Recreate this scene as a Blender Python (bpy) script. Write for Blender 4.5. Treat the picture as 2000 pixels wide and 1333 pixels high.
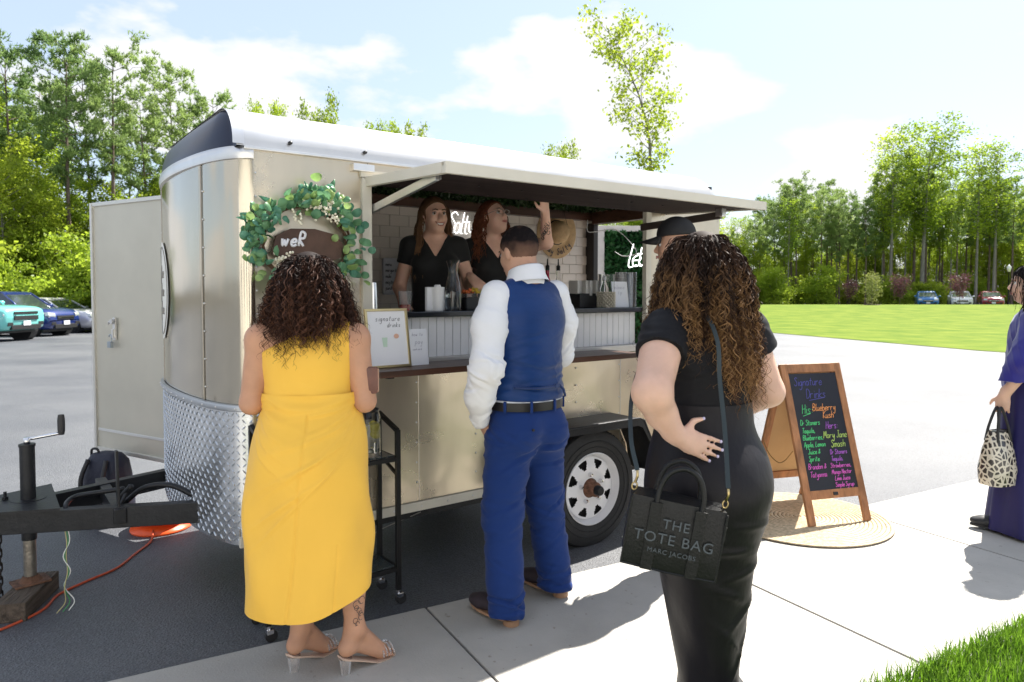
import bpy, bmesh, math, random
import numpy as np
from math import sin, cos, pi, radians, sqrt, atan2
from mathutils import Vector, Matrix, Euler

for _o in list(bpy.data.objects): bpy.data.objects.remove(_o)
SC = bpy.context.scene
COL = SC.collection
random.seed(7); np.random.seed(7)

# ---------------------------------------------------------------- camera
FPX = 1380.0; TILT = radians(2.2); CAM_H = 1.5
cam_d = bpy.data.cameras.new('camera'); cam = bpy.data.objects.new('camera', cam_d); COL.objects.link(cam)
cam.location = (0, 0, CAM_H); cam.rotation_euler = (pi/2 - TILT, 0, 0)
cam_d.sensor_width = 36; cam_d.lens = 36*FPX/2000; cam_d.clip_end = 2000; cam_d.clip_start = .05
cam_d.shift_y = ((568 + FPX*math.tan(TILT)) - 666.5)/2000
cam_d.dof.use_dof = True; cam_d.dof.focus_distance = 3.4; cam_d.dof.aperture_fstop = 5.0
SC.camera = cam
SC.render.resolution_x = 1024; SC.render.resolution_y = 682

# ---------------------------------------------------------------- sky and sun
SUN_EL = radians(52); LIGHT = Vector((-.68, -.73, 0)).normalized()      # horizontal travel of the light
world = bpy.data.worlds.new('World'); SC.world = world; world.use_nodes = True
wn = world.node_tree.nodes; wl = world.node_tree.links
for n in list(wn): wn.remove(n)
w_out = wn.new('ShaderNodeOutputWorld'); w_bg = wn.new('ShaderNodeBackground'); w_bg.inputs[1].default_value = .085
sky = wn.new('ShaderNodeTexSky'); sky.sky_type = 'NISHITA'; sky.sun_disc = False
sky.sun_elevation = SUN_EL; sky.sun_rotation = atan2(-LIGHT.x, -LIGHT.y)
sky.air_density = 1.0; sky.dust_density = 1.2; sky.ozone_density = 1.5
w_tc = wn.new('ShaderNodeTexCoord')
w_map = wn.new('ShaderNodeMapping'); w_map.inputs['Scale'].default_value = (1.0, 1.0, 2.2); w_map.inputs['Location'].default_value = (.37, .12, .0)
w_n = wn.new('ShaderNodeTexNoise'); w_n.inputs['Scale'].default_value = 3.1; w_n.inputs['Detail'].default_value = 9; w_n.inputs['Roughness'].default_value = .52
w_r = wn.new('ShaderNodeValToRGB'); w_r.color_ramp.elements[0].position = .505; w_r.color_ramp.elements[1].position = .56
w_mix = wn.new('ShaderNodeMix'); w_mix.data_type = 'RGBA'
w_mix.inputs[7].default_value = (4.5, 4.55, 4.65, 1)
wl.new(w_tc.outputs['Generated'], w_map.inputs[0]); wl.new(w_map.outputs[0], w_n.inputs['Vector']); wl.new(w_n.outputs['Fac'], w_r.inputs[0])
w_h = wn.new('ShaderNodeMix'); w_h.data_type = 'RGBA'; w_h.inputs[0].default_value = .6; w_h.inputs[7].default_value = (3.4, 3.9, 4.8, 1)   # thin high haze
wl.new(sky.outputs[0], w_h.inputs[6])
wl.new(w_r.outputs[0], w_mix.inputs[0]); wl.new(w_h.outputs[2], w_mix.inputs[6]); wl.new(w_mix.outputs[2], w_bg.inputs[0]); wl.new(w_bg.outputs[0], w_out.inputs[0])
sun_d = bpy.data.lights.new('sun', 'SUN'); sun = bpy.data.objects.new('sun', sun_d); COL.objects.link(sun)
sun_d.energy = 4.8; sun_d.angle = radians(.53); sun_d.color = (1, .95, .87)
_dir = Vector((LIGHT.x*cos(SUN_EL), LIGHT.y*cos(SUN_EL), -sin(SUN_EL)))
sun.rotation_euler = _dir.to_track_quat('-Z', 'Y').to_euler(); sun.location = (10, 10, 20)

SC.view_settings.view_transform = 'Standard'; SC.view_settings.look = 'None'
SC.view_settings.exposure = 1.45; SC.view_settings.gamma = 1.0
SC.cycles.max_bounces = 8; SC.cycles.transparent_max_bounces = 12
SC.cycles.use_denoising = True
SC.cycles.sample_clamp_indirect = 8

# ---------------------------------------------------------------- helpers
MATS = {}
def M(name, col=(.5,.5,.5), rough=.5, metal=0., var=0., vs=8., bump=0., bs=60., spec=.5, trans=0., ior=1.45, emit=None, es=0., coat=0., alpha=1., col2=None, detail=4., sheen=0., aniso=0., coord='Object', scale=None, sss=0.):
    if name in MATS: return MATS[name]
    m = bpy.data.materials.new(name); m.use_nodes = True; nt = m.node_tree; b = nt.nodes['Principled BSDF']
    b.inputs['Base Color'].default_value = (*col, 1); b.inputs['Roughness'].default_value = rough; b.inputs['Metallic'].default_value = metal
    b.inputs['Specular IOR Level'].default_value = spec; b.inputs['Transmission Weight'].default_value = trans; b.inputs['IOR'].default_value = ior
    b.inputs['Coat Weight'].default_value = coat; b.inputs['Alpha'].default_value = alpha; b.inputs['Sheen Weight'].default_value = sheen
    b.inputs['Coat Roughness'].default_value = .06
    if sss: b.inputs['Subsurface Weight'].default_value = sss; b.inputs['Subsurface Radius'].default_value = (.02,.008,.004); b.inputs['Subsurface Scale'].default_value = .5
    if emit: b.inputs['Emission Color'].default_value = (*emit, 1); b.inputs['Emission Strength'].default_value = es
    if var or bump or col2:
        tc = nt.nodes.new('ShaderNodeTexCoord'); src = tc.outputs[coord]
        if scale:
            mp = nt.nodes.new('ShaderNodeMapping'); mp.inputs['Scale'].default_value = scale; nt.links.new(src, mp.inputs[0]); src = mp.outputs[0]
        if var or col2:
            n = nt.nodes.new('ShaderNodeTexNoise'); n.inputs['Scale'].default_value = vs; n.inputs['Detail'].default_value = detail; n.inputs['Roughness'].default_value = .6
            nt.links.new(src, n.inputs['Vector'])
            r = nt.nodes.new('ShaderNodeValToRGB'); r.color_ramp.elements[0].position = .32; r.color_ramp.elements[1].position = .68
            c1 = col2 or tuple(min(1, c*(1+var)) for c in col)
            c0 = col if col2 else tuple(c*(1-var) for c in col)
            r.color_ramp.elements[0].color = (*c0, 1); r.color_ramp.elements[1].color = (*c1, 1)
            nt.links.new(n.outputs['Fac'], r.inputs[0]); nt.links.new(r.outputs[0], b.inputs['Base Color'])
        if bump:
            n2 = nt.nodes.new('ShaderNodeTexNoise'); n2.inputs['Scale'].default_value = bs; n2.inputs['Detail'].default_value = 4
            nt.links.new(src, n2.inputs['Vector'])
            bp = nt.nodes.new('ShaderNodeBump'); bp.inputs['Strength'].default_value = min(1, bump); bp.inputs['Distance'].default_value = .02*max(1, bump)/max(1, bs/40)
            nt.links.new(n2.outputs['Fac'], bp.inputs['Height']); nt.links.new(bp.outputs[0], b.inputs['Normal'])
    MATS[name] = m; return m
def leafM(name, c0, c1, trans=.45, rough=.5, vs=1.2, rnd=.25):
    if name in MATS: return MATS[name]
    m = bpy.data.materials.new(name); m.use_nodes = True; nt = m.node_tree; b = nt.nodes['Principled BSDF']; out = nt.nodes['Material Output']
    tc = nt.nodes.new('ShaderNodeTexCoord'); n = nt.nodes.new('ShaderNodeTexNoise'); n.inputs['Scale'].default_value = vs; n.inputs['Detail'].default_value = 5
    nt.links.new(tc.outputs['Object'], n.inputs['Vector'])
    oi = nt.nodes.new('ShaderNodeObjectInfo'); ad = nt.nodes.new('ShaderNodeMath'); ad.operation = 'MULTIPLY_ADD'; ad.inputs[1].default_value = rnd; 
    nt.links.new(oi.outputs['Random'], ad.inputs[0]); nt.links.new(n.outputs['Fac'], ad.inputs[2])
    r = nt.nodes.new('ShaderNodeValToRGB'); r.color_ramp.elements[0].position = .4; r.color_ramp.elements[1].position = .8
    r.color_ramp.elements[0].color = (*c0, 1); r.color_ramp.elements[1].color = (*c1, 1)
    nt.links.new(ad.outputs[0], r.inputs[0]); nt.links.new(r.outputs[0], b.inputs['Base Color']); b.inputs['Roughness'].default_value = rough; b.inputs['Specular IOR Level'].default_value = .3
    t = nt.nodes.new('ShaderNodeBsdfTranslucent'); nt.links.new(r.outputs[0], t.inputs[0])
    mx = nt.nodes.new('ShaderNodeMixShader'); mx.inputs[0].default_value = trans
    nt.links.new(b.outputs[0], mx.inputs[1]); nt.links.new(t.outputs[0], mx.inputs[2]); nt.links.new(mx.outputs[0], out.inputs[0])
    MATS[name] = m; return m

def tag(o, label=None, cat=None, group=None, kind=None):
    if label: o['label'] = label
    if cat: o['category'] = cat
    if group: o['group'] = group
    if kind: o['kind'] = kind
    return o
def empty(name, loc=(0,0,0), rz=0., parent=None):
    o = bpy.data.objects.new(name, None); o.location = loc; o.rotation_euler = (0,0,rz); o.empty_display_size = .1
    o.parent = parent; COL.objects.link(o); return o
def meshobj(name, verts, faces, mat=None, parent=None, smooth=False, loc=None, rot=None, autos=None):
    me = bpy.data.meshes.new(name)
    if isinstance(verts, np.ndarray) and isinstance(faces, np.ndarray):
        nv, nf, k = len(verts), len(faces), faces.shape[1]
        me.vertices.add(nv); me.vertices.foreach_set('co', np.ascontiguousarray(verts, dtype=np.float32).ravel())
        me.loops.add(nf*k); me.loops.foreach_set('vertex_index', np.ascontiguousarray(faces, dtype=np.int32).ravel())
        me.polygons.add(nf); me.polygons.foreach_set('loop_start', np.arange(0, nf*k, k, dtype=np.int32))
        me.update(calc_edges=True)
    else:
        me.from_pydata([tuple(v) for v in verts], [], [tuple(f) for f in faces]); me.update()
    if smooth and len(me.polygons): me.polygons.foreach_set('use_smooth', np.ones(len(me.polygons), dtype=bool))
    if mat: me.materials.append(mat)
    o = bpy.data.objects.new(name, me); o.parent = parent; COL.objects.link(o)
    if loc is not None: o.location = loc
    if rot is not None: o.rotation_euler = rot if hasattr(rot, '__len__') else (0,0,rot)
    if autos: me.set_sharp_from_angle(angle=radians(autos))
    return o
def inst(src, name=None, loc=None, rot=None, sc=None, parent=None):
    o = src.copy(); COL.objects.link(o)
    if name: o.name = name
    if loc is not None: o.location = loc
    if rot is not None: o.rotation_euler = rot if hasattr(rot, '__len__') else (0,0,rot)
    if sc is not None: o.scale = sc if hasattr(sc, '__len__') else (sc,sc,sc)
    o.parent = parent; return o
def copytree(src, loc=None, rot=None, sc=None, parent=None, label=None, group=None):
    o = inst(src, None, loc, rot, sc, parent)
    if label: o['label'] = label
    if group: o['group'] = group
    for c in list(src.children):
        if c is not o: copytree(c, parent=o)
    return o
def catmull(P, n=8):
    P = [np.array(p, float) for p in P]; Q = [2*P[0]-P[1]] + P + [2*P[-1]-P[-2]]; out = []
    for i in range(1, len(Q)-2):
        for t in np.linspace(0, 1, n, endpoint=False):
            a, b, c, d = Q[i-1], Q[i], Q[i+1], Q[i+2]
            out.append(.5*((2*b)+(-a+c)*t+(2*a-5*b+4*c-d)*t*t+(-a+3*b-3*c+d)*t**3))
    out.append(P[-1]); return out
class MB:
    def __init__(s): s.v = []; s.f = []
    def add(s, V, F, X=None):
        o = len(s.v)
        for p in V:
            p = Vector(p); s.v.append(tuple(X @ p) if X is not None else tuple(p))
        s.f += [tuple(i+o for i in f) for f in F]; return s
    def box(s, c, d, X=None, b=0., rz=0.):
        bm = bmesh.new(); bmesh.ops.create_cube(bm, size=1)
        for v in bm.verts: v.co = Vector((v.co.x*d[0], v.co.y*d[1], v.co.z*d[2]))
        if b: bmesh.ops.bevel(bm, geom=bm.edges[:], offset=b, segments=2, affect='EDGES', profile=.7)
        if rz: bmesh.ops.rotate(bm, verts=bm.verts, matrix=Matrix.Rotation(rz, 3, 'Z'))
        for v in bm.verts: v.co += Vector(c)
        bm.verts.index_update(); s.add([v.co for v in bm.verts], [[v.index for v in f.verts] for f in bm.faces], X); bm.free(); return s
    def tube(s, path, r, n=8, X=None, cap=True, closed=False):
        P = [Vector(p) for p in path]; R = r if hasattr(r, '__len__') else [r]*len(P); V = []; F = []; m = len(P)
        up = None
        for i, p in enumerate(P):
            t = (P[(i+1) % m]-P[i-1]) if closed else (P[min(i+1, m-1)]-P[max(i-1, 0)])
            t = t.normalized() if t.length > 1e-9 else Vector((0,0,1))
            if up is None:
                up = Vector((0,0,1)) if abs(t.z) < .9 else Vector((1,0,0))
            a = t.cross(up); 
            if a.length < 1e-6: a = t.orthogonal()
            a.normalize(); b = a.cross(t); up = b
            for k in range(n):
                an = 2*pi*k/n; V.append(p + a*(cos(an)*R[i]) + b*(sin(an)*R[i]))
        for i in range(m if closed else m-1):
            j = (i+1) % m
            for k in range(n): F.append((i*n+k, i*n+(k+1) % n, j*n+(k+1) % n, j*n+k))
        if cap and not closed: F.append(tuple(range(n))[::-1]); F.append(tuple((m-1)*n+k for k in range(n)))
        return s.add(V, F, X)
    def cyl(s, a, b, r, r2=None, n=16, X=None, cap=True): return s.tube([a, b], [r, r if r2 is None else r2], n, X, cap)
    def lathe(s, prof, n=24, X=None, cap=False):
        V = []; F = []; m = len(prof)
        for (r, z) in prof:
            for k in range(n): V.append((r*cos(2*pi*k/n), r*sin(2*pi*k/n), z))
        for i in range(m-1):
            for k in range(n): F.append((i*n+k, i*n+(k+1) % n, (i+1)*n+(k+1) % n, (i+1)*n+k))
        if cap: F.append(tuple(range(n))[::-1]); F.append(tuple((m-1)*n+k for k in range(n)))
        return s.add(V, F, X)
    def loft(s, rings, X=None, closed=True, cap=True):
        V = []; F = []; n = len(rings[0]); m = len(rings)
        for r in rings: V += [tuple(p) for p in r]
        for i in range(m-1):
            for k in range(n if closed else n-1): F.append((i*n+k, i*n+(k+1) % n, (i+1)*n+(k+1) % n, (i+1)*n+k))
        if cap and closed: F.append(tuple(range(n))[::-1]); F.append(tuple((m-1)*n+k for k in range(n)))
        return s.add(V, F, X)
    def prism(s, poly, d, X=None):     # poly in local xy, extruded along z from 0 to d
        n = len(poly); V = [(p[0], p[1], 0) for p in poly] + [(p[0], p[1], d) for p in poly]
        F = [tuple(range(n))[::-1], tuple(range(n, 2*n))] + [(k, (k+1) % n, n+(k+1) % n, n+k) for k in range(n)]
        return s.add(V, F, X)
    def ball(s, c, r, n=10, X=None):
        r = r if hasattr(r, '__len__') else (r, r, r); prof = [(sin(pi*i/n), -cos(pi*i/n)) for i in range(n+1)]
        Y = Matrix.Translation(c) @ Matrix.Diagonal((*r, 1)); return s.lathe([(max(p[0], 1e-4), p[1]) for p in prof], 2*n, (X @ Y) if X is not None else Y)
    def build(s, name, mat=None, parent=None, smooth=False, loc=None, rot=None, autos=None):
        return meshobj(name, s.v, s.f, mat, parent, smooth or bool(autos), loc, rot, autos)
def TR(x=0, y=0, z=0, rx=0, ry=0, rz=0): return Matrix.Translation((x, y, z)) @ Euler((rx, ry, rz)).to_matrix().to_4x4()

# ------------------------------------------------- single-stroke lettering (handwriting, neon, chalk)
GLY = {
'a':'.8,.8 .4,1 .05,.6 .2,.1 .6,.1 .8,.8 .8,.2 1,0','b':'.1,2 .05,.1 .5,0 .85,.4 .6,.95 .1,.7','c':'.85,.8 .5,1 .05,.55 .3,.02 .9,.15','d':'.8,.8 .4,1 .05,.5 .3,0 .75,.3 .85,2|.85,2 .82,.2 1,0',
'e':'.1,.5 .85,.6 .6,1 .1,.7 .15,.15 .5,0 .95,.2','f':'.8,1.9 .5,2 .35,1.4 .35,0|.05,1 .75,1','g':'.8,.8 .4,1 .05,.6 .2,.1 .6,.1 .8,.9 .8,-.6 .4,-1 .1,-.7','h':'.1,2 .1,0|.1,.6 .5,1 .8,.8 .8,0','i':'.3,1 .3,.1 .5,0|.3,1.4 .32,1.48',
'j':'.5,1 .5,-.6 .2,-.9 .0,-.6|.5,1.4 .52,1.48','k':'.1,2 .1,0|.8,1 .1,.45 .9,0','l':'.3,2 .25,.2 .5,0','m':'.05,1 .05,0|.05,.7 .3,1 .5,.8 .5,0|.5,.7 .8,1 1,.8 1,0','n':'.1,1 .1,0|.1,.6 .5,1 .8,.8 .8,.1 .95,0',
'o':'.5,1 .1,.7 .1,.25 .5,0 .85,.3 .85,.75 .5,1','p':'.1,1 .1,-.9|.1,.7 .5,1 .9,.6 .6,.05 .1,.2','q':'.8,.8 .4,1 .05,.55 .3,.02 .8,.4|.8,1 .8,-.9 1,-.7','r':'.1,1 .1,0|.1,.6 .4,.95 .8,.9','s':'.8,.85 .4,1 .15,.75 .7,.35 .6,.03 .1,.1',
't':'.4,1.7 .4,.2 .7,0|.05,1.1 .8,1.15','u':'.1,1 .1,.2 .4,0 .8,.4|.8,1 .8,.1 1,0','v':'.05,1 .4,0 .85,1','w':'.05,1 .25,0 .5,.8 .75,0 1,1','x':'.1,1 .85,0|.85,1 .1,0','y':'.1,1 .2,.35 .5,.2 .8,1|.8,1 .75,-.6 .4,-1 .1,-.7','z':'.1,1 .8,1 .1,0 .9,0',
'A':'.0,0 .5,2 1,0|.2,.7 .8,.7','B':'.1,0 .1,2 .7,1.9 .8,1.4 .15,1.05 .9,.8 .8,.1 .1,0','D':'.1,0 .1,2 .8,1.7 1,.9 .7,.1 .1,0','H':'.1,2 .05,0|.9,2 .85,0|.0,1 1,1.05','J':'.3,2 1,2|.7,2 .65,.3 .3,0 .05,.4','K':'.1,2 .1,0|.9,2 .1,.9 1,0','L':'.25,2 .1,0 .9,.1',
'M':'.0,0 .15,2 .5,.6 .9,2 1.05,0','N':'.05,0 .1,2 .85,0 .9,2','P':'.1,0 .1,2 .8,1.9 .85,1.2 .1,1','R':'.1,0 .1,2 .8,1.9 .8,1.2 .1,1 .9,0','S':'.9,1.7 .5,2 .1,1.6 .8,.8 .7,.1 .3,-.05 .05,.35','T':'.5,2 .45,0|.0,1.95 1,2.05','Q':'.5,2 .05,1.4 .1,.4 .5,0 .95,.5 .9,1.5 .5,2|.6,.5 1,-.1',
'&':'.9,.1 .3,1.3 .5,1.8 .7,1.4 .15,.6 .3,.05 .9,.7',',':'.3,.15 .15,-.3','.':'.3,.05 .34,.1',':':'.3,.2 .32,.28|.3,.8 .32,.88',"'":'.3,2 .22,1.6','-':'.1,.6 .8,.6',' ':''}
def strokes(text, h, x0=0., y0=0., slant=.15, sp=1.25, wob=0., curve=None):
    out = []; x = 0.; k = h/2
    for ch in text:
        if ch != ' ':
            for st in GLY.get(ch, GLY['o']).split('|'):
                pts = [tuple(map(float, p.split(','))) for p in st.split()]
                pts = [(x+p[0]*.9+slant*p[1]+random.uniform(-wob, wob), p[1]+random.uniform(-wob, wob)) for p in pts]
                if len(pts) > 2: pts = [tuple(q) for q in catmull([(p[0], p[1]) for p in pts], 4)]
                out.append([(x0+p[0]*k, y0+p[1]*k) for p in pts])
        w = .55 if ch in "il.,:'" else (.7 if ch == ' ' else (1.25 if ch in 'mwM' else 1.0))
        x += w*sp
    return out, x*k
def lettering(name, lines, mat, parent, r, X, n=5, flat=.35):
    mb = MB()
    for st in lines:
        pts = [(p[0], p[1], 0) for p in st]
        if len(pts) < 2: continue
        mb.tube(pts, r, n, X @ Matrix.Diagonal((1, 1, flat, 1)))
    return mb.build(name, mat, parent, True)
def fonttext(name, text, size, mat, parent, X, extrude=.001, align='CENTER', space=1.0):
    cu = bpy.data.curves.new(name, 'FONT'); cu.body = text; cu.size = size; cu.extrude = extrude; cu.align_x = align; cu.space_character = space; cu.resolution_u = 3
    t = bpy.data.objects.new(name+'_tmp', cu); COL.objects.link(t)
    dg = bpy.context.evaluated_depsgraph_get(); me = bpy.data.meshes.new_from_object(t.evaluated_get(dg)); bpy.data.objects.remove(t); bpy.data.curves.remove(cu)
    me.transform(X); me.materials.clear(); me.materials.append(mat); me.name = name
    o = bpy.data.objects.new(name, me); o.parent = parent; COL.objects.link(o); return o
# pixel of the photograph (2000 wide) -> ground point, used only to lay things out in metres
def gp(x, y, z=0.):
    d = Vector((0, cos(TILT), -sin(TILT))) + Vector((1,0,0))*((x-1000)/FPX) + Vector((0, sin(TILT), cos(TILT)))*((568+FPX*math.tan(TILT)-y)/FPX)
    return Vector((0,0,CAM_H)) + d*((z-CAM_H)/d.z)

# ---------------------------------------------------------------- ground
def sheet(name, poly, z, mat, label=None):
    return tag(meshobj(name, [(p[0], p[1], z) for p in poly], [tuple(range(len(poly)))], mat), kind='structure')
m_asph = M('asphalt', (.060,.065,.077), .55, 0, bump=1.0, bs=95, spec=.6, col2=(.122,.126,.134), vs=.35, detail=9)
# fine aggregate on top of the broad tone
nt = m_asph.node_tree; bsdf = nt.nodes['Principled BSDF']; tc = [n for n in nt.nodes if n.type == 'TEX_COORD'][0]
vo = nt.nodes.new('ShaderNodeTexVoronoi'); vo.inputs['Scale'].default_value = 150; nt.links.new(tc.outputs['Object'], vo.inputs['Vector'])
hs = nt.nodes.new('ShaderNodeMix'); hs.data_type = 'RGBA'; hs.blend_type = 'MULTIPLY'; hs.inputs[0].default_value = .55
old = bsdf.inputs['Base Color'].links[0].from_socket; nt.links.new(old, hs.inputs[6]); 
rv = nt.nodes.new('ShaderNodeValToRGB'); rv.color_ramp.elements[0].color = (.35,.35,.35,1); rv.color_ramp.elements[1].color = (1.7,1.7,1.7,1); rv.color_ramp.elements[1].position = .9
nt.links.new(vo.outputs['Color'], rv.inputs[0]); nt.links.new(rv.outputs[0], hs.inputs[7]); nt.links.new(hs.outputs[2], bsdf.inputs['Base Color'])
def lot_z(x, y):      # the lot falls away gently towards the wood on the left
    f = min(1, max(0, (2-x)/8)); f = f*f*(3-2*f); return -.0125*max(0, y-7.5)*f
xs_ = np.concatenate([np.linspace(-60, -8, 27), np.linspace(-7, 4, 23), np.linspace(6, 80, 16)]); ys_ = np.concatenate([[-30, -10, 0, 4], np.linspace(6, 46, 41)])
V = [(x, y, lot_z(x, y)) for y in ys_ for x in xs_]; nx = len(xs_); F = [(j*nx+i, j*nx+i+1, (j+1)*nx+i+1, (j+1)*nx+i) for j in range(len(ys_)-1) for i in range(nx-1)]
tag(meshobj('parking_lot', V, F, m_asph, None, True), kind='structure')
m_soil = M('forest_floor', (.05,.045,.03), .95, var=.4, vs=.8, bump=.6, bs=6)
sheet('ground', [(-700,-300),(700,-300),(700,900),(-700,900)], -.62, m_soil)

# sidewalk slabs: frame (u along, v across)
SU = Vector((cos(radians(29)), sin(radians(29)))); SV = Vector((-SU.y, SU.x))
def sw(u, v): return SU*u + SV*v
m_conc = M('concrete', (.40,.385,.355), .82, var=.17, vs=1.3, bump=.35, bs=120, detail=9)
nt = m_conc.node_tree; bsdf = nt.nodes['Principled BSDF']; tc = [q for q in nt.nodes if q.type == 'TEX_COORD'][0]; old = bsdf.inputs['Base Color'].links[0].from_socket
n1 = nt.nodes.new('ShaderNodeTexNoise'); n1.inputs['Scale'].default_value = 26; n1.inputs['Detail'].default_value = 6; nt.links.new(tc.outputs['Object'], n1.inputs['Vector'])
r1 = nt.nodes.new('ShaderNodeValToRGB'); r1.color_ramp.elements[0].position = .66; r1.color_ramp.elements[0].color = (1,1,1,1); r1.color_ramp.elements[1].position = .74; r1.color_ramp.elements[1].color = (.62,.58,.52,1); nt.links.new(n1.outputs['Fac'], r1.inputs[0])
mx = nt.nodes.new('ShaderNodeMix'); mx.data_type = 'RGBA'; mx.blend_type = 'MULTIPLY'; mx.inputs[0].default_value = .8; nt.links.new(old, mx.inputs[6]); nt.links.new(r1.outputs[0], mx.inputs[7]); nt.links.new(mx.outputs[2], bsdf.inputs['Base Color'])
walk = tag(empty('sidewalk', (0,0,0), radians(29)), kind='structure')
base = MB(); base.box((4, 2.31, -.056), (40, 1.46, .10)); base.build('sidewalk_bed', M('joint_dirt', (.09,.08,.07), .95), walk)
slab = None
for k in range(-4, 9):
    u0 = 1.23 + 1.545*k
    if slab is None:
        mb = MB(); mb.box((.7725, 2.31, -.0465), (1.533, 1.49, .117), b=.007); slab = mb.build('slab', m_conc, walk)
        slab.location = (u0, 0, 0)
    else:
        inst(slab, None, (u0, 0, random.uniform(-.0015, .0015)), parent=walk)
# near verge: soil plus grass blades
vg = [sw(-4, 1.56), sw(14, 1.56), sw(14, .22), sw(-4, .22)]
sheet('verge_soil', vg, .006, M('verge', (.05,.07,.02), .95, var=.3, vs=9))
sheet('bounce_plaza', [sw(-14, .22), sw(26, .22), sw(26, -15), sw(-14, -15)], .008, m_conc)  # concrete ground added behind the camera, bounces sun onto the shaded side
def blades(name, P, hmin, hmax, wid, mat, lean=.5):
    n = len(P); a = np.random.rand(n)*2*pi; h = hmin+(hmax-hmin)*np.random.rand(n); l = lean*h*np.random.rand(n); w = wid*(.6+.8*np.random.rand(n))
    d = np.stack([np.cos(a), np.sin(a), 0*a], 1); s = np.stack([-np.sin(a), np.cos(a), 0*a], 1); z = np.array([0,0,1.])
    b0 = P - s*w[:,None]/2; b1 = P + s*w[:,None]/2
    m0 = P + d*(l*.35)[:,None] + z*(h*.55)[:,None] - s*w[:,None]*.4; m1 = m0 + s*w[:,None]*.8
    t = P + d*l[:,None]*1.1 + z*h[:,None]*.95
    V = np.stack([b0, b1, m1, m0, t], 1).reshape(-1, 3); o = np.arange(n)[:,None]*5
    F = np.concatenate([o+[0,1,2], o+[0,2,3], o+[3,2,4]], 0)
    return meshobj(name, V, F, mat)
n = 52000
uv = np.stack([np.random.rand(n)*4.6+1.6, 1.57-1.30*np.random.rand(n)**1.2], 1)
edge = np.random.rand(n) < .06; uv[edge,1] = 1.57+np.random.rand(edge.sum())**2*.05
P = np.zeros((n,3)); P[:,0] = uv[:,0]*SU.x+uv[:,1]*SV.x; P[:,1] = uv[:,0]*SU.y+uv[:,1]*SV.y
m_grass = leafM('grass_blade', (.10,.21,.014), (.22,.38,.035), .55, .45, 14, .0)
tag(blades('verge_grass', P, .035, .10, .0045, m_grass, .8), 'tall bright green grass along the near edge of the sidewalk', 'grass', kind='stuff')

# far lawn, gently crowned
m_lawn = M('lawn', (.075,.135,.010), .9, col2=(.165,.21,.024), vs=.9, detail=12, bump=1.0, bs=14, spec=.1)
nx, ny = 70, 40; V = []; F = []
def lawn_near(x): return 25 - 3.1*(x-9.2) if x < 11.8 else 16.9-(x-11.8)*1.15
for j in range(ny+1):
    for i in range(nx+1):
        x = 7.0 + (75-7.0)*(i/nx)**1.6; y0 = max(5, 30-3.1*(x-7.6)) if x < 11.8 else max(4, 16.9-(x-11.8)*.9)
        x1 = x + (j/ny)**1.0*10*max(0, 1-(x-7)/30)
        y = y0 + (69-y0)*(j/ny); z = .012 + .34*math.exp(-((y-56)/13)**2) - max(0, (y-60))*.028
        V.append((x1, y, z))
for j in range(ny):
    for i in range(nx): a = j*(nx+1)+i; F.append((a, a+1, a+nx+2, a+nx+1))
tag(meshobj('lawn', V, F, m_lawn, None, True), kind='structure')
sheet('far_lane', [(10,70),(90,64),(90,80),(10,84)], -.05, M('far_asphalt', (.2,.2,.2), .8))
tag(meshobj('path', [(15,62,.03),(23,62,.03),(25.5,66,.02),(15,68,.02)], [(0,1,2,3)], m_conc), kind='structure')

# ---------------------------------------------------------------- trees
m_bark = M('pine_bark', (.13,.095,.075), .9, var=.35, vs=9, bump=.8, bs=25, scale=(1,1,.25))
m_bark2 = M('grey_bark', (.20,.185,.16), .9, var=.3, vs=7, bump=.6, bs=25, scale=(1,1,.3))
m_pine = leafM('pine_needles', (.16,.26,.085), (.34,.45,.14), .55, .5, .6, .3)
m_dec = leafM('broad_leaves', (.17,.27,.022), (.38,.49,.045), .62, .45, .5, .35)
m_dec2 = leafM('fresh_leaves', (.20,.29,.022), (.42,.50,.05), .6, .45, .6, .35)
m_plum = leafM('plum_leaves', (.10,.035,.05), (.20,.09,.11), .35, .5, 2, .2)
rng = np.random.RandomState(11)
def quads(P, s, rng, asp=.6, up=0.3):
    n = len(P); d = rng.randn(n,3); d[:,2] += up; d /= np.linalg.norm(d, axis=1)[:,None]
    e = rng.randn(n,3); e -= d*(e*d).sum(1)[:,None]; e /= np.linalg.norm(e, axis=1)[:,None]
    s = s*(.6+.8*rng.rand(n))[:,None]
    V = np.stack([P-d*s, P+e*s*asp, P+d*s, P-e*s*asp], 1).reshape(-1,3); return V, (np.arange(n)[:,None]*4+np.arange(4)[None])
def tufts(P, D, L, rng, k=9, wd=.022):
    n = len(P); P = np.repeat(P, k, 0); D = np.repeat(D, k, 0) + rng.randn(n*k,3)*.55; D /= np.linalg.norm(D, axis=1)[:,None]
    e = np.cross(D, rng.randn(n*k,3)); e /= np.linalg.norm(e, axis=1)[:,None]; l = L*(.6+.7*rng.rand(n*k))[:,None]
    V = np.stack([P-e*wd, P+e*wd, P+D*l+e*wd*.4, P+D*l-e*wd*.4], 1).reshape(-1,3); return V, (np.arange(n*k)[:,None]*4+np.arange(4)[None])
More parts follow.
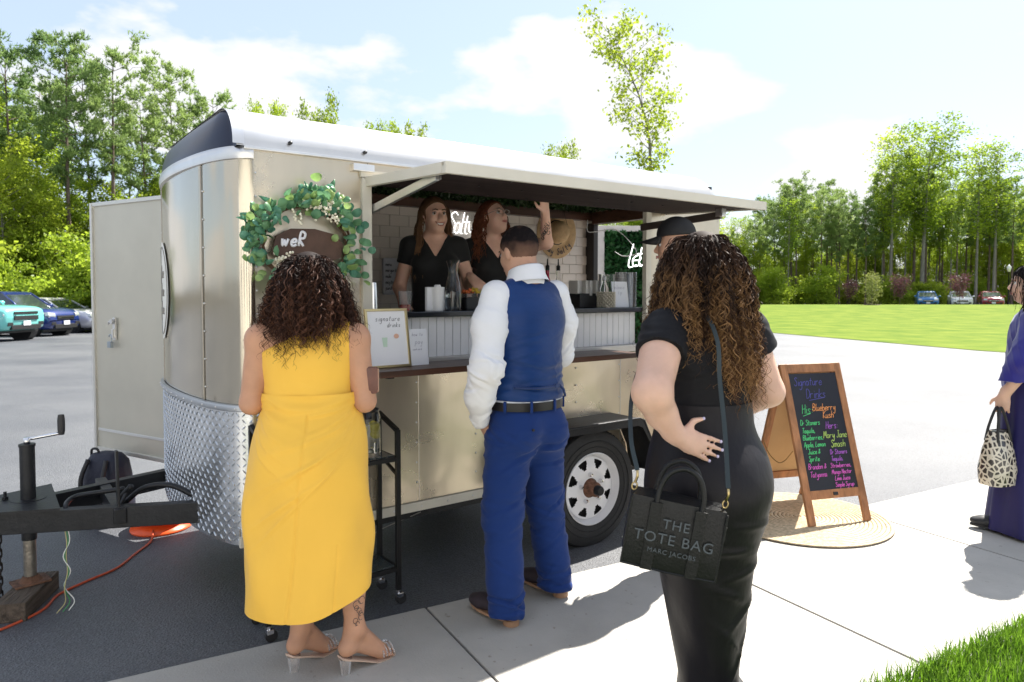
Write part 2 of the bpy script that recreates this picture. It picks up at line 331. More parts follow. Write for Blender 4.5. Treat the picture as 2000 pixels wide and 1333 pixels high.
def make_tree(name, kind, H, seed, r0=.16, lean=0., crown0=.5, spread=2.6, nbr=38, leaves=5200, ls=.13, mat=None, bark=None, bend=None):
    rng = np.random.RandomState(seed); mb = MB(); pts = []
    ph = rng.rand()*6; 
    def ax(t):
        w = np.array([sin(t*5+ph)*.10*H/14, cos(t*4+ph)*.10*H/14, 0])*t
        bx = lean*H*t*t if bend is None else np.interp(t, [b[0] for b in bend], [b[1] for b in bend])
        return np.array([bx, 0, H*t]) + w
    T = np.linspace(0, 1, 14)
    mb.tube([ax(t) for t in T], [max(.012, r0*(1-t*.93)*(1.25 if t < .04 else 1)) for t in T], 8)
    C = []; D = []
    # a few dead stubs low down on pines
    if kind == 'pine':
        for _ in range(9):
            t = rng.uniform(.22, crown0); a = rng.rand()*2*pi; p = ax(t); l = rng.uniform(.3, 1.3)
            mb.tube([p, p+np.array([cos(a), sin(a), .05])*l], [.02, .006], 4)
    for i in range(nbr):
        u = (i+rng.rand())/nbr; t = crown0 + (1-crown0)*u*.98; a = i*2.4+rng.rand()*.9; p = ax(t)
        if kind == 'pine':
            l = spread*(.45+.55*rng.rand())*(sin(pi*min(1, .18+.82*(1-u)))**.7)*.95+.25; rise = .10+.55*u
        else:
            l = spread*(.5+.5*rng.rand())*(sin(pi*min(1, .12+.88*(1-u*.92)))**.6)+.2; rise = .35+.5*rng.rand()
        d = np.array([cos(a), sin(a), rise]); d /= np.linalg.norm(d)
        q = [p + d*l*s + np.array([0,0,.10*l*s*s*(1 if kind != 'pine' else .6)]) + rng.randn(3)*.05*l*s for s in (0, .35, .7, 1)]
        mb.tube(q, [max(.008, r0*.30*(1-t)+.018), .018, .012, .005], 4, cap=False)
        nt_ = 3 if kind == 'pine' else 4
        tips = [(q[3], d)]
        for s in range(nt_+2):
            k = rng.uniform(.35, 1); b = np.array(q[0])*(1-k)+np.array(q[3])*k; dd = d + rng.randn(3)*.75; dd /= np.linalg.norm(dd); e = b + dd*l*rng.uniform(.14, .38)
            mb.tube([b, e], [.009, .003], 3, cap=False); tips.append((e, dd))
        for e, dd in tips: C.append(e); D.append(dd)
    C = np.array(C); D = np.array(D)
    if kind == 'pine':
        rep = max(1, leaves//(len(C)*9)); C = np.repeat(C, rep, 0); D = np.repeat(D, rep, 0); C = C + rng.randn(*C.shape)*np.array([.17,.17,.13])
        D = D*.6 + rng.randn(*D.shape)*.5 + np.array([0,0,.45]); V, F = tufts(C, D, .24, rng, 9, .026)
    else:
        rep = max(1, leaves//len(C)); sz = .22+.2*rng.rand(len(C)); C = np.repeat(C, rep, 0); sz = np.repeat(sz, rep)[:,None]; C = C + rng.randn(*C.shape)*sz*np.array([1,1,.75]); V, F = quads(C, ls, rng)
    root = empty(name)
    mb.build('trunk', bark or m_bark, root, True)
    meshobj('crown', V, F.astype(np.int32), mat or (m_pine if kind == 'pine' else m_dec), root)
    return root
def make_shrub(name, H, R, seed, leaves, ls, mat):
    rng = np.random.RandomState(seed); mb = MB(); C = []
    for i in range(9):
        a = rng.rand()*2*pi; top = np.array([cos(a)*R*rng.rand(), sin(a)*R*rng.rand(), H*rng.uniform(.55, 1)]); b = np.array([cos(a), sin(a), 0])*.12
        mb.tube([b, (b+top)/2+rng.randn(3)*.12, top], [.03, .02, .006], 4)
        for k in range(7):
            t = rng.uniform(.15, 1); C.append(b*(1-t)+top*t + rng.randn(3)*np.array([.35,.35,.25])*R*.8)
    C = np.array(C); rep = leaves//len(C); C = np.repeat(C, rep, 0) + rng.randn(len(C)*rep, 3)*np.array([.32,.32,.2]); C[:,2] = np.abs(C[:,2])
    V, F = quads(C, ls, rng, .6, .8); root = empty(name)
    mb.build('trunk', m_bark2, root); meshobj('crown', V, F.astype(np.int32), mat, root); return root
HIDE = []
protos = {
 'pineA': make_tree('pine_tree', 'pine', 15, 1, .19, .01, .52, 2.2, 30, 14000),
 'pineB': make_tree('pine_tree', 'pine', 16, 2, .21, -.01, .58, 2.5, 28, 13000),
 'pineC': make_tree('pine_tree', 'pine', 14, 3, .16, .02, .52, 1.8, 26, 10000),
 'decA': make_tree('broadleaf_tree', 'dec', 13, 4, .17, .02, .22, 3.2, 46, 13000, .105, m_dec, m_bark2),
 'decB': make_tree('broadleaf_tree', 'dec', 11, 5, .14, -.03, .15, 2.8, 44, 13000, .105, m_dec2, m_bark2),
 'decC': make_tree('broadleaf_tree', 'dec', 16, 6, .2, .04, .42, 2.9, 34, 7000, .11, m_dec, m_bark2),
 'thin': make_tree('broadleaf_tree', 'dec', 16, 9, .15, .0, .45, 1.8, 36, 3200, .105, m_dec, m_bark2),
 'under': make_shrub('understory_shrub', 3.6, 1.9, 7, 6500, .095, m_dec2),
 'under2': make_shrub('understory_shrub', 4.6, 1.8, 8, 6500, .095, m_dec),
}
used = set()
def plant(kind, x, y, H=None, label=None, cat='tree', group=None, rot=None, wide=1.):
    src = protos[kind]; base = {'pineA':15,'pineB':16,'pineC':14,'decA':13,'decB':11,'decC':16,'thin':16,'under':3.6,'under2':4.6}[kind]
    s = (H or base)/base; rot = random.uniform(0, 6.28) if rot is None else rot
    if kind not in used: used.add(kind); o = src; o.location = (x, y, -.5); o.rotation_euler = (0,0,rot); o.scale = (s*wide, s*wide, s)
    else: o = copytree(src, (x, y, -.5), (0,0,rot), (s*wide, s*wide, s))
    tag(o, label, cat, group); return o
def px(x, d): return ((x-1000)/FPX*d, d)
def topH(y, d): return CAM_H + (568-y)/FPX*d
R_ = random.Random(5)
# wood on the left behind the parked cars: (pixel x, pixel y of the top, distance, kind)
LW = [(25,82,40,'pineB'),(-75,60,40,'pineA'),(75,165,44,'pineC'),(138,82,38,'pineA'),(182,120,42,'pineC'),(228,98,39,'pineB'),(292,195,42,'pineC'),(345,142,44,'pineA'),(412,188,46,'pineC'),(-150,80,42,'pineB'),(-240,60,44,'pineA'),(5,190,47,'pineA'),(255,230,50,'pineC'),(375,215,50,'pineC')]
ORD = ['first','second','third','fourth','fifth','sixth','seventh','eighth','ninth','tenth','eleventh','twelfth','thirteenth']
def rank(x, L): return ORD[sorted(q[0] for q in L if q[0] > -10).index(x)]
for i, (x, y, d, k) in enumerate(LW):
    X, Y = px(x, d); plant(k, X, Y, topH(y, d), 'tall pine behind the parked cars, %s pine from the left edge of the photo' % rank(x, LW) if x > -10 else 'tall pine of the wood beyond the left edge of the photo', 'tree', 'pines behind the parked cars', wide=.9)
LD = [(-20,290,38,'decB'),(60,240,44,'decA'),(15,330,36,'decB'),(130,360,40,'decA'),(250,380,41,'decB'),(330,360,43,'decA'),(190,400,39,'decB'),(400,380,46,'decB'),(300,430,40,'decB'),(-90,200,40,'decA'),(-160,240,40,'decB'),(70,400,37,'decB'),(450,420,44,'decB'),(525,232,52,'decA'),(628,242,56,'decB'),(745,268,60,'decA'),(1100,312,60,'decB'),(800,282,60,'decB')]
for i, (x, y, d, k) in enumerate(LD):
    X, Y = px(x, d); plant(k, X, Y, topH(y, d), ('bright green leafy tree between the left pines, %s from the left edge of the photo' % rank(x, [q for q in LD if q[0] < 480]) if x > -10 else 'leafy tree of the wood beyond the left edge of the photo') if x < 480 else 'leafy treetop behind the trailer roof, %s counted from the trailer nose' % rank(x, [q for q in LD if q[0] >= 480]), 'tree', 'leafy trees of the left wood' if x < 480 else 'trees behind the trailer', wide=1.15 if x < 480 else .55)
for i in range(46):
    x = -330 + i*20 + R_.uniform(-10, 10); d = R_.uniform(31.5, 38); X, Y = px(x, d); plant(R_.choice(['under','under2']), X, Y, R_.uniform(2.6, 4.6), 'low bright green shrub at the edge of the wood behind the parked cars', 'shrub', 'understory of the left wood', wide=R_.uniform(.8, 1.2))
# wood on the right beyond the lawn
PRX = [1400,1450,1500,1570,1610,1650,1700,1725,1745,1770,1800,1835,1870,1905,1940,1980,2060,2160]; PRY = [450,420,352,338,352,388,392,330,256,300,270,345,375,300,296,370,350,360]
BIGL = {1738: 'tall thin tree with an airy crown beyond the lawn, left of the tallest leafy tree', 1800: 'tallest bright leafy tree beyond the lawn', 1905: 'tall thin tree rising behind the white parked car', 1940: 'tall open-crowned tree rising behind the red parked car'}
for x, k in ((1738,'thin'), (1800,'decC'), (1905,'thin'), (1940,'thin')):
    d = 75; X, Y = px(x, d); plant(k, X, Y, topH(np.interp(x, PRX, PRY), d)+.6, BIGL[x], 'tree', None, rot=.4, wide=1.15)
for i in range(72):
    x = 1395 + i*10.8 + R_.uniform(-6, 6); d = R_.uniform(75, 88); X, Y = px(x, d); k = R_.choice(['pineA','pineB','pineC','pineC','thin','decC'] if x < 1720 else ['pineC','thin','decC','pineA','pineB'])
    plant(k, X, Y, topH(np.interp(x, PRX, PRY)+R_.uniform(4, 70), d), ('slender pine' if k[0] == 'p' else 'slender leafy tree') + ' in the bank of trees beyond the lawn', 'tree', ('pines' if k[0] == 'p' else 'slender leafy trees') + ' beyond the lawn', wide=.95 if k[0] == 'p' else .9)
for x, y in ((1622,372),(1638,392),(1655,378),(1672,398),(1690,392),(1708,402),(1724,372),(1838,350),(1868,372),(1975,352),(1545,350)):
    d = R_.uniform(75, 80); X, Y = px(x, d); plant(R_.choice(['pineA','pineB','pineC']), X, Y, topH(y, d), 'slender pine in the bank of trees beyond the lawn', 'tree', 'pines beyond the lawn', wide=.9)
for i in range(44):
    x = 1395 + i*17 + R_.uniform(-8, 8); d = R_.uniform(78, 92); X, Y = px(x, d); plant(R_.choice(['decA','decB','decB']), X, Y, topH(R_.uniform(455, 510), d), 'low leafy tree filling the gaps of the bank beyond the lawn', 'tree', 'low leafy trees beyond the lawn', wide=R_.uniform(.9, 1.2))
for i in range(40):
    x = 1130 + i*24 + R_.uniform(-9, 9); d = R_.uniform(73.5, 82); X, Y = px(x, d); plant(R_.choice(['under','under2']), X, Y, R_.uniform(2.2, 4.4), 'low green shrub at the edge of the wood beyond the lawn', 'shrub', 'understory beyond the lawn', wide=R_.uniform(1.0, 1.5))
for i in range(12):      # seen through the rear opening of the trailer
    x = 1090 + i*26; d = R_.uniform(58, 70); X, Y = px(x, d); plant(R_.choice(['decA','decB']), X, Y, topH(R_.uniform(400, 450), d), 'leafy tree far behind the trailer, seen through its open rear', 'tree', 'trees behind the rear opening')
# leaning tree over the trailer roof
X, Y = px(1268, 42)
o = make_tree('leaning_tree', 'dec', topH(62, 42), 21, .17, 0, .46, 2.6, 40, 3600, .115, m_dec2, m_bark2, bend=[(0,0),(.5,.0),(.62,-.05),(.75,-.5),(.85,-1.2),(1,-2.5)])
o.location = (X, Y, -.05); tag(o, 'lone tall tree with a leaning sparse crown above the trailer roof', 'tree')
# young ornamental trees on the lawn
pl = make_tree('plum_tree', 'dec', 3.3, 31, .05, 0, .38, 1.15, 24, 1500, .09, m_plum, m_bark); pl.location = (*px(1757, 63), -.02); pl.scale = (.62,.62,.72); tag(pl, 'purple-leaved young tree standing next to the blue parked car', 'tree', 'purple-leaved young trees')
copytree(pl, (*px(1659, 66), -.02), (0,0,2), (.54,.54,.62), label='smallest purple-leaved young tree, left of the pale green sapling')
copytree(pl, (*px(1874, 60), -.02), (0,0,4), (.62,.62,.74), label='purple-leaved young tree standing in front of the white parked car')
sp = make_tree('sapling', 'dec', 3.2, 33, .04, 0, .12, .95, 26, 1500, .09, leafM('pale_leaves', (.20,.23,.06), (.36,.38,.12), .4, .5, 2, .1), m_bark2); sp.location = (*px(1703, 57), .3); sp.scale = (.62,.62,.70); tag(sp, 'pale green sapling in a mulch ring on the lawn', 'tree')
mb = MB(); mb.lathe([(.02,.06),(.5,.05),(.75,.0)], 20); tag(mb.build('mulch_ring', M('mulch', (.05,.03,.02), .95, bump=.8, bs=30), None, False, (*px(1703, 57), .335)), 'dark mulch ring around the pale sapling on the lawn', 'mulch')
# lamp post beyond the lawn
lp = tag(empty('street_lamp', (*px(1969, 68), -.1)), 'black lamp post with white lantern beside the red parked car', 'street lamp')
mb = MB(); mb.lathe([(.16,0),(.16,.25),(.09,.5),(.06,.6),(.05,3.3),(.08,3.35),(.05,3.4)], 12, cap=True); mb.build('post', M('black_iron', (.015,.015,.016), .4, .5), lp, True)
mb = MB(); mb.lathe([(.10,3.4),(.20,3.85),(.12,3.95),(.02,4.1)], 10, cap=True); mb.build('lantern', M('white_glass', (.8,.8,.78), .3), lp, True)

# ---------------------------------------------------------------- cars
m_tyre = M('tyre', (.018,.018,.019), .8, bump=.3, bs=80); m_glass = M('car_glass', (.02,.03,.035), .05, spec=.9, coat=1.0); m_dark = M('dark_plastic', (.02,.02,.022), .55)
m_chrome = M('chrome', (.75,.75,.77), .15, 1.); m_lamp = M('headlamp', (.55,.58,.6), .1, .5, coat=1.); m_plate = M('plate', (.75,.76,.8), .5); m_alloy = M('alloy', (.5,.5,.52), .3, .9)
m_red = M('tail_red', (.35,.01,.01), .2, coat=1.)
def make_car(name, label, paint, L, W, H, hood, belt, nose, wsb, wst, rft, rbt, clr, wr, loc, heading, glass=None, truck=False, crom=True, twotone=None):
    # x runs from the rear (-L/2) to the nose (L/2)
    root = tag(empty(name, loc, heading), label, 'car', None)
    h = W/2; x0, x1 = -L/2, L/2
    st = [(x0, clr+.22, belt-.22, .86), (x0+.06, clr+.10, belt-.06, .94), (x0+.35, clr+.03, belt+.01, .99), (rbt, clr, belt+.03, 1.), (0, clr, belt, 1.), (wsb-.25, clr, belt-.01, 1.), (wsb+.1, clr, hood+.02, 1.), ((wsb+x1)/2, clr, (hood+nose)/2+.05, .99), (x1-.28, clr+.02, nose+.02, .96), (x1-.08, clr+.07, nose-.10 if not truck else nose-.04, .89), (x1, clr+.18, nose-.26 if not truck else nose-.12, .80)]
    rings = []
    for x, zl, zh, w in st:
        w *= h; zm = zl+(zh-zl)*.55; half = [(w*.80, zl), (w*.95, zl+.06), (w, zl+.20), (w, zm), (w*.975, zh-.10), (w*.93, zh-.03), (w*.82, zh+.005), (w*.45, zh+.03), (0, zh+.035)]
        rings.append([(x, y, z) for y, z in half] + [(x, -y, z) for y, z in half[::-1][1:]])
    mb = MB(); mb.loft(rings); mb.build('body', paint, root, True, autos=50)
    # greenhouse
    zt = H-.05; g = [(rbt-.02, belt-.02, belt+.0, .9), (rft, belt-.02, zt, .90), ((rft+wst)/2, belt-.02, zt+.02, .90), (wst, belt-.02, zt, .89), (wsb, belt-.04, belt-.02 if hood > belt-.03 else hood+.02, .88)]
    rings = []
    for x, zl, zh, w in g:
        w *= h; wt = w*.80 if zh > belt+.1 else w*.97; rings.append([(x, w, zl), (x, w*.99, zl+.02), (x, wt, zh), (x, -wt, zh), (x, -w*.99, zl+.02), (x, -w, zl)])
    mb = MB(); mb.loft(rings); mb.build('windows', glass or m_glass, root)
    rp = []
    for x, z in [(rft-.12, zt-.015), (rft+.05, zt+.035), ((rft+wst)/2, zt+.055), (wst-.05, zt+.03), (wst+.08, zt-.03)]:
        w = h*.735; rp.append([(x, w, z-.03), (x, w, z+.005), (x, w*.85, z+.022), (x, -w*.85, z+.022), (x, -w, z+.005), (x, -w, z-.03)])
    mb = MB(); mb.loft(rp); mb.build('roof', twotone or paint, root, True, autos=45)
    for s in (1, -1):
        mb = MB(); mb.tube([(wsb+.02, s*h*.885, belt-.02), (wst, s*h*.725, zt+.01)], .035, 6); mb.build('pillar', paint, root, True); mb = MB(); mb.tube([(rbt, s*h*.90, belt), (rft, s*h*.725, zt+.01)], .05, 6); mb.build('pillar', paint, root, True)
        mb = MB(); mb.tube([((rft+wst)/2-.05, s*h*.90, belt), ((rft+wst)/2-.1, s*h*.728, zt+.02)], .03, 6); mb.build('pillar', paint, root, True)
        mb = MB(); mb.ball((wsb-.25, s*(h+.1), belt+.08), (.07,.11,.075), 6); mb.tube([(wsb-.25, s*(h-.1), belt+.02), (wsb-.25, s*(h+.08), belt+.06)], .025, 5); mb.build('mirror', paint, root, True)
        for wx in (x0+.82, x1-.86):
            mb = MB(); mb.cyl((wx, s*(h-.28), wr), (wx, s*(h+.004), wr), wr+.07, n=24); mb.build('wheel_arch', m_dark, root)
            wroot = MB(); R = wr; prof = [(R*.6, -.11), (R*.9, -.115), (R, -.08), (R, .08), (R*.9, .115), (R*.6, .10)]; Xw = TR(wx, s*(h-.09), wr, rx=-pi/2*s)
            wroot.lathe(prof, 24, Xw); ty = wroot.build('wheel', m_tyre, root, True, autos=50)
            rm = MB(); rm.lathe([(R*.64,.09),(R*.60,.06),(R*.56,.0)], 24, Xw)
            for k in range(5):
                rm.box((R*.33, 0, .075), (R*.62, R*.17, .03), Xw @ Matrix.Rotation(2*pi*k/5, 4, 'Z'))
            rm.lathe([(.001,.10),(R*.14,.10),(R*.17,.07)], 12, Xw); rm.build('rim', m_alloy, ty)
        hz = nose-.13 if not truck else nose-.19; hx = x1-.10
        lamp = MB(); ww = .22*W/1.8
        lamp.loft([[(hx-.22, s*h*.925, hz+.07), (hx-.20, s*h*.945, hz-.06), (hx-.19, s*h*.93, hz-.10)], [(hx-.01, s*(h*.86), hz+.09), (hx+.05, s*(h*.87), hz-.04), (hx+.04, s*h*.86, hz-.11)], [(hx+.045, s*h*.56, hz+.05), (hx+.105, s*h*.56, hz-.04), (hx+.10, s*h*.56, hz-.11)]], closed=True); lamp.build('headlight', m_lamp, root)
        fg = MB(); fg.box((x1-.045, s*h*.66, clr+.25), (.12, .22, .12), b=.02); fg.build('fog_light', m_dark, root)
        tl_ = MB(); tl_.box((x0+.06, s*h*.8, belt-.2), (.14, .25, .2), b=.03); tl_.build('tail_light', m_red, root)
    gr = MB(); 
    if truck:
        gr.box((x1-.02, 0, nose-.17), (.10, h*1.02, .09), b=.01); gr.box((x1-.01, 0, nose-.34), (.10, h*1.02, .14), b=.01)
    else: gr.box((x1-.015, 0, nose-.26), (.07, h*.95, .15), b=.02)
    gr.build('grille', m_dark, root)
    if crom: mb = MB(); mb.box((x1+.02, 0, nose-.255), (.03, h*.9, .025), b=.006); mb.build('badge_bar', m_chrome if not truck else paint, root)
    mb = MB(); mb.box((x1-.03, 0, clr+.14), (.13, h*1.25, .16), b=.03); mb.build('lower_bumper', m_dark, root)
    mb = MB(); mb.box((x1+.04, 0, clr+.27), (.02, .31, .155), b=.003); mb.build('plate', m_plate, root)
    mb = MB(); mb.box((0, 0, clr-.01), (L*.86, W*.82, .12)); mb.build('underbody', m_dark, root)
    return root
teal = M('teal_paint', (.17,.58,.54), .28, coat=1.); navy = M('navy_paint', (.012,.03,.17), .25, .2, coat=1.); silver = M('silver_paint', (.62,.62,.66), .3, .4, coat=1.); white = M('white_paint', (.78,.78,.78), .3, coat=1.)
bluep = M('blue_paint', (.02,.16,.45), .3, coat=1.); redp = M('red_paint', (.32,.015,.035), .3, coat=1.)
HD = radians(-6)
def carat(pxn, dist, L, heading): # nose centre at pixel column pxn
    n = Vector(((pxn-1000)/FPX*dist, dist)); x, y = n.x-cos(heading)*L/2, n.y-sin(heading)*L/2; return (x, y, lot_z(x+1, y))
make_car('parked_car', 'pale teal truck-nosed car, nearest of the cars parked by the wood', teal, 5.1, 2.0, 1.86, 1.16, 1.2, 1.13, .95, .35, -1.9, -2.3, .34, .39, carat(50, 24.0, 5.1, HD), HD, truck=True)
make_car('parked_car', 'dark blue crossover parked between the teal car and a silver car', navy, 4.6, 1.86, 1.70, 1.04, 1.07, .98, 1.1, .25, -1.6, -2.1, .25, .36, carat(128, 27.3, 4.6, HD), HD)
make_car('parked_car', 'silver white sedan parked beyond the blue crossover', silver, 4.8, 1.84, 1.47, .98, .96, .88, 1.05, .2, -1.15, -1.95, .19, .33, carat(205, 30.2, 4.8, HD), HD)
make_car('parked_car', 'white car with dark windows parked last in the row, half behind the open trailer door', white, 4.7, 1.86, 1.68, 1.05, 1.06, .98, 1.15, .35, -1.7, -2.15, .22, .35, carat(285, 33.2, 4.7, HD), HD)
refl = M('windscreen_glass', (.10,.13,.15), .03, spec=1., coat=1., metal=.35)
for pxx, paint, lb in ((1813, bluep, 'small blue car parked beyond the lawn beside a purple-leaved tree'), (1880, white, 'white car parked beyond the lawn between the blue and red cars'), (1941, redp, 'dark red car parked beyond the lawn near the lamp post')):
    hd = radians(-117); make_car('parked_car', lb, paint, 4.5, 1.82, 1.55, 1.0, 1.0, .92, 1.1, .2, -1.3, -2.0, .2, .34, (*[a for a in carat(pxx, 66.5, 4.5, hd)[:2]], -.12), hd, glass=refl)

# ---------------------------------------------------------------- the bar trailer (local frame: x to the rear, y to the far side)
TA = radians(36.76); TO = Vector((-1.218, 3.116, 0))
def tw(x, y, z=0.): return TO + Vector((cos(TA)*x - sin(TA)*y, sin(TA)*x + cos(TA)*y, z))
W_ = 1.5; LEN = 3.4; ZB, ZD, ZT = .353, 2.14, 2.325
TRL = tag(empty('bar_trailer', TO, TA), 'champagne aluminium trailer bar with rounded nose and a raised serving hatch', 'trailer')
def skin(name, col, rough, metal, bump=.25, bs=1.6, coat=.0, d=.02):
    m = M(name, col, rough, metal, var=.075, vs=1.6, coat=coat, scale=(2.2,2.2,.6), detail=8); nt = m.node_tree; b = nt.nodes['Principled BSDF']; tc = [n for n in nt.nodes if n.type == 'TEX_COORD'][0]
    n = nt.nodes.new('ShaderNodeTexNoise'); n.inputs['Scale'].default_value = bs; n.inputs['Detail'].default_value = 2; nt.links.new(tc.outputs['Object'], n.inputs['Vector'])
    bp = nt.nodes.new('ShaderNodeBump'); bp.inputs['Strength'].default_value = bump; bp.inputs['Distance'].default_value = d; nt.links.new(n.outputs['Fac'], bp.inputs['Height']); nt.links.new(bp.outputs[0], b.inputs['Normal'])
    n3 = nt.nodes.new('ShaderNodeTexNoise'); n3.inputs['Scale'].default_value = 3; n3.inputs['Detail'].default_value = 8; nt.links.new(tc.outputs['Object'], n3.inputs['Vector'])
    mr = nt.nodes.new('ShaderNodeMapRange'); mr.inputs[3].default_value = rough*.8; mr.inputs[4].default_value = rough*1.3; nt.links.new(n3.outputs['Fac'], mr.inputs[0]); nt.links.new(mr.outputs[0], b.inputs['Roughness'])
    return m
m_skin = skin('champagne_skin', (.60,.525,.41), .27, .76, .5, 3.5)
m_nose = skin('polished_nose', (.52,.475,.39), .13, .95, .22, 2.2)
m_alu = M('bare_aluminium', (.70,.70,.70), .32, .9, var=.06, vs=6); m_roof = skin('roof_skin', (.60,.60,.60), .33, .75, .15, 2.0)
m_cap = M('cap_plastic', (.006,.011,.035), .32, 0, bump=.04, bs=5, spec=.4); m_black = M('black_steel', (.018,.019,.022), .45, .3, var=.2, vs=10, bump=.15, bs=60)
m_wood = M('dark_walnut', (.07,.032,.02), .38, var=.45, vs=6, bump=.2, bs=30, scale=(.25,1.5,4)); m_ply = M('stained_ply', (.028,.018,.018), .75, spec=.15, var=.35, vs=5, scale=(.3,3,3))
m_cream = M('cream_paint', (.60,.57,.49), .42, var=.05, vs=3); m_tile = M('wall_tile', (.74,.67,.60), .28, var=.06, vs=2); m_grout = M('grout', (.55,.49,.43), .9)
m_bead = M('white_bead', (.76,.77,.79), .45, var=.03, vs=4); m_floor = M('vinyl_floor', (.35,.31,.27), .6, var=.2, vs=5)
def nose(n=96):
    # plan outline of the nose: a bowed front running into rounded corners
    out = []; x0, dp, pw = .085, .185, 2.15
    for i in range(n+1):
        t = pi*i/n; c, q = cos(t), sin(t); out.append((x0-dp*q**(2/pw), W_/2-W_/2*(1 if c > 0 else -1)*abs(c)**(2/pw)))
    return out
# --- nose skin in three strips with open seams, above the stone guard
NP = nose(96); SI = min(range(48), key=lambda i: abs(NP[i][1]-.30)); cuts = [(0, SI), (SI, 96-SI), (96-SI, 96)]
for a, b in cuts:
    mb = MB(); V = []; F = []; k = b-a+1; zs = np.linspace(ZB+.02, ZD-.055, 9)
    for z in zs:
        for i in range(a, b+1):
            x, y = NP[i]; e = .004 if i in (a, b) and i not in (0, 96) else 0; V.append((x+e, y+(.003 if i == a and a else -.003 if i == b and b < 96 else 0), z))
    for j in range(len(zs)-1):
        for i in range(k-1): F.append((j*k+i, j*k+i+1, (j+1)*k+i+1, (j+1)*k+i))
    mb.add(V, [f[::-1] for f in F]); mb.build('nose_panel', m_nose, TRL, True)
mb = MB(); rr = []
for z in (ZB+.02, ZD-.02): rr.append([(x+.012, y+(.012 if y < W_/2 else -.012), z) for x, y in NP])
mb.loft(rr, closed=False, cap=False); mb.build('nose_lining', m_black, TRL)
# seam strips on the nose
for i in (SI, 96-SI):
    x, y = NP[i]; mb = MB()
    mb.tube([(x-.001, y, ZB+.6), (x-.001, y, ZD-.06)], .0035, 6); mb.build('seam_strip', M('seam_grey', (.30,.28,.25), .4, .8), TRL)
# --- trim band and dark cap over the nose
def sweep(profile, pts, name, mat, parent=TRL, autos=40, flip=False):
    # profile: (inset, z) pairs; pts: outline with outward normals
    mb = MB(); rings = []
    for i, (x, y) in enumerate(pts):
        a = Vector(pts[max(i-1, 0)]); b = Vector(pts[min(i+1, len(pts)-1)]); t = (b-a).normalized(); nrm = Vector((-t.y, t.x))*(1 if flip else 1)
        rings.append([(x+nrm.x*(-o), y+nrm.y*(-o), z) for o, z in profile])
    mb.loft(rings, closed=False, cap=False); return mb.build(name, mat, parent, True, autos=autos)
mb = MB(); rings = []
for x, y in nose(64):
    cx, cy = .25, W_/2; v = Vector((x-cx, y-cy)).normalized(); rings.append([(x+v.x*o, y+v.y*o, z) for o, z in ((0, ZD-.058), (.012, ZD-.055), (.017, ZD-.03), (.012, ZD-.002), (0, ZD+.003))])
mb.loft(rings, closed=False, cap=False); mb.build('trim_band', m_alu, TRL, True, autos=60)
mb = MB(); rings = []; NC = nose(64)
for j in range(15):
    a = j/14*pi/2; ring = []
    for x, y in NC:
        tx, ty_ = .012, min(max(y, .20), W_-.20); xo = min(x, .0121); f = min(1, max(0, (.012-x)/.09)); pw = 2-.35*f; c = cos(a); zf = max(0, 1-c**pw)**(1/pw); ring.append((tx+(xo-tx)*c, ty_+(y-ty_)*c, ZD-.004+(ZT-ZD+.004)*zf))
    rings.append(ring)
mb.loft(rings, closed=False, cap=False); mb.build('nose_cap', m_cap, TRL, True, autos=70)
# --- roof with coved edges
def rprof(n=10): 
    near = [(0+.20*(1-cos(t)), ZD+(ZT-ZD)*sin(t)) for t in np.linspace(0, pi/2, n)]
    far = [(W_-y, z) for y, z in near[::-1]]
    return near+far
prof = rprof(); xs = [.012, .9, 1.8, 2.7, 3.3, 3.36, 3.40]; sq = [0, 0, 0, 0, 0, .012, .05]
mb = MB(); rings = [[(x, y+(.03 if y < W_/2 else -.03)*s/.05, z-s) for y, z in prof] for x, s in zip(xs, sq)]; mb.loft(rings, closed=False, cap=False)
mb.build('roof', m_roof, TRL, True, autos=40)
mb = MB(); mb.loft([[(3.40, y+(.03 if y < W_/2 else -.03), z-.05) for y, z in prof], [(3.40, y+(.03 if y < W_/2 else -.03), min(z-.05, 2.07)) for y, z in prof]], closed=False, cap=False); mb.build('rear_header', m_cream, TRL)
mb = MB(); mb.loft([[(x, y-.006 if y < .2 else y, z+.006) for y, z in prof[:11]] for x in (-.005, .045)], closed=False, cap=False); mb.loft([[(x, y-.006 if y < .2 else y, z+.006) for y, z in prof[:11]] for x in (.045, .0451)], closed=False, cap=False)
mb.build('corner_strap', m_alu, TRL, True)
mb = MB(); mb.box((1.72, -.008, ZD-.008), (3.36, .022, .014), b=.003); mb.build('drip_rail', m_alu, TRL)
mb = MB(); mb.tube([(.04, .185, ZT+.004), (3.36, .185, ZT+.004)], .006, 6); mb.build('roof_bead', m_alu, TRL)
mb = MB()
for x in (.25, .62, 1.1, 1.6, 2.1, 2.6, 3.1): mb.cyl((x, .004, ZD+.035), (x, -.012, ZD+.035), .009, n=8)
tag(mb.build('marker_screws', m_black, TRL, True), kind='stuff')
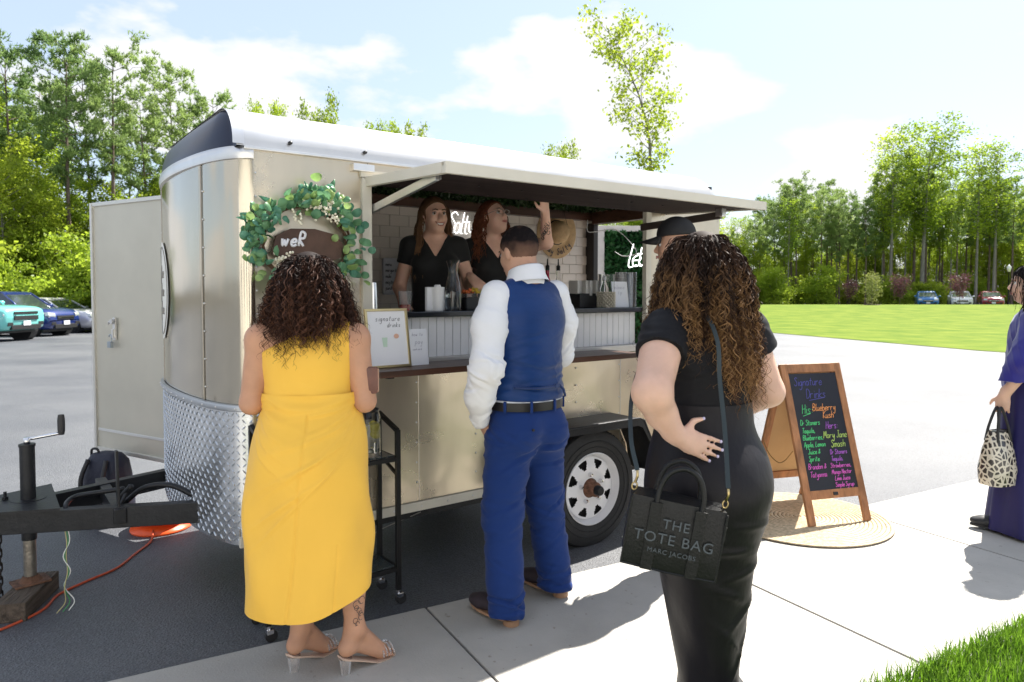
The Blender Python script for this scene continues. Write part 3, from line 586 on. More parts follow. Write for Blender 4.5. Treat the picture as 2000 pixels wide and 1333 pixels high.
# --- near side skin panels around the hatch opening
OX0, OX1, OZ0, OZ1 = .634, 2.61, 1.10, 2.05
def panel(x0, x1, z0, z1, name='side_panel', mat=m_skin, y0=0., y1=.03, dents=()):
    nx = max(2, int((x1-x0)/.03)); nz = max(2, int((z1-z0)/.03)); V = []; F = []
    for j in range(nz+1):
        for i in range(nx+1):
            x = x0+(x1-x0)*i/nx; z = z0+(z1-z0)*j/nz; y = y0
            for (dx, dz, r, a) in dents: y += a*math.exp(-((x-dx)**2+(z-dz)**2)/(r*r))
            V.append((x, y, z))
    for j in range(nz):
        for i in range(nx): a = j*(nx+1)+i; F.append((a, a+1, a+nx+2, a+nx+1))
    o = meshobj(name, V, F, mat, TRL, True)
    return o
rd = random.Random(3)
dents = [(.092, z, .035, .0045) for z in np.arange(.45, 2.1, .105)] + [(.60, z, .03, .002) for z in np.arange(.45, 2.1, .13)] + [(.45, 1.9, .12, .004), (.2, 1.25, .15, -.004), (.3, .8, .2, .005)]
panel(.075, OX0-.001, ZB+.048, ZD-.014, dents=dents)
panel(OX0+.001, OX1-.001, ZB+.048, OZ0, dents=[(rd.uniform(.7,2.5), rd.uniform(.45,1.0), rd.uniform(.06,.2), rd.uniform(-.004,.005)) for _ in range(14)])
panel(OX0+.001, OX1-.001, OZ1, ZD-.014)
panel(OX1+.001, LEN-.02, ZB+.048, ZD-.014, dents=[(3.0, 1.5, .2, .003), (2.9, .9, .15, -.003)])
mb = MB(); mb.box((1.70, -.004, ZB+.022), (3.40, .02, .048), b=.003); mb.build('bottom_rail', m_cream, TRL)
mb = MB()   # far, rear and inner shell
mb.box((1.70, W_-.015, (ZB+ZD)/2), (3.38, .03, ZD-ZB)); mb.box((3.385, .05, 1.2), (.03, .10, 1.7)); mb.box((3.385, 1.40, 1.2), (.03, .16, 1.7))
mb.build('far_shell', m_skin, TRL)
mb = MB(); mb.box((1.69, .75, .39), (3.36, 1.44, .06)); mb.build('floor', m_floor, TRL)
mb = MB(); mb.box((1.69, .75, 2.235), (3.34, 1.42, .03)); mb.build('ceiling', m_black, TRL)
mb = MB(); mb.box((1.62, .045, .75), (1.98, .02, .68)); mb.build('side_lining', m_ply, TRL)
for (x0, x1) in ((.10, .63), (2.66, 3.36)):
    mb = MB(); mb.box(((x0+x1)/2, .045, 1.3), (x1-x0, .02, 1.7)); mb.build('side_lining', m_ply, TRL)
mb = MB(); mb.box((.29, .75, 1.3), (.02, 1.4, 1.8)); mb.build('front_bulkhead', M('dark_lining', (.05,.04,.035), .7), TRL)
# rivets
mb = MB()
def rivet(x, z, r=.0055, y=-.001): mb.ball((x, y, z), (r, .004, r), 4)
for z in np.arange(.45, 2.1, .105): rivet(.092, z)
for z in np.arange(.5, 2.05, .16): rivet(.60, z, .005)
for x in np.arange(.12, 3.35, .16): rivet(x, ZB+.022, .005, -.015)
for x in np.arange(.9, 2.6, .37):
    for z in np.arange(.5, 1.05, .105): rivet(x, z, .006)
for z in np.arange(.5, 2.05, .2): rivet(3.33, z, .005); rivet(2.75, z, .004)
for i in (SI-1, 97-SI):
    x, y = NP[i]
    for z in np.arange(1.05, 2.05, .13): mb.ball((x-.002, y, z), .005, 4)
tag(mb.build('rivets', m_alu, TRL, True), kind='stuff')
for x in (.9, 1.64, 2.38):
    z1 = OZ0-.002; mb = MB(); mb.box((x+.012, -.0015, (ZB+.05+z1)/2), (.0025, .005, z1-ZB-.06)); mb.build('panel_seam', m_alu, TRL)
# hatch frame
for nm, c, d in (('hatch_jamb', (OX0-.012, -.006, 1.575), (.05, .03, .95)), ('hatch_jamb', (OX1+.02, -.006, 1.575), (.05, .035, .96))):
    mb = MB(); mb.box(c, d, b=.004); mb.build(nm, m_cream, TRL)
mb = MB(); mb.box((1.62, -.004, OZ1+.02), (2.06, .03, .035), b=.004); mb.build('hatch_header', m_cream, TRL)
mb = MB(); mb.box((.60, -.012, OZ1+.045), (.11, .05, .035), b=.004); mb.build('hinge_bracket', m_alu, TRL)
# --- raised hatch door
aw = empty('hatch_door', (0, 0, 0), 0, TRL); sl = -(2.05-2.018)/.76
def AY(y): return 2.052 + sl*(-y)
mb = MB(); x0, x1 = .615, 2.825
def slab4(mb, x0, x1, ya, yb, t0, t1): # top offset t0, bottom offset t1
    V = [(x, y, AY(y)+t) for x in (x0, x1) for y in (ya, yb) for t in (t0, t1)]
    mb.add(V, [(0,1,3,2), (4,6,7,5), (0,4,5,1), (2,3,7,6), (0,2,6,4), (1,5,7,3)])
slab4(mb, x0, x1, -.012, -.75, 0, -.012); mb.build('hatch_skin', m_skin, aw)
mb = MB(); slab4(mb, x0, x1, -.735, -.765, .003, -.044); mb.build('hatch_front_rail', m_cream, aw)
for xa, xb in ((x0, x0+.028), (x1-.028, x1)):
    mb = MB(); slab4(mb, xa-.001, xb+.001, -.012, -.734, .002, -.043); mb.build('hatch_side_rail', m_cream, aw)
mb = MB(); slab4(mb, x0+.03, x1-.03, -.014, -.733, -.0125, -.036); mb.build('hatch_lining', m_ply, aw)
mb = MB()
for x in np.arange(.75, 2.8, .26):
    for y in (-.12, -.42, -.68): mb.cyl((x, y, AY(y)-.033), (x, y, AY(y)-.040), .006, n=6)
tag(mb.build('hatch_screws', m_black, aw), kind='stuff')
def bar(a, b, wd, th, name, mat, par):
    a = Vector(a); b = Vector(b); d = b-a; mb = MB(); q = d.to_track_quat('X', 'Z').to_matrix().to_4x4()
    mb.box((d.length/2, 0, 0), (d.length, th, wd), Matrix.Translation(a) @ q, b=.003); return mb.build(name, mat, par)
bar((.662, .02, 1.90), (.662, -.62, 1.985), .038, .018, 'support_arm', m_alu, aw); bar((.677, -.2, 1.929), (.677, -.62, 1.985), .024, .012, 'arm_slide', M('dull_steel', (.4,.4,.41), .4, .9), aw)
bar((2.59, .01, 1.915), (2.68, -.55, 1.955), .045, .022, 'support_arm', M('brown_steel', (.06,.045,.04), .5, .3), aw)
mb = MB(); mb.box((2.68, -.55, 1.975), (.04, .05, .06), b=.004); mb.build('arm_bracket', m_alu, aw)
# --- interior: tiled back wall, beams, greenery overhead
bw = empty('back_wall', (0, 0, 0), 0, TRL); BY = 1.33
mb = MB(); mb.box((1.85, BY+.02, 1.245), (3.0, .03, 1.65)); mb.build('grout_backing', m_grout, bw)
tile = None; tw_, th_ = .15, .075
for j in range(13):
    z = 1.13 + j*(th_+.004)
    for i in range(16):
        x = 1.12 + i*(tw_+.004) + (.077 if j % 2 else 0)
        if x > 3.30: continue
        if tile is None:
            mb = MB(); mb.box((0,0,0), (tw_, .008, th_), b=.0025); tile = mb.build('tile', m_tile, bw); tile.location = (x, BY, z)
        else: inst(tile, None, (x, BY+random.uniform(-.0008, .0008), z), (random.uniform(-.006,.006), 0, random.uniform(-.006,.006)), parent=bw)
mb = MB(); mb.box((1.85, BY-.03, 2.135), (3.0, .07, .07), b=.004); mb.build('wooden_beam', m_wood, TRL)
mb = MB(); mb.box((1.02, BY-.03, 1.5), (.10, .07, 1.3), b=.004); mb.build('wooden_post', m_wood, TRL)
mb = MB(); mb.box((3.345, 1.30, 1.25), (.05, .13, 1.66), b=.004); mb.build('wooden_post', M('black_wood', (.02,.016,.016), .5), TRL)
mb = MB(); mb.box((3.34, .70, 2.12), (.06, 1.10, .10), b=.004); mb.build('wooden_beam', m_wood, TRL)
rg = np.random.RandomState(3); n = 16000; P = np.stack([.65+2.7*rg.rand(n), .10+1.2*rg.rand(n), 2.212-.05*rg.rand(n)**2], 1)
k = 2500; P2 = np.stack([1.1+2.2*rg.rand(k), 1.25+.05*rg.rand(k), 2.17+.05*rg.rand(k)], 1); P = np.concatenate([P, P2])
Vq, Fq = quads(P, .016, rg, .55, -.4)
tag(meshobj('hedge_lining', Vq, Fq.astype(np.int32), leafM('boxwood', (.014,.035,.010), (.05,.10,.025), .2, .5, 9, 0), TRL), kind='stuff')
# --- counter with boarded front, sill and outside ledge
mb = MB(); mb.box((1.62, .20, 1.375), (1.96, .40, .03), b=.005); mb.build('counter_top', M('black_counter', (.012,.013,.016), .25, coat=.3), TRL)
bf = empty('counter_front', (0,0,0), 0, TRL); pk = None
mb = MB(); mb.box((1.62, .075, 1.24), (1.95, .02, .24)); mb.build('backing', m_bead, bf)
for i in range(38):
    x = .672 + i*.0508
    if pk is None: mb = MB(); mb.box((0,0,0), (.0475, .012, .212), b=.003); pk = mb.build('plank', m_bead, bf); pk.location = (x, .056, 1.252)
    else: inst(pk, None, (x, .056+random.uniform(-.0006,.0006), 1.252), parent=bf)
mb = MB(); mb.box((1.62, .03, 1.1245), (1.97, .07, .043), b=.004); mb.build('sill', M('sill_metal', (.55,.53,.50), .4, .5, var=.08, vs=5), TRL)
mb = MB(); mb.box((1.39, -.165, 1.115), (1.70, .29, .030), b=.004); mb.build('ledge', m_wood, TRL)
for x in (.62, 1.3):
    mb = MB(); mb.box((x, -.02, .98), (.035, .012, .235), b=.002); mb.box((x, -.14, 1.094), (.035, .25, .010), b=.002); mb.build('ledge_bracket', m_black, TRL)
mb = MB(); mb.box((2.0, 1.1, 1.19), (2.2, .40, .03), b=.004); mb.box((2.0, 1.1, .80), (2.2, .38, .75)); mb.build('back_bench', M('bench_white', (.62,.60,.57), .5), TRL)
# --- stone guard of tread plate
m_tread = M('tread_plate', (.66,.68,.70), .26, .92, var=.08, vs=10, bump=.12, bs=14)
sg = empty('stone_guard', (0,0,0), 0, TRL); path = [(.10, 0.)] + [(x, y) for x, y in NP] + [(.05, W_)]
def offs(path, o):
    out = []
    for i, (x, y) in enumerate(path):
        a = Vector(path[max(i-1, 0)]); b = Vector(path[min(i+1, len(path)-1)]); t = (b-a).normalized(); out.append((x - t.y*-1*(-o) if False else x + (-t.y)*-o*-1, y, t))
    return out
cum = [0]; 
for a, b in zip(path, path[1:]): cum.append(cum[-1]+(Vector(b)-Vector(a)).length)
def on(s, o):
    x = np.interp(s, cum, [p[0] for p in path]); y = np.interp(s, cum, [p[1] for p in path]); e = .01
    x2 = np.interp(min(cum[-1], s+e), cum, [p[0] for p in path]); y2 = np.interp(min(cum[-1], s+e), cum, [p[1] for p in path]); x1 = np.interp(max(0, s-e), cum, [p[0] for p in path]); y1 = np.interp(max(0, s-e), cum, [p[1] for p in path])
    t = Vector((x2-x1, y2-y1)).normalized(); nrm = Vector((-t.y, t.x)); 
    if nrm.dot(Vector((x-.6, y-W_/2))) < 0: nrm = -nrm
    return Vector((x, y)) + nrm*o, t, nrm
S = np.linspace(0, cum[-1], 110); mb = MB(); rings = []
for s in S:
    p, t, nr = on(s, .008); lo = ZB-.005; rings.append([(p.x, p.y, lo), (p.x, p.y, .965)])
mb.loft(rings, closed=False, cap=False); mb.build('plate', m_tread, sg, True)
mb = MB(); vv = []; ff = []
for j, z in enumerate(np.arange(ZB+.018, .95, .0285)):
    for i, s in enumerate(np.arange(.012, min(cum[-1], 1.75), .0285)):
        p, t, nr = on(s, .0085); a = 1 if (i+j) % 2 else -1; u = Vector((t.x*.7071, t.y*.7071, .7071*a)); w = Vector((t.x*.7071, t.y*.7071, -.7071*a)); c = Vector((p.x, p.y, z)); nn = Vector((nr.x, nr.y, 0)); L, B = .0140, .0038; o = len(vv)
        vv += [c-u*L, c+w*B, c+u*L, c-w*B, c-u*L*.55+nn*.003, c+u*L*.55+nn*.003]; ff += [(o,o+1,o+4), (o+1,o+5,o+4), (o+1,o+2,o+5), (o+2,o+3,o+5), (o+3,o+4,o+5), (o+3,o,o+4)]
tag(meshobj('treads', vv, ff, m_tread, sg), kind='stuff')
mb = MB(); rings = []
for s in S:
    p, t, nr = on(s, .004); rings.append([(p.x+nr.x*o, p.y+nr.y*o, z) for o, z in ((0,.955),(.016,.957),(.020,.97),(.016,.985),(0,.987))])
mb.loft(rings, closed=True, cap=True); mb.build('guard_trim', M('zinc', (.45,.47,.50), .4, .9), sg, True, autos=50)
mb = MB()
for z in np.arange(.42, .95, .10): mb.ball((.09, -.0095, z), (.006,.004,.006), 4)
for s in np.arange(.10, 1.5, .12): 
    p, t, nr = on(s, .0235); mb.ball((p.x, p.y, .971), .0045, 4)
tag(mb.build('guard_rivets', m_alu, sg, True), kind='stuff')
# oval decal on the nose
m_decal = M('decal_white', (.80,.80,.76), .4)
mb = MB(); ring = []; V = [(*on(.0,0)[0], 0)]; sC = cum[-1]*.5+.36; V = []; F = []
nn_ = 40
for r in (0.001, .5, .9, 1.):
    for k in range(nn_):
        p, t, nr = on(sC+.24*r*cos(2*pi*k/nn_), .006); V.append((p.x, p.y, 1.50+.27*r*sin(2*pi*k/nn_)))
for j in range(3):
    for k in range(nn_): F.append((j*nn_+k, j*nn_+(k+1) % nn_, (j+1)*nn_+(k+1) % nn_, (j+1)*nn_+k))
meshobj('oval_decal', V, F, m_decal, TRL, True)
# decal lettering too far round the nose to read: a ring and a few strokes
mb = MB()
for rr_ in (.9,): mb.tube([(*(on(sC+.24*rr_*cos(a), .008)[0]), 1.5+.27*rr_*sin(a)) for a in np.linspace(0, 2*pi, 60)], .0025, 4)
for z0, ln in ((1.60,.14),(1.5,.2),(1.40,.14)): 
    st, wd = strokes('salty', .07, 0, 0)
    for q in st: mb.tube([(*(on(sC-.10+p[0]*1.0, .008)[0]), z0-.03+p[1]) for p in q], .003, 4)
mb.build('decal_lettering', M('decal_grey', (.25,.24,.22), .5), TRL)
# --- wheel, fender
def make_wheel(par, cx, cy, cz, s=-1):
    R = .345; X = TR(cx, cy, cz, rx=pi/2 if s < 0 else -pi/2); w = empty('wheel', (0,0,0), 0, par)
    mb = MB(); mb.lathe([(.205,-.09),(.24,-.10),(.30,-.102),(.335,-.088),(R,-.07),(R,.07),(.335,.088),(.30,.102),(.24,.10),(.214,.088),(.205,.07)], 64, X); mb.build('tyre', M('trailer_tyre', (.022,.022,.023), .75, bump=.2, bs=60, var=.2, vs=6), w, True, autos=35)
    mb = MB()
    for k in range(72):
        a = 2*pi*k/72
        for z in (-.045, 0, .045): mb.box((R+.001, 0, z), (.008, .018, .034), X @ Matrix.Rotation(a+z, 4, 'Z') @ TR(rz=0, rx=.35))
    tag(mb.build('tyre_tread', m_tyre, w), kind='stuff')
    mb = MB(); mb.tube([(cos(a)*.283, sin(a)*.283, .1035) for a in np.linspace(0, 2*pi, 64, endpoint=False)], .003, 4, X, closed=True); mb.tube([(cos(a)*.248, sin(a)*.248, .101) for a in np.linspace(0, 2*pi, 64, endpoint=False)], .003, 4, X, closed=True); mb.build('tyre_ridge', m_tyre, w, True)
    m_rim = M('white_rim', (.74,.74,.76), .32, coat=.4, var=.04, vs=8); mb = MB()
    mb.lathe([(.206,.07),(.214,.093),(.209,.097),(.203,.088),(.196,.055),(.188,.045),(.184,.058)], 64, X)
    prof = [(.184,.058),(.172,.064),(.160,.067),(.147,.069),(.134,.071),(.120,.072),(.104,.070),(.09,.066),(.075,.066),(.058,.066)]; nn = 128; V = []; F = []
    for r, z in prof: V += [(r*cos(2*pi*k/nn), r*sin(2*pi*k/nn), z) for k in range(nn)]
    for j in range(len(prof)-1):
        for k in range(nn):
            rm = (prof[j][0]+prof[j+1][0])/2; ph = ((k+.5) % 16)-8; half = {1:4.2,2:3.6,3:3.0,4:2.2}.get(j, 0)
            if half and abs(ph) < half: continue
            F.append((j*nn+k, j*nn+(k+1) % nn, (j+1)*nn+(k+1) % nn, (j+1)*nn+k))
    mb.add(V, F, X); mb.build('rim', m_rim, w, True, autos=40)
    mb = MB(); mb.lathe([(.001,.035),(.19,.035)], 40, X); mb.build('brake_drum', M('drum_black', (.01,.01,.01), .7), w)
    mb = MB(); mb.lathe([(.058,.06),(.046,.075),(.043,.115),(.036,.122),(.001,.122)], 28, X); mb.build('hub', M('rusty_hub', (.16,.075,.045), .75, var=.5, vs=40, bump=.4, bs=90), w, True, autos=50)
    mb = MB(); mb.lathe([(.029,.118),(.029,.150),(.024,.158),(.001,.158)], 24, X); mb.build('grease_cap', m_black, w, True, autos=50)
    for k in range(5):
        a = 2*pi*k/5+.4; mb = MB(); mb.lathe([(.013,.066),(.013,.083),(.009,.092),(.001,.093)], 6, X @ TR(.083*cos(a), .083*sin(a), 0)); mb.build('lug_nut', m_chrome, w)
    return w
make_wheel(TRL, 1.955, -.125, .335); make_wheel(TRL, 1.955, W_+.125, .335, 1)
for side, y0, y1 in ((-1, -.26, -.004), (1, W_+.004, W_+.26)):
    fd = empty('fender', (0,0,0), 0, TRL); yc = (y0+y1)/2
    mb = MB(); pr = [(1.44,.36),(1.46,.50),(1.58,.705),(1.62,.722),(2.30,.722),(2.34,.705),(2.45,.50),(2.47,.36)]
    mb.loft([[(x, y0, z) for x, z in pr], [(x, y1, z) for x, z in pr]], closed=False, cap=False); mb.build('fender_top', m_black, fd, True, autos=30)
    yo = y0 if side < 0 else y1
    mb = MB(); mb.loft([[(x, yo, z) for x, z in pr], [(x+(.012 if x < 1.9 else -.012), yo-.001, z-.045 if z > .6 else z) for x, z in pr]], closed=False, cap=False); mb.tube([(x, yo, z) for x, z in pr], .006, 6); mb.build('fender_lip', m_black, fd, True)
mb = MB(); mb.cyl((1.955, .0, .30), (1.955, W_, .30), .035, n=12)
for y in (.12, W_-.12):
    mb.box((1.69, y, .32), (3.2, .06, .07))
mb.build('axle_frame', m_black, TRL)
# --- tongue, coupler, jack
tg = empty('tongue', (0,0,0), 0, TRL); AP = Vector((-1.02, .84, .43))
for nm, a in (('tongue_rail', Vector((.14, .30, .43))), ('tongue_rail', Vector((.14, 1.24, .43)))):
    bar(a, AP, .10, .055, nm, m_black, tg)
mb = MB(); mb.prism([(-1.18,.80),(-1.18,.92),(-.93,1.0),(-.63,1.12),(-.63,.60),(-.93,.72)], .012, TR(0,0,.486)); mb.build('coupler_plate', m_black, tg)
mb = MB(); mb.box((-1.22, .86, .45), (.26, .10, .09), b=.03); mb.build('coupler', m_black, tg)
bar((-.40, .50, .44), (-.40, 1.20, .44), .07, .05, 'cross_bar', m_black, tg)
bar((-.40, .545, .43), (-.405, .545, .745), .012, .034, 'upright_bar', m_black, tg)
bar((-.40, .56, .46), (-.34, .60, .56), .014, .014, 'upright_brace', m_black, tg)
jk = empty('jack', (-.74, .87, 0), 0, TRL)
mb = MB(); mb.cyl((0,0,.30), (0,0,.755), .032, n=24); mb.cyl((0,0,.752), (0,0,.764), .035, n=24); mb.cyl((0,0,.485),(0,0,.50),.075,n=24); mb.build('outer_tube', m_black, jk, True, autos=40)
mb = MB(); mb.cyl((0,0,.10), (0,0,.31), .027, n=20); mb.build('inner_tube', M('worn_steel', (.30,.27,.23), .4, .85, var=.35, vs=16, bump=.2, bs=60), jk, True, autos=40)
mb = MB(); mb.box((0,0,.094), (.15,.12,.010), b=.004, rz=.2); mb.lathe([(.05,.099),(.03,.125)], 16); mb.build('foot_plate', M('rust', (.15,.075,.045), .85, var=.5, vs=22, bump=.5, bs=70), jk)
mb = MB(); mb.cyl((0,0,.76), (0,0,.795), .014, n=12); c1 = Vector((.135,-.085,.815)); mb.tube([(0,0,.788), (.03,-.02,.792), c1], .008, 8); mb.build('crank_arm', m_chrome, jk, True)
mb = MB(); mb.lathe([(.001,0),(.012,.001),(.016,.02),(.0165,.07),(.013,.098),(.001,.10)], 16, TR(c1.x, c1.y, c1.z-.01)); mb.build('crank_grip', M('grip', (.03,.03,.032), .5), jk, True, autos=60)
mb = MB(); mb.cyl((-.09,.05,.49), (-.09,.05,.535), .007, n=8); mb.cyl((-.09,.05,.50), (-.09,.05,.512), .015, n=6); mb.build('bolt', m_black, jk)
# trailer wiring
def wire(name, pts, r, mat, par, n=6, seg=6): 
    mb = MB(); mb.tube(catmull(pts, seg), r, 6 if n < 6 else n); return mb.build(name, mat, par, True)
wire('brake_hose', [(-.02,.42,.44),(-.16,.52,.54),(-.28,.60,.535),(-.36,.66,.46),(-.38,.62,.50),(-.34,.57,.56)], .014, m_black, tg)
wire('cable_sleeve', [(-.36,.66,.53),(-.46,.70,.52),(-.55,.76,.503),(-.595,.71,.49),(-.605,.655,.47),(-.608,.645,.40)], .012, m_black, tg)
for c, dx in (((.05,.25,.08), 0), ((.75,.75,.7), .006), ((.45,.40,.2), -.006)):
    wire('loose_wire', [(-.608+dx,.645,.40),(-.60+dx,.63,.33),(-.615-dx,.63,.26),(-.60+dx,.62,.19),(-.62,.62+dx*2,.12),(-.60+dx*3,.615,.05),(-.63+dx*4,.60,.012)], .0026, M('wire%.2f' % c[0], c, .5), tg)
# safety chain from the coupler
def link_mesh():
    mb = MB(); pts = [(.011*cos(a), .0, .016*sin(a)+(.008 if sin(a) > 0 else -.008)) for a in np.linspace(0, 2*pi, 14, endpoint=False)]; mb.tube(pts, .0042, 5, closed=True); return mb
ch = empty('safety_chain', (0,0,0), 0, TRL); lk = None; m_ch = M('chain_steel', (.035,.03,.028), .6, .6, var=.4, vs=30)
cpts = [(-.86,.83,.40-.033*i) for i in range(12)] + [(-.865+.012*(i % 3)-.012*i, .80-.02*i, .016+.012*(i % 2)) for i in range(7)]
for i, c in enumerate(cpts):
    r = (0, 0, pi/2*(i % 2)+.3) if i < 12 else (1.3, random.uniform(0, 3), random.uniform(0, 3))
    if lk is None: lk = link_mesh().build('link', m_ch, ch, True); lk.location = c; lk.rotation_euler = r
    else: inst(lk, None, c, r, parent=ch)
# --- open door on the far side
D0 = Vector(tw(.10, W_-.004)); dl = Vector((-2.86, 4.86, 0)) - Vector((D0.x, D0.y, 0)); DA = atan2(dl.y, dl.x) - TA
dr = empty('side_door', (.10, W_-.004, 0), DA, TRL); DW = .97
mb = MB(); mb.box((DW/2, 0, 1.25), (DW, .028, 1.66), b=.004); mb.build('door_panel', M('door_skin', (.52,.50,.43), .36, .35, var=.06, vs=2, bump=.15, bs=3), dr)
for nm, c, d in (('door_edge', (DW-.012, .004, 1.25), (.026, .045, 1.69)), ('door_edge', (.012, .004, 1.25), (.026, .045, 1.69)), ('door_edge', (DW/2, .004, 2.083), (DW-.06, .042, .026)), ('door_edge', (DW/2, .004, .417), (DW-.06, .042, .026))):
    mb = MB(); mb.box(c, d, b=.003); mb.build(nm, M('door_edging', (.62,.61,.57), .35, .7), dr)
mb = MB(); mb.box((DW/2, .018, .55), (DW-.08, .006, .018), b=.002); mb.build('kick_strip', m_alu, dr)
lt = empty('latch', (DW*.72, .02, 1.245), 0, dr); 
mb = MB(); mb.box((0,.008,0), (.028,.012,.15), b=.004); mb.cyl((0,.02,.05),(0,.034,.05),.016,n=12); mb.tube([(0,.024,.055),(.035,.026,.045),(.045,.022,.03)], .006, 6); mb.box((0,.018,-.03),(.018,.016,.06), b=.003); mb.build('latch_plate', m_alu, lt)
mb = MB(); mb.tube([(.022+.014*cos(a), .026, -.055+(.016*sin(a) if sin(a) > 0 else 0)-(.03 if sin(a) < 0 else 0)) for a in np.linspace(0, pi, 10)]+[(.008,.026,-.09)], .004, 6); mb.box((.022,.026,-.105), (.04,.022,.042), b=.005); mb.build('padlock', M('padlock_steel', (.35,.4,.45), .35, .8), lt)

# ---------------------------------------------------------------- props on and around the trailer
def tthing(name, x, y, z, label, cat, group=None, rz=0.): return tag(empty(name, tw(x, y, z), TA+rz), label, cat, group)
m_glassc = M('clear_glass', (.97,.98,.98), .02, trans=1., ior=1.3, spec=.5); m_plas = M('clear_plastic', (.95,.96,.97), .08, trans=.95, ior=1.15); m_white = M('matte_white', (.78,.79,.80), .55); m_paper = M('paper', (.82,.83,.86), .6)
m_ink = M('ink', (.08,.08,.10), .7); m_gold = M('gold_frame', (.62,.50,.26), .3, .85); m_steel = M('stainless', (.66,.67,.68), .2, 1., var=.05, vs=20); m_hat = M('straw', (.60,.41,.22), .75, var=.12, vs=30, bump=.5, bs=150)
FR = TR(rx=pi/2)    # stands letters up, facing -y
# wreath
wr = tthing('wreath', .31, -.012, 1.715, 'green eucalyptus wreath with cream blossom and a brown sign, hung on the trailer side', 'wreath'); rw = random.Random(8)
mb = MB(); ring = []
for k in range(3): mb.tube([((.205+.014*sin(5*a+k*2))*cos(a), -.012+.012*cos(7*a+k), (.185+.014*cos(4*a+k))*sin(a)) for a in np.linspace(0, 2*pi, 60, endpoint=False)], .006, 5, closed=True)
mb.build('vine_ring', M('vine', (.10,.055,.03), .8), wr, True)
def leafmesh(kind):
    mb = MB(); pts = []
    L, Wd = (.050, .021) if kind == 0 else ((.072, .011) if kind == 1 else (.040, .017)); n = 8
    n = 10; lf = [(L*i/n, Wd*(sin(pi*i/n)**.9 if kind == 1 else max(0, 1-(2*i/n-1)**2)**.5)) for i in range(n+1)]
    V = [(x, 0, .010*sin(pi*x/L)) for x, w in lf] + [(x, w, .010*sin(pi*x/L)-.006) for x, w in lf] + [(x, -w, .010*sin(pi*x/L)-.006) for x, w in lf]; N = n+1; F = []
    for i in range(n): F += [(i, i+1, N+i+1, N+i), (i+1, i, 2*N+i, 2*N+i+1)]
    return mb.add(V, F)
lm = [leafM('eucalyptus_a', (.07,.20,.11), (.16,.34,.17), .3, .35, 20, .5), leafM('eucalyptus_b', (.20,.36,.10), (.38,.52,.20), .35, .4, 20, .4), leafM('eucalyptus_c', (.05,.18,.11), (.12,.30,.20), .25, .35, 20, .5)]
LP = []
for mi, m_ in enumerate(lm):
    for kd in (0, 1, 2): LP.append((leafmesh(kd).build('leaf', m_, wr, True), kd))
for o, k in LP: o.location = (.2*cos(k+1), -.03, .18*sin(k+1))
prow = []
for i in range(285):
    a = rw.uniform(0, 2*pi); rr_ = rw.gauss(1.0, .17); 
    if rw.random() < .16: a = rw.gauss(1.35, .25); rr_ = rw.uniform(1.0, 1.35)
    if rw.random() < .14: a = rw.gauss(2.9, .3); rr_ = rw.uniform(1.0, 1.32)
    src, kd = rw.choice(LP)
    if kd == 1 and rw.random() < .55: src, kd = LP[0]
    p = (.215*rr_*cos(a), -.022-rw.random()*.06, .19*rr_*sin(a)); out_a = a + rw.gauss(0, .8)
    q = Matrix.Rotation(-out_a, 4, 'Y') @ Matrix.Rotation(rw.uniform(-1.2, .2), 4, 'Z') @ Matrix.Rotation(rw.uniform(-.9, .9)+pi/2, 4, 'X')
    o = inst(src, None, p, None, rw.uniform(.75, 1.15), wr); o.rotation_euler = q.to_euler()
for (cx, cz, n) in ((.05, .17, 60), (.115, .195, 50), (-.12, -.075, 40), (.12, .12, 25), (-.06,.12,14)):
    mb = MB()
    for _ in range(n): mb.ball((cx+rw.gauss(0, .026), -.075+rw.gauss(0, .01), cz+rw.gauss(0, .014)), .0068, 3)
    mb.build('blossom', M('cream_blossom', (.82,.78,.62), .7), wr, True)
mb = MB(); poly = [(-.19,-.055),(-.17,.05),(-.09,.095),(.04,.10),(.15,.075),(.20,.02),(.19,-.06),(.1,-.10),(-.08,-.095)]; mb.prism([(p[0]*.86, p[1]*.8-.01) for p in poly], .012, TR(0,-.026,0,rx=pi/2)); mb.build('sign_board', M('sign_wood', (.085,.045,.03), .6, var=.3, vs=10), wr)
st, wd = strokes('weR', .062, -.125, -.012, .2, 1.12); lettering('sign_lettering', st, M('white_script', (.80,.80,.84), .5), wr, .0065, TR(0,-.041,0) @ FR)
# framed menu and cards on the ledge
fr = tthing('framed_menu', .665, -.17, 1.131, 'gold-framed white menu leaning on the wooden ledge', 'picture frame'); Xf = TR(rx=-.17, rz=.0)
fw, fh = .225, .285
for nm, c, d in (('frame_bar', (0,0,.006), (fw,.014,.012)), ('frame_bar', (0,0,fh-.006), (fw,.014,.012)), ('frame_bar', (-fw/2+.006,0,fh/2), (.012,.014,fh-.024)), ('frame_bar', (fw/2-.006,0,fh/2), (.012,.014,fh-.024))):
    mb = MB(); mb.box(c, d, Xf, b=.002); mb.build(nm, m_gold, fr)
mb = MB(); mb.box((0,.002,fh/2), (fw-.022,.006,fh-.022), Xf); mb.build('sheet', m_paper, fr)
Xt = Xf @ TR(0,-.0022,0) @ FR
st, w1 = strokes('signature', .026, -.06, .225, .25, 1.2); st2, _ = strokes('drinks', .022, .0, .195, .25, 1.2); lettering('lettering', st+st2, m_ink, fr, .0011, Xt)
mb = MB(); mb.prism([(-.028,.10),(-.008,.10),(-.004,.145),(-.032,.145)], .0006, Xt); mb.build('printed_glass', M('print_green', (.55,.72,.58), .6), fr)
mb = MB(); mb.prism([(.045+.014*cos(a), .150+.012*sin(a)) for a in np.linspace(0, 2*pi, 10, endpoint=False)], .0006, Xt); mb.build('printed_flower', M('print_orange', (.75,.45,.32), .6), fr)
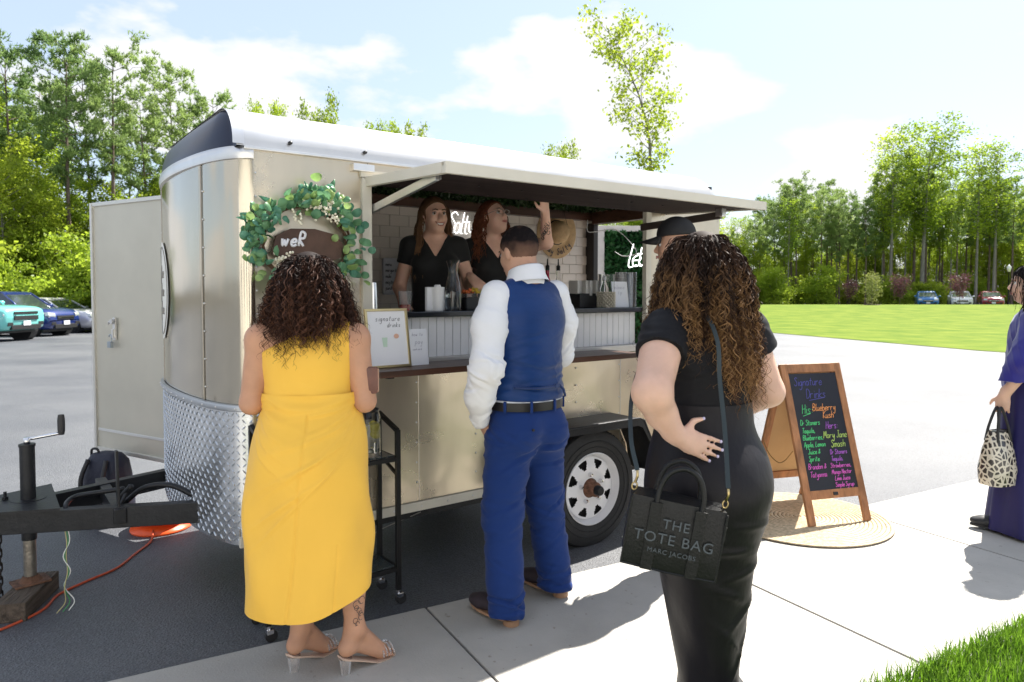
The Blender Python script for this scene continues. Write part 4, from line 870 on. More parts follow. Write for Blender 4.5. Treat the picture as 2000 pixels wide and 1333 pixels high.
def card(x, y, z, w, h, words, label, rz=0, lean=-.14, box=None):
    c = tthing('table_card', x, y, z, label, 'sign', None, rz); X = TR(rx=lean); mb = MB(); mb.box((0,0,h/2), (w,.003,h), X); mb.box((0,.03,.002), (w*.9,.06,.003)); mb.build('sheet', M('acrylic_card', (.80,.82,.87), .25, coat=.4), c)
    L = []
    for (t, hh, xx, zz) in words: L += strokes(t, hh, xx, zz, .25, 1.2)[0]
    lettering('lettering', L, M('pale_ink', (.35,.36,.45), .6), c, .0009, X @ TR(0,-.0022,0) @ FR); return c
card(.835, -.155, 1.131, .105, .18, [('how to', .018, -.035, .145), ('pay', .026, -.02, .105), ('cash card', .010, -.035, .075)], 'small white card standing beside the framed menu', rz=.05)
card(2.475, .075, 1.391, .13, .17, [('please', .026, -.045, .12), ('tip', .024, -.02, .085)], 'white card standing on the black counter by the hatch post', rz=-.1)
# counter-top things
def lathe_thing(name, x, y, z, label, cat, parts, group=None):
    t = tthing(name, x, y, z, label, cat, group)
    for nm, prof, mt, nn in parts: mb = MB(); mb.lathe(prof, nn); mb.build(nm, mt, t, True, autos=50)
    return t
CZ = 1.391
m_drink = M('red_drink', (.45,.05,.02), .15, trans=.35)
lathe_thing('drink_cup', .887, .09, CZ, 'clear plastic cup with red drink on the black counter', 'cup', [('cup', [(.001,.0),(.028,0),(.036,.105),(.0345,.105),(.027,.003),(.001,.003)], m_plas, 24), ('drink', [(.001,.004),(.0265,.004),(.029,.036),(.001,.036)], m_drink, 24)])
nh = tthing('napkin_holder', 1.09, .10, CZ, 'white cup stuffed with folded white napkins in front of the carafe', 'napkin holder')
mb = MB(); mb.lathe([(.001,0),(.030,0),(.036,.128),(.034,.128),(.029,.004),(.001,.004)], 28); mb.build('cup', m_white, nh, True, autos=50)
for dx, dy, rz in ((-.045,.012,.1), (.035,.03,.0), (.0,.05,.2)):
    mb = MB(); mb.box((dx,dy,.064), (.045,.02,.128), b=.004, rz=rz); mb.build('napkin', m_paper, nh)
mb = MB()
for k in range(5): mb.ball((.010*cos(k*1.3), .010*sin(k*1.3), .132), .010, 4)
mb.build('napkin_crumple', m_paper, nh, True)
lathe_thing('carafe', 1.195, .11, CZ, 'tall glass carafe half full of water on the black counter', 'carafe', [('glass', [(.001,0),(.046,0),(.050,.02),(.049,.09),(.040,.15),(.027,.20),(.026,.225),(.040,.275),(.038,.275),(.024,.225),(.025,.20),(.038,.15),(.0465,.09),(.047,.02),(.043,.004),(.001,.004)], m_glassc, 36), ('water', [(.001,.005),(.0425,.006),(.0455,.02),(.0445,.105),(.001,.105)], M('water', (.88,.93,.95), .01, trans=1., ior=1.33), 36), ('coaster', [(.001,-.0),(.060,-.0),(.060,-.0005),(.001,-.0005)], m_dark, 24)])
ty = tthing('garnish_caddy', 1.36, .15, CZ, 'black garnish caddy with clear lid beside the carafe', 'caddy')
mb = MB(); mb.box((0,0,.035), (.19,.14,.07), b=.008); mb.build('tray', m_dark, ty)
mb = MB(); mb.box((0,0,.082), (.185,.135,.022), b=.008); mb.build('lid', m_plas, ty)
for k, (dx, cl) in enumerate(((-.05,(.55,.12,.03)), (.0,(.62,.42,.05)), (.055,(.6,.5,.1)))):
    mb = MB()
    for _ in range(7): mb.ball((dx+rw.gauss(0,.014), rw.gauss(0,.02), .098+rw.random()*.02), .012, 4)
    mb.build('fruit', M('fruit%d' % k, cl, .5), ty, True)
lathe_thing('cocktail_shaker', .70, .09, CZ, 'stainless steel shaker tin standing next to the left hatch jamb', 'shaker', [('tin', [(.001,0),(.027,0),(.024,.10),(.020,.15),(.001,.152)], m_steel, 28)])
sb = tthing('straw_box', 2.27, .22, CZ, 'black box of clear-wrapped straws on the counter beside the glass jar', 'box')
mb = MB(); mb.box((0,0,.045), (.17,.12,.09), b=.004); mb.build('box', m_dark, sb)
for k in range(6): mb = MB(); mb.box((-.072+.028*k, rw.uniform(-.02,.02), .125), (.024,.09,.10), b=.005); mb.build('straw_pack', M('milky_plastic', (.75,.74,.72), .3, trans=.3), sb)
gj = lathe_thing('glass_jar', 2.352, .09, CZ, 'clear glass cylinder with a woven lower half on the counter', 'jar', [('glass', [(.001,0),(.054,0),(.054,.215),(.052,.215),(.052,.006),(.001,.006)], m_glassc, 32)])
mb = MB(); 
for j in range(8):
    for k in range(14): a = 2*pi*(k+.5*(j % 2))/14; mb.ball((.0545*cos(a), .0545*sin(a), .008+j*.0125), (.009,.009,.0075), 3)
mb.build('woven_sleeve', M('sleeve', (.62,.58,.48), .5, .2), gj, True)
for k, (dx, dy) in enumerate(((2.545,.15), (2.625,.13))):
    cs = tthing('cup_stack', dx, dy, CZ, 'tall stack of clear cups on the counter, %s' % ('beside the white card' if k == 0 else 'against the hatch post'), 'cups', 'stacks of clear cups'); mb = MB()
    for j in range(22): mb.lathe([(.030,.001+j*.0105),(.040,.0105+j*.0105),(.0405,.011+j*.0105),(.036,.0108+j*.0105)], 20)
    mb.build('cup_rims', m_plas if k else M('grey_plastic', (.55,.56,.58), .2, .3), cs, True); mb = MB(); mb.lathe([(.001,0),(.030,0),(.033,.23),(.001,.23)], 20); mb.build('cup_walls', M('stack_plastic', (.6,.62,.65), .15, .2, trans=.6), cs, True, autos=50)
lathe_thing('pump_bottle', 2.43, .19, CZ, 'clear squeeze bottle behind the white card', 'bottle', [('bottle', [(.001,0),(.03,0),(.032,.02),(.032,.12),(.014,.16),(.012,.18),(.001,.185)], m_plas, 20), ('cap', [(.014,.178),(.014,.2),(.006,.205),(.004,.23),(.001,.23)], m_white, 14)])
for nm, x, col, lb in (('syrup_bottle', 2.61, (.45,.01,.05), 'pink bottle with black pourer on the back bench'), ('syrup_bottle', 2.72, None, 'clear bottle with black pourer on the back bench')):
    t = lathe_thing(nm, x, 1.0, 1.206, lb, 'bottle', [('bottle', [(.001,.0),(.038,0),(.038,.30),(.034,.33),(.015,.40),(.0145,.45),(.001,.455)], M('pink_glass', col, .1, coat=.6) if col else m_glassc, 24), ('pourer', [(.016,.45),(.016,.485),(.006,.495),(.004,.54),(.001,.54)], m_dark, 12)])
    if not col: mb = MB(); mb.lathe([(.0385,.26),(.0385,.32)], 20); mb.build('label_band', M('yellow_label', (.6,.42,.08), .5), t)
# straw hat on the back wall
ht = tthing('straw_hat', 2.955, 1.305, 1.985, 'wide-brimmed straw hat with black lettering on its brim, hung on the back wall', 'hat'); ht.rotation_euler = (pi/2, 0, TA-.15)
mb = MB(); mb.lathe([(.001,.115),(.045,.118),(.075,.108),(.088,.085),(.092,.05),(.098,.006),(.102,.001),(.15,.004),(.215,.012),(.218,.010),(.15,.0),(.10,-.003)], 48, Matrix.Diagonal((.88,1.0,1,1))); mb.build('brim_and_crown', m_hat, ht, True)
mb = MB(); mb.tube([(.0985*.88*cos(a), .0985*sin(a), .010) for a in np.linspace(0, 2*pi, 40, endpoint=False)], .006, 5, closed=True); mb.build('band', m_dark, ht, True)
L = []; tx = 'Stay Salty'; x = 0
for i, chx in enumerate(tx):
    a = radians(-90) + (i-4.5)*.205; st, _ = strokes(chx, .05, -.012, 0, .1, 1.)
    for q in st: L.append([((.140+p[1])*.0+(cos(a)*(.185-p[1]*1.0)*.88 - sin(a)*p[0]), sin(a)*(.185-p[1]) + cos(a)*p[0]) for p in q])
lettering('brim_lettering', L, m_ink, ht, .0036, TR(0,0,.0125))
mb = MB(); mb.tube([(.02,.19,.015),(.06,.16,.03),(.05,.05,.10)], .0025, 5); mb.build('cord', m_dark, ht)
# neon word
m_neon = M('neon_white', (.9,.9,.9), .4, emit=(1,.98,.95), es=1.3)
nn = tthing('neon_sign', 1.885, 1.29, 1.93, 'glowing white neon script sign on the tiled back wall', 'neon sign')
def neon(word, h, sp): return strokes(word, h, 0, 0, .22, sp)[0]
lettering('tube', neon('Salty', .16, .60), m_neon, nn, .0032, TR(0,0,0) @ FR, 6, 1.)
mb = MB(); mb.box((.12,.018,.05), (.26,.004,.22), b=.001); mb.build('acrylic_back', m_plas, nn)
# menu board on back wall
bd = tthing('menu_board', 1.445, 1.315, 1.48, 'pale menu board with short text lines on the back wall behind the smiling server', 'sign'); mb = MB(); mb.box((0,0,.12), (.16,.012,.26), b=.02); mb.build('board', M('pale_board', (.62,.62,.66), .5), bd)
L = []
for i, t in enumerate(('menu','margarita','mule','mojito','punch')): L += strokes(t, .026, -.06, .195-i*.042, 0, .85)[0]
lettering('lettering', L, m_ink, bd, .0018, TR(0,-.008,0) @ FR)
wire_t = MB(); wire_t.tube(catmull([(3.03,1.0,2.07),(3.03,1.0,1.98),(3.08,.96,1.975),(3.2,.86,1.99),(3.3,.80,1.90),(3.32,.74,1.80),(3.30,.86,1.78),(3.31,.97,1.82)], 6), .0035, 6)
tag(wire_t.build('hanging_cable', m_white, None, True, TO, TA), 'thin white cable hanging across the open rear of the trailer', 'cable')
# hedge backdrop behind the trailer
hp = tag(empty('hedge_backdrop', (1.53, 7.5, 0), radians(4)), 'freestanding hedge panel in a pale frame behind the trailer, with glowing script', 'backdrop')
for nm, c, d in (('frame_post', (-.60,0,1.09), (.07,.07,2.18)), ('frame_post', (.60,0,1.09), (.07,.07,2.18)), ('frame_rail', (0,0,2.15), (1.13,.07,.06)), ('frame_rail', (0,0,.3), (1.13,.07,.06))):
    mb = MB(); mb.box(c, d, b=.005); mb.build(nm, M('pale_timber', (.55,.52,.50), .6, var=.1, vs=6), hp)
mb = MB(); mb.box((0,.03,1.22), (1.12,.02,1.8)); mb.build('hedge_mat', M('hedge_mat', (.01,.03,.01), .9), hp)
rg = np.random.RandomState(5); n = 9000; P = np.stack([-.56+1.12*rg.rand(n), .01-.07*rg.rand(n), .33+1.80*rg.rand(n)], 1); Vq, Fq = quads(P, .026, rg, .55)
tag(meshobj('hedge_leaves', Vq, Fq.astype(np.int32), leafM('hedge_green', (.015,.07,.02), (.06,.19,.06), .35, .3, 5, 0), hp), kind='stuff')
lettering('neon_script', strokes("Let's", .23, -.335, 1.755, .16, .34)[0], m_neon, hp, .0055, TR(0,-.10,0) @ FR, 6, 1.)
# bar cart beside the trailer
bc = tthing('bar_cart', .36, -.13, 0, 'narrow black metal bar cart with glass shelves under the ledge', 'cart'); hx, hy = .31, .10
m_cart = M('cart_black', (.012,.012,.013), .4, .3)
for sx in (-1, 1):
    for sy in (-1, 1):
        top = .84 if sy < 0 else .90
        mb = MB(); mb.box((sx*hx, sy*hy, (top+.07)/2), (.022,.022,top-.07), b=.002); mb.build('leg', m_cart, bc)
        cst = empty('caster', (sx*hx, sy*hy, 0), 0, bc); mb = MB(); mb.cyl((0,0,.05), (0,0,.075), .010, n=10); mb.box((.006,0,.045), (.03,.030,.022), b=.004); mb.build('fork', m_chrome, cst); mb = MB(); mb.cyl((.012,-.010,.026), (.012,.010,.026), .026, n=18); mb.build('wheel', m_dark, cst, True, autos=40)
    bar((sx*hx, -hy, .835), (sx*hx, hy, .895), .02, .02, 'side_rail', m_cart, bc); bar((sx*hx, -hy, .62), (sx*hx, hy, .69), .014, .014, 'brace', m_cart, bc)
for z in (.70, .17):
    for y in (-hy, hy): mb = MB(); mb.box((0,y,z), (2*hx-.022,.018,.02), b=.002); mb.build('shelf_rail', m_cart, bc)
    for x in (-hx, hx): mb = MB(); mb.box((x,0,z-.001), (.018,2*hy-.022,.018), b=.002); mb.build('shelf_rail', m_cart, bc)
    mb = MB(); mb.box((0,0,z+.012), (2*hx-.03,2*hy-.03,.006)); mb.build('glass_shelf', M('smoked_glass', (.25,.3,.3), .05, trans=.8, coat=.3), bc)
dd = tthing('drink_dispenser', .555, -.13, .716, 'glass drink dispenser with lemon slices on the bar cart', 'drink dispenser')
mb = MB(); mb.lathe([(.001,0),(.066,0),(.068,.02),(.068,.19),(.058,.21),(.056,.21),(.065,.19),(.065,.022),(.001,.006)], 32); mb.build('jar', m_glassc, dd, True, autos=60)
mb = MB(); mb.lathe([(.001,.01),(.064,.02),(.064,.155),(.001,.155)], 28); mb.build('lemonade', M('lemonade', (.86,.9,.84), .02, trans=.95, ior=1.3), dd, True, autos=60)
mb = MB(); mb.lathe([(.060,.21),(.062,.225),(.03,.235),(.012,.245),(.014,.27),(.001,.275)], 24); mb.build('lid', m_glassc, dd, True)
for k in range(8):
    a = k*2.1; X = TR(.040*cos(a), .040*sin(a), .10+.012*(k % 4), rx=1.2, rz=a); mb = MB(); mb.lathe([(.001,-.003),(.024,-.003),(.025,0),(.024,.003),(.001,.003)], 16, X); mb.build('lemon_slice', M('lemon', (.75,.62,.06), .4), dd, True)
mb = MB(); mb.cyl((0,-.066,.045), (0,-.095,.045), .009, n=10); mb.box((0,-.095,.052), (.012,.012,.05), b=.002); mb.build('tap', m_chrome, dd)
# things on the ground by the tongue
wb = tag(empty('timber_block', (-2.325, 3.375, 0), radians(103)), 'weathered wooden block under the trailer jack', 'block')
mb = MB(); mb.box((-.06,0,.0445), (.38,.135,.087), b=.004); mb.build('timber', M('old_timber', (.10,.075,.055), .85, var=.5, vs=14, bump=.7, bs=40, scale=(.25,2,2)), wb)
bk = tag(empty('backpack', (-2.62, 4.55, 0), radians(-15)), 'dark navy backpack standing on the asphalt behind the trailer tongue', 'backpack')
rings = []
for z, w, d in ((0,.13,.085),(.03,.15,.10),(.15,.155,.105),(.3,.145,.10),(.40,.125,.085),(.445,.09,.06),(.455,.05,.03)):
    rings.append([(w*(abs(cos(a))**.6)*(1 if cos(a) > 0 else -1)+(.012*sin(z*40)), d*(abs(sin(a))**.6)*(1 if sin(a) > 0 else -1), z) for a in np.linspace(0, 2*pi, 24, endpoint=False)])
mb = MB(); mb.loft(rings); mb.build('body', M('navy_nylon', (.012,.014,.03), .6, bump=.5, bs=18), bk, True)
for s in (-1, 1): mb = MB(); mb.tube(catmull([(s*.07,-.09,.42),(s*.085,-.135,.3),(s*.09,-.125,.15),(s*.10,-.10,.04)], 6), .014, 6); mb.build('strap', m_dark, bk, True)
mb = MB(); mb.tube(catmull([(-.05,-.02,.44),(-.06,-.03,.475),(-.10,-.03,.47),(-.115,-.02,.42)], 5), .008, 6); mb.build('handle', m_dark, bk, True)
mb = MB(); mb.box((0,-.105,.16), (.2,.05,.2), b=.02); mb.build('pocket', M('black_nylon', (.01,.01,.013), .55), bk, True)
cr = tag(empty('cord_reel', (-2.22, 4.42, 0), .3), 'bright orange extension cord reel lying behind the trailer tongue', 'cord reel'); m_or = M('orange_plastic', (.80,.10,.02), .35)
mb = MB(); mb.lathe([(.05,.05),(.12,.045),(.175,.02),(.18,.01),(.175,.0),(.12,.0),(.05,.0)], 36); mb.lathe([(.05,.12),(.13,.115),(.165,.10),(.165,.09),(.05,.09)], 36); mb.lathe([(.06,.04),(.06,.10)], 24); mb.build('reel', m_or, cr, True, autos=40)
mb = MB(); mb.lathe([(.001,.155),(.02,.15),(.03,.12),(.03,.0)], 16); mb.box((.03,.02,.135), (.11,.05,.03), b=.008); mb.build('hub', m_or, cr, True, autos=40)
mb = MB()
for k in range(6): mb.tube([((.07+.013*(k % 3))*cos(a), (.07+.013*(k % 3))*sin(a), .05+.012*(k//3)) for a in np.linspace(0, 2*pi, 28, endpoint=False)], .007, 5, closed=True)
mb.build('wound_cord', m_or, cr, True)
wire_ = MB(); wire_.tube(catmull([(-2.20,4.28,.03),(-2.15,4.15,.008),(-2.14,3.95,.006),(-2.13,3.75,.006),(-2.19,3.58,.006),(-2.23,3.42,.006),(-2.20,3.28,.006),(-2.21,3.18,.006),(-2.26,3.05,.006),(-2.35,2.9,.006),(-2.5,2.75,.006)], 8), .0062, 8)
tag(wire_.build('extension_cord', M('orange_cord', (.55,.09,.035), .5), None, True), 'orange red extension cord snaking over the shaded asphalt in the foreground', 'cord')
wire_ = MB(); wire_.tube(catmull([tw(.95,.05,.32), tw(.80,.2,.22), tw(.65,.3,.12), tw(.45,.4,.03), tw(.2,.6,.008)], 6), .003, 5)
tag(wire_.build('underbody_cable', M('grey_cable', (.3,.29,.27), .6), None, True), 'thin grey cable hanging under the trailer floor behind the bar cart', 'cable')
# jute mat and chalkboard
mt = tag(empty('jute_mat', (1.88, 4.57, .022)), 'round woven jute mat under the chalkboard sign', 'mat'); m_jute = M('jute', (.60,.48,.32), .9, var=.25, vs=40, bump=.7, bs=120)
mb = MB()
for i in range(22):
    r = .025+i*.0245; mb.tube([(r*cos(a), r*sin(a), 0) for a in np.linspace(0, 2*pi, 40+i*2, endpoint=False)], .0128, 5, Matrix.Diagonal((1,1,.45,1)), closed=True)
mb.build('coil', m_jute, mt, True)
mb = MB(); mb.lathe([(.001,-.003),(.545,-.003)], 60); mb.build('backing', m_jute, mt)
ab = tag(empty('chalkboard_sign', (2.075, 4.415, .028), atan2(.13, .45)), 'wooden A-frame chalkboard with coloured handwriting on the jute mat', 'chalkboard')
m_fr = M('stained_pine', (.33,.15,.065), .5, var=.35, vs=7, bump=.15, bs=30, scale=(3,3,.4)); m_hb = M('hardboard', (.50,.33,.17), .7, var=.06, vs=4); m_cb = M('chalk_black', (.012,.014,.022), .5, var=.25, vs=4)
lean = atan2(.31, .98); SL = 1.03; SWd = .47
for side in (-1, 1):
    Xs = TR(0, 0, 0, rx=-lean) if side < 0 else TR(0, .62, 0, rx=lean); pn = empty('front_leaf' if side < 0 else 'back_leaf', (0,0,0), 0, ab)
    for x in (-SWd/2+.025, SWd/2-.025): mb = MB(); mb.box((x,0,SL/2), (.05,.022,SL), Xs, b=.003); mb.build('stile', m_fr, pn)
    for z, hgt in ((SL-.03,.058), (.185,.055)): mb = MB(); mb.box((0,0,z), (SWd-.10,.022,hgt), Xs, b=.003); mb.build('rail', m_fr, pn)
    mb = MB(); mb.box((0,.004*(-side)*-1,.585), (SWd-.09,.006,.76), Xs); mb.build('board', m_cb if side < 0 else m_hb, pn)
    if side < 0: mb = MB(); mb.box((0,.0085,.585), (SWd-.098,.003,.76), Xs); mb.build('board_back', m_hb, pn)
Xc = TR(0,0,0,rx=-lean) @ TR(0,-.0085,0) @ FR; G = (.10,.62,.22); O_ = (.85,.35,.12); Pu = (.38,.12,.55); Pk = (.62,.12,.50); Bl = (.10,.10,.36); YG = (.45,.62,.16)
chalk = [('Signature',.055,-.155,.885,Bl),('Drinks',.06,-.08,.80,Bl),('His:',.06,-.135,.70,G),('Blueberry',.046,-.05,.715,O_),('Kush',.046,.02,.665,O_),('Dr Stoners',.034,-.165,.625,G),('Tequila,',.032,-.16,.575,G),('Blueberries,',.032,-.165,.53,G),('Apple, Lemon',.032,-.165,.485,G),('Juice &',.032,-.145,.44,G),('Sprite',.032,-.15,.395,G),('Brandon &',.034,-.165,.345,Pk),('Tatyanna',.034,-.16,.295,Pk),('Hers:',.046,.025,.595,Pu),('Mary Jane',.044,-.005,.535,YG),('Smash',.046,.04,.475,YG),('Dr Stoners',.03,.02,.43,Pu),('Tequila,',.03,.02,.388,Pu),('Strawberries,',.028,.005,.346,Pk),('Mango Nectar',.028,.005,.305,Pk),('Lime Juice',.028,.02,.265,Pk),('Simple Syrup',.028,.015,.225,Pk)]
byc = {}
for t, h_, x, z, c in chalk: byc.setdefault(c, []).extend(strokes(t, h_, x, z, .2, .92, .04)[0])
byc[G].append([(-.13,.685),(-.07,.70)]); byc[Bl].append([(-.06,.785),(.06,.80)])
fl = [c for c in ab.children if c.name.startswith('front_leaf')][0]
for i, (c, L) in enumerate(byc.items()): lettering('chalk_lettering', L, M('chalk%d' % i, c, .8), fl, .0022, Xc)
mb = MB(); mb.tube(catmull([(-.235,.16,.44),(-.235,.24,.36),(-.235,.31,.335),(-.235,.40,.37),(-.235,.46,.44)], 6), .003, 5); mb.build('stay_chain', M('brass', (.3,.2,.08), .4, .8), ab)
mb = MB(); mb.box((0,-.014,.185), (.035,.006,.02), TR(rx=-lean), b=.002); mb.build('catch', m_dark, ab)

# ---------------------------------------------------------------- unseen white building behind the camera, added to bounce sun into the shade
vb = tag(empty('bounce_building', (1.5, -13, 0), radians(-4)), 'white clapboard building added unseen behind the camera to bounce light at the trailer', 'building')
mb = MB(); mb.box((0,-4,3.0), (34,8,6.0)); mb.build('wall', M('white_siding', (.80,.79,.76), .6), vb)
bd_ = None
for i in range(24):
    if bd_ is None: mb = MB(); mb.box((0,0,0), (34,.03,.225), TR(rx=.06)); bd_ = mb.build('siding_board', MATS['white_siding'], vb); bd_.location = (0,.02,.35)
    else: inst(bd_, None, (0,.02,.35+.24*i), parent=vb)
mb = MB(); mb.prism([(-17.6,5.9),(17.6,5.9),(16.5,9.5),(-16.5,9.5)], .2, TR(0,0,0,rx=pi/2-.9) @ TR(0,0,0)); 
mb = MB(); mb.add([(-17.5,.6,5.95),(17.5,.6,5.95),(17.5,-4,8.6),(-17.5,-4,8.6),(17.5,-8.6,5.95),(-17.5,-8.6,5.95)], [(0,1,2,3),(3,2,4,5)]); mb.build('roof', M('grey_shingle', (.10,.10,.105), .9), vb)
for i in range(7):
    x = -13.5+i*4.5; nm = 'door' if i == 3 else 'window'; w2, z0, z1 = (1.8,.05,2.5) if i == 3 else (1.4,1.0,2.9)
    wd_ = empty(nm, (x, 0, 0), 0, vb); mb = MB(); mb.box((0,.045,(z0+z1)/2), (w2,.04,z1-z0)); mb.build('pane', m_glass, wd_)
    for c, d in (((0,.07,z0),(w2+.2,.07,.1)), ((0,.07,z1),(w2+.2,.07,.1)), ((-w2/2,.07,(z0+z1)/2),(.1,.068,z1-z0)), ((w2/2,.07,(z0+z1)/2),(.1,.068,z1-z0)), ((0,.07,(z0+z1)/2),(.06,.06,z1-z0-.1))): mb = MB(); mb.box(c, d); mb.build('frame', m_white, wd_)

# ---------------------------------------------------------------- people: smooth-union volumes meshed with surface nets
class Body:
    def __init__(s, lo, hi, h):
        s.lo = np.array(lo, float); s.h = h; s.n = np.ceil((np.array(hi)-s.lo)/h).astype(int)+1; s.d = np.full(s.n, 1.0, np.float32)
    def _blk(s, a, b, m):
        i0 = np.clip(((np.array(a)-m-s.lo)/s.h).astype(int), 0, s.n-1); i1 = np.clip(((np.array(b)+m-s.lo)/s.h).astype(int)+2, 1, s.n)
        ax = [s.lo[k]+s.h*np.arange(i0[k], i1[k]) for k in range(3)]; X, Y, Z = np.meshgrid(*ax, indexing='ij', sparse=True); return (slice(i0[0], i1[0]), slice(i0[1], i1[1]), slice(i0[2], i1[2])), X, Y, Z
    def _mix(s, sl, d, k, sub=False):
        o = s.d[sl]
        if sub: d = -d; h = np.clip(.5-.5*(o-d)/k, 0, 1) if False else None; s.d[sl] = np.maximum(o, d) + np.maximum(k-np.abs(o-d), 0)**2*.25/k; return
        s.d[sl] = np.minimum(o, d) - np.maximum(k-np.abs(o-d), 0)**2*.25/k
    def cone(s, a, b, ra, rb, k=.02, sub=False, fl=None):
        a = np.array(a, float); b = np.array(b, float); R = max(ra, rb); sl, X, Y, Z = s._blk(np.minimum(a, b)-R, np.maximum(a, b)+R, k+.03); v = b-a; L = max(v@v, 1e-9)
        px_, py_, pz_ = X-a[0], Y-a[1], Z-a[2]; t = np.clip((px_*v[0]+py_*v[1]+pz_*v[2])/L, 0, 1)
        q = (px_-t*v[0])**2+(py_-t*v[1])**2+(pz_-t*v[2])**2
        if fl is not None:   # flatten along a direction
            w, f = fl; w = np.array(w, float); e = (px_-t*v[0])*w[0]+(py_-t*v[1])*w[1]+(pz_-t*v[2])*w[2]; q = q + e*e*(1/(f*f)-1)
        s._mix(sl, np.sqrt(q)-(ra+(rb-ra)*t), k, sub); return s
    def ell(s, c, r, k=.02, R=None, sub=False):
        c = np.array(c, float); r = np.array(r, float); m = r.max(); sl, X, Y, Z = s._blk(c-m, c+m, k+.03); x, y, z = X-c[0], Y-c[1], Z-c[2]
        if R is not None: R = np.array(R); x, y, z = (R[0][0]*x+R[1][0]*y+R[2][0]*z, R[0][1]*x+R[1][1]*y+R[2][1]*z, R[0][2]*x+R[1][2]*y+R[2][2]*z)
        k0 = np.sqrt((x/r[0])**2+(y/r[1])**2+(z/r[2])**2); k1 = np.sqrt((x/r[0]**2)**2+(y/r[1]**2)**2+(z/r[2]**2)**2)+1e-6
        s._mix(sl, k0*(k0-1)/k1, k, sub); return s
    def cut(s, fn):      # keep where fn <= 0
        ax = [s.lo[k]+s.h*np.arange(s.n[k]) for k in range(3)]; X, Y, Z = np.meshgrid(*ax, indexing='ij', sparse=True); s.d = np.maximum(s.d, fn(X, Y, Z)).astype(np.float32); return s
    def mesh(s, smooth=2):
        d = s.d; d[0] = d[-1] = 1; d[:,0] = d[:,-1] = 1; d[:,:,0] = d[:,:,-1] = 1; ins = d < 0; n = s.n
        c = [ins[i:n[0]-1+i, j:n[1]-1+j, k:n[2]-1+k] for i in (0,1) for j in (0,1) for k in (0,1)]; sm = sum(x.astype(np.int8) for x in c); act = (sm > 0) & (sm < 8)
        idx = np.full(act.shape, -1, np.int64); ii = np.argwhere(act); idx[act] = np.arange(len(ii)); P = np.zeros((len(ii), 3)); W = np.zeros(len(ii))
        cor = [(i,j,k) for i in (0,1) for j in (0,1) for k in (0,1)]; val = np.stack([d[ii[:,0]+i, ii[:,1]+j, ii[:,2]+k] for i,j,k in cor], 1)
        for a in range(8):
            for b in range(a+1, 8):
                if sum(abs(cor[a][q]-cor[b][q]) for q in range(3)) != 1: continue
                m = (val[:,a] < 0) != (val[:,b] < 0); t = val[m,a]/(val[m,a]-val[m,b]); P[m] += np.array(cor[a])+(np.array(cor[b])-np.array(cor[a]))*t[:,None]; W[m] += 1
        V = (ii+P/W[:,None])*s.h+s.lo; F = []
        for ax in range(3):
            o = [1 if q == ax else 0 for q in range(3)]; A = ins[:n[0]-o[0], :n[1]-o[1], :n[2]-o[2]]; B = ins[o[0]:, o[1]:, o[2]:]; e = np.argwhere(A != B); u, v = [q for q in range(3) if q != ax]
            e = e[(e[:,u] > 0) & (e[:,v] > 0) & (e[:,u] < n[u]-1) & (e[:,v] < n[v]-1)]
            def g(du, dv): q = e.copy(); q[:,u] += du; q[:,v] += dv; return idx[q[:,0], q[:,1], q[:,2]]
            f = np.stack([g(-1,-1), g(0,-1), g(0,0), g(-1,0)], 1); fl = A[e[:,0], e[:,1], e[:,2]] != (ax == 1); f[~fl] = f[~fl][:, ::-1]; F.append(f)
        F = np.concatenate(F); F = F[(F >= 0).all(1)]
        for _ in range(smooth): V = relax(V, F)
        return V, F
def relax(V, F, f=.5):
    S = np.zeros_like(V); C = np.zeros(len(V))
    for a, b in ((0,1),(1,2),(2,3),(3,0)):
        np.add.at(S, F[:,a], V[F[:,b]]); np.add.at(C, F[:,a], 1); np.add.at(S, F[:,b], V[F[:,a]]); np.add.at(C, F[:,b], 1)
    return V*(1-f)+f*S/np.maximum(C, 1)[:,None]
def vnormals(V, F):
    N = np.zeros_like(V); fn = np.cross(V[F[:,2]]-V[F[:,0]], V[F[:,3]]-V[F[:,1]])
    for a in range(4): np.add.at(N, F[:,a], fn)
    return N/np.maximum(np.linalg.norm(N, axis=1), 1e-9)[:,None]
def wrinkle(V, F, amp, seed, scale=(6,6,16), sharp=1., mask=None, n=5):
    rg = np.random.RandomState(seed); N = vnormals(V, F); d = np.zeros(len(V)); wv = V.copy()
    wv = wv + .05*np.sin(V[:,[1,2,0]]*7+rg.rand(3)*6)
    for i in range(n):
        k = rg.randn(3)*np.array(scale)*rg.uniform(.6, 1.9); s = np.sin(wv@k+rg.rand()*6.3); d += (1-np.abs(s))**(1+sharp)-.35
    d *= amp/n*2
    if mask is not None: d *= mask(V)
    return V + N*d[:,None]
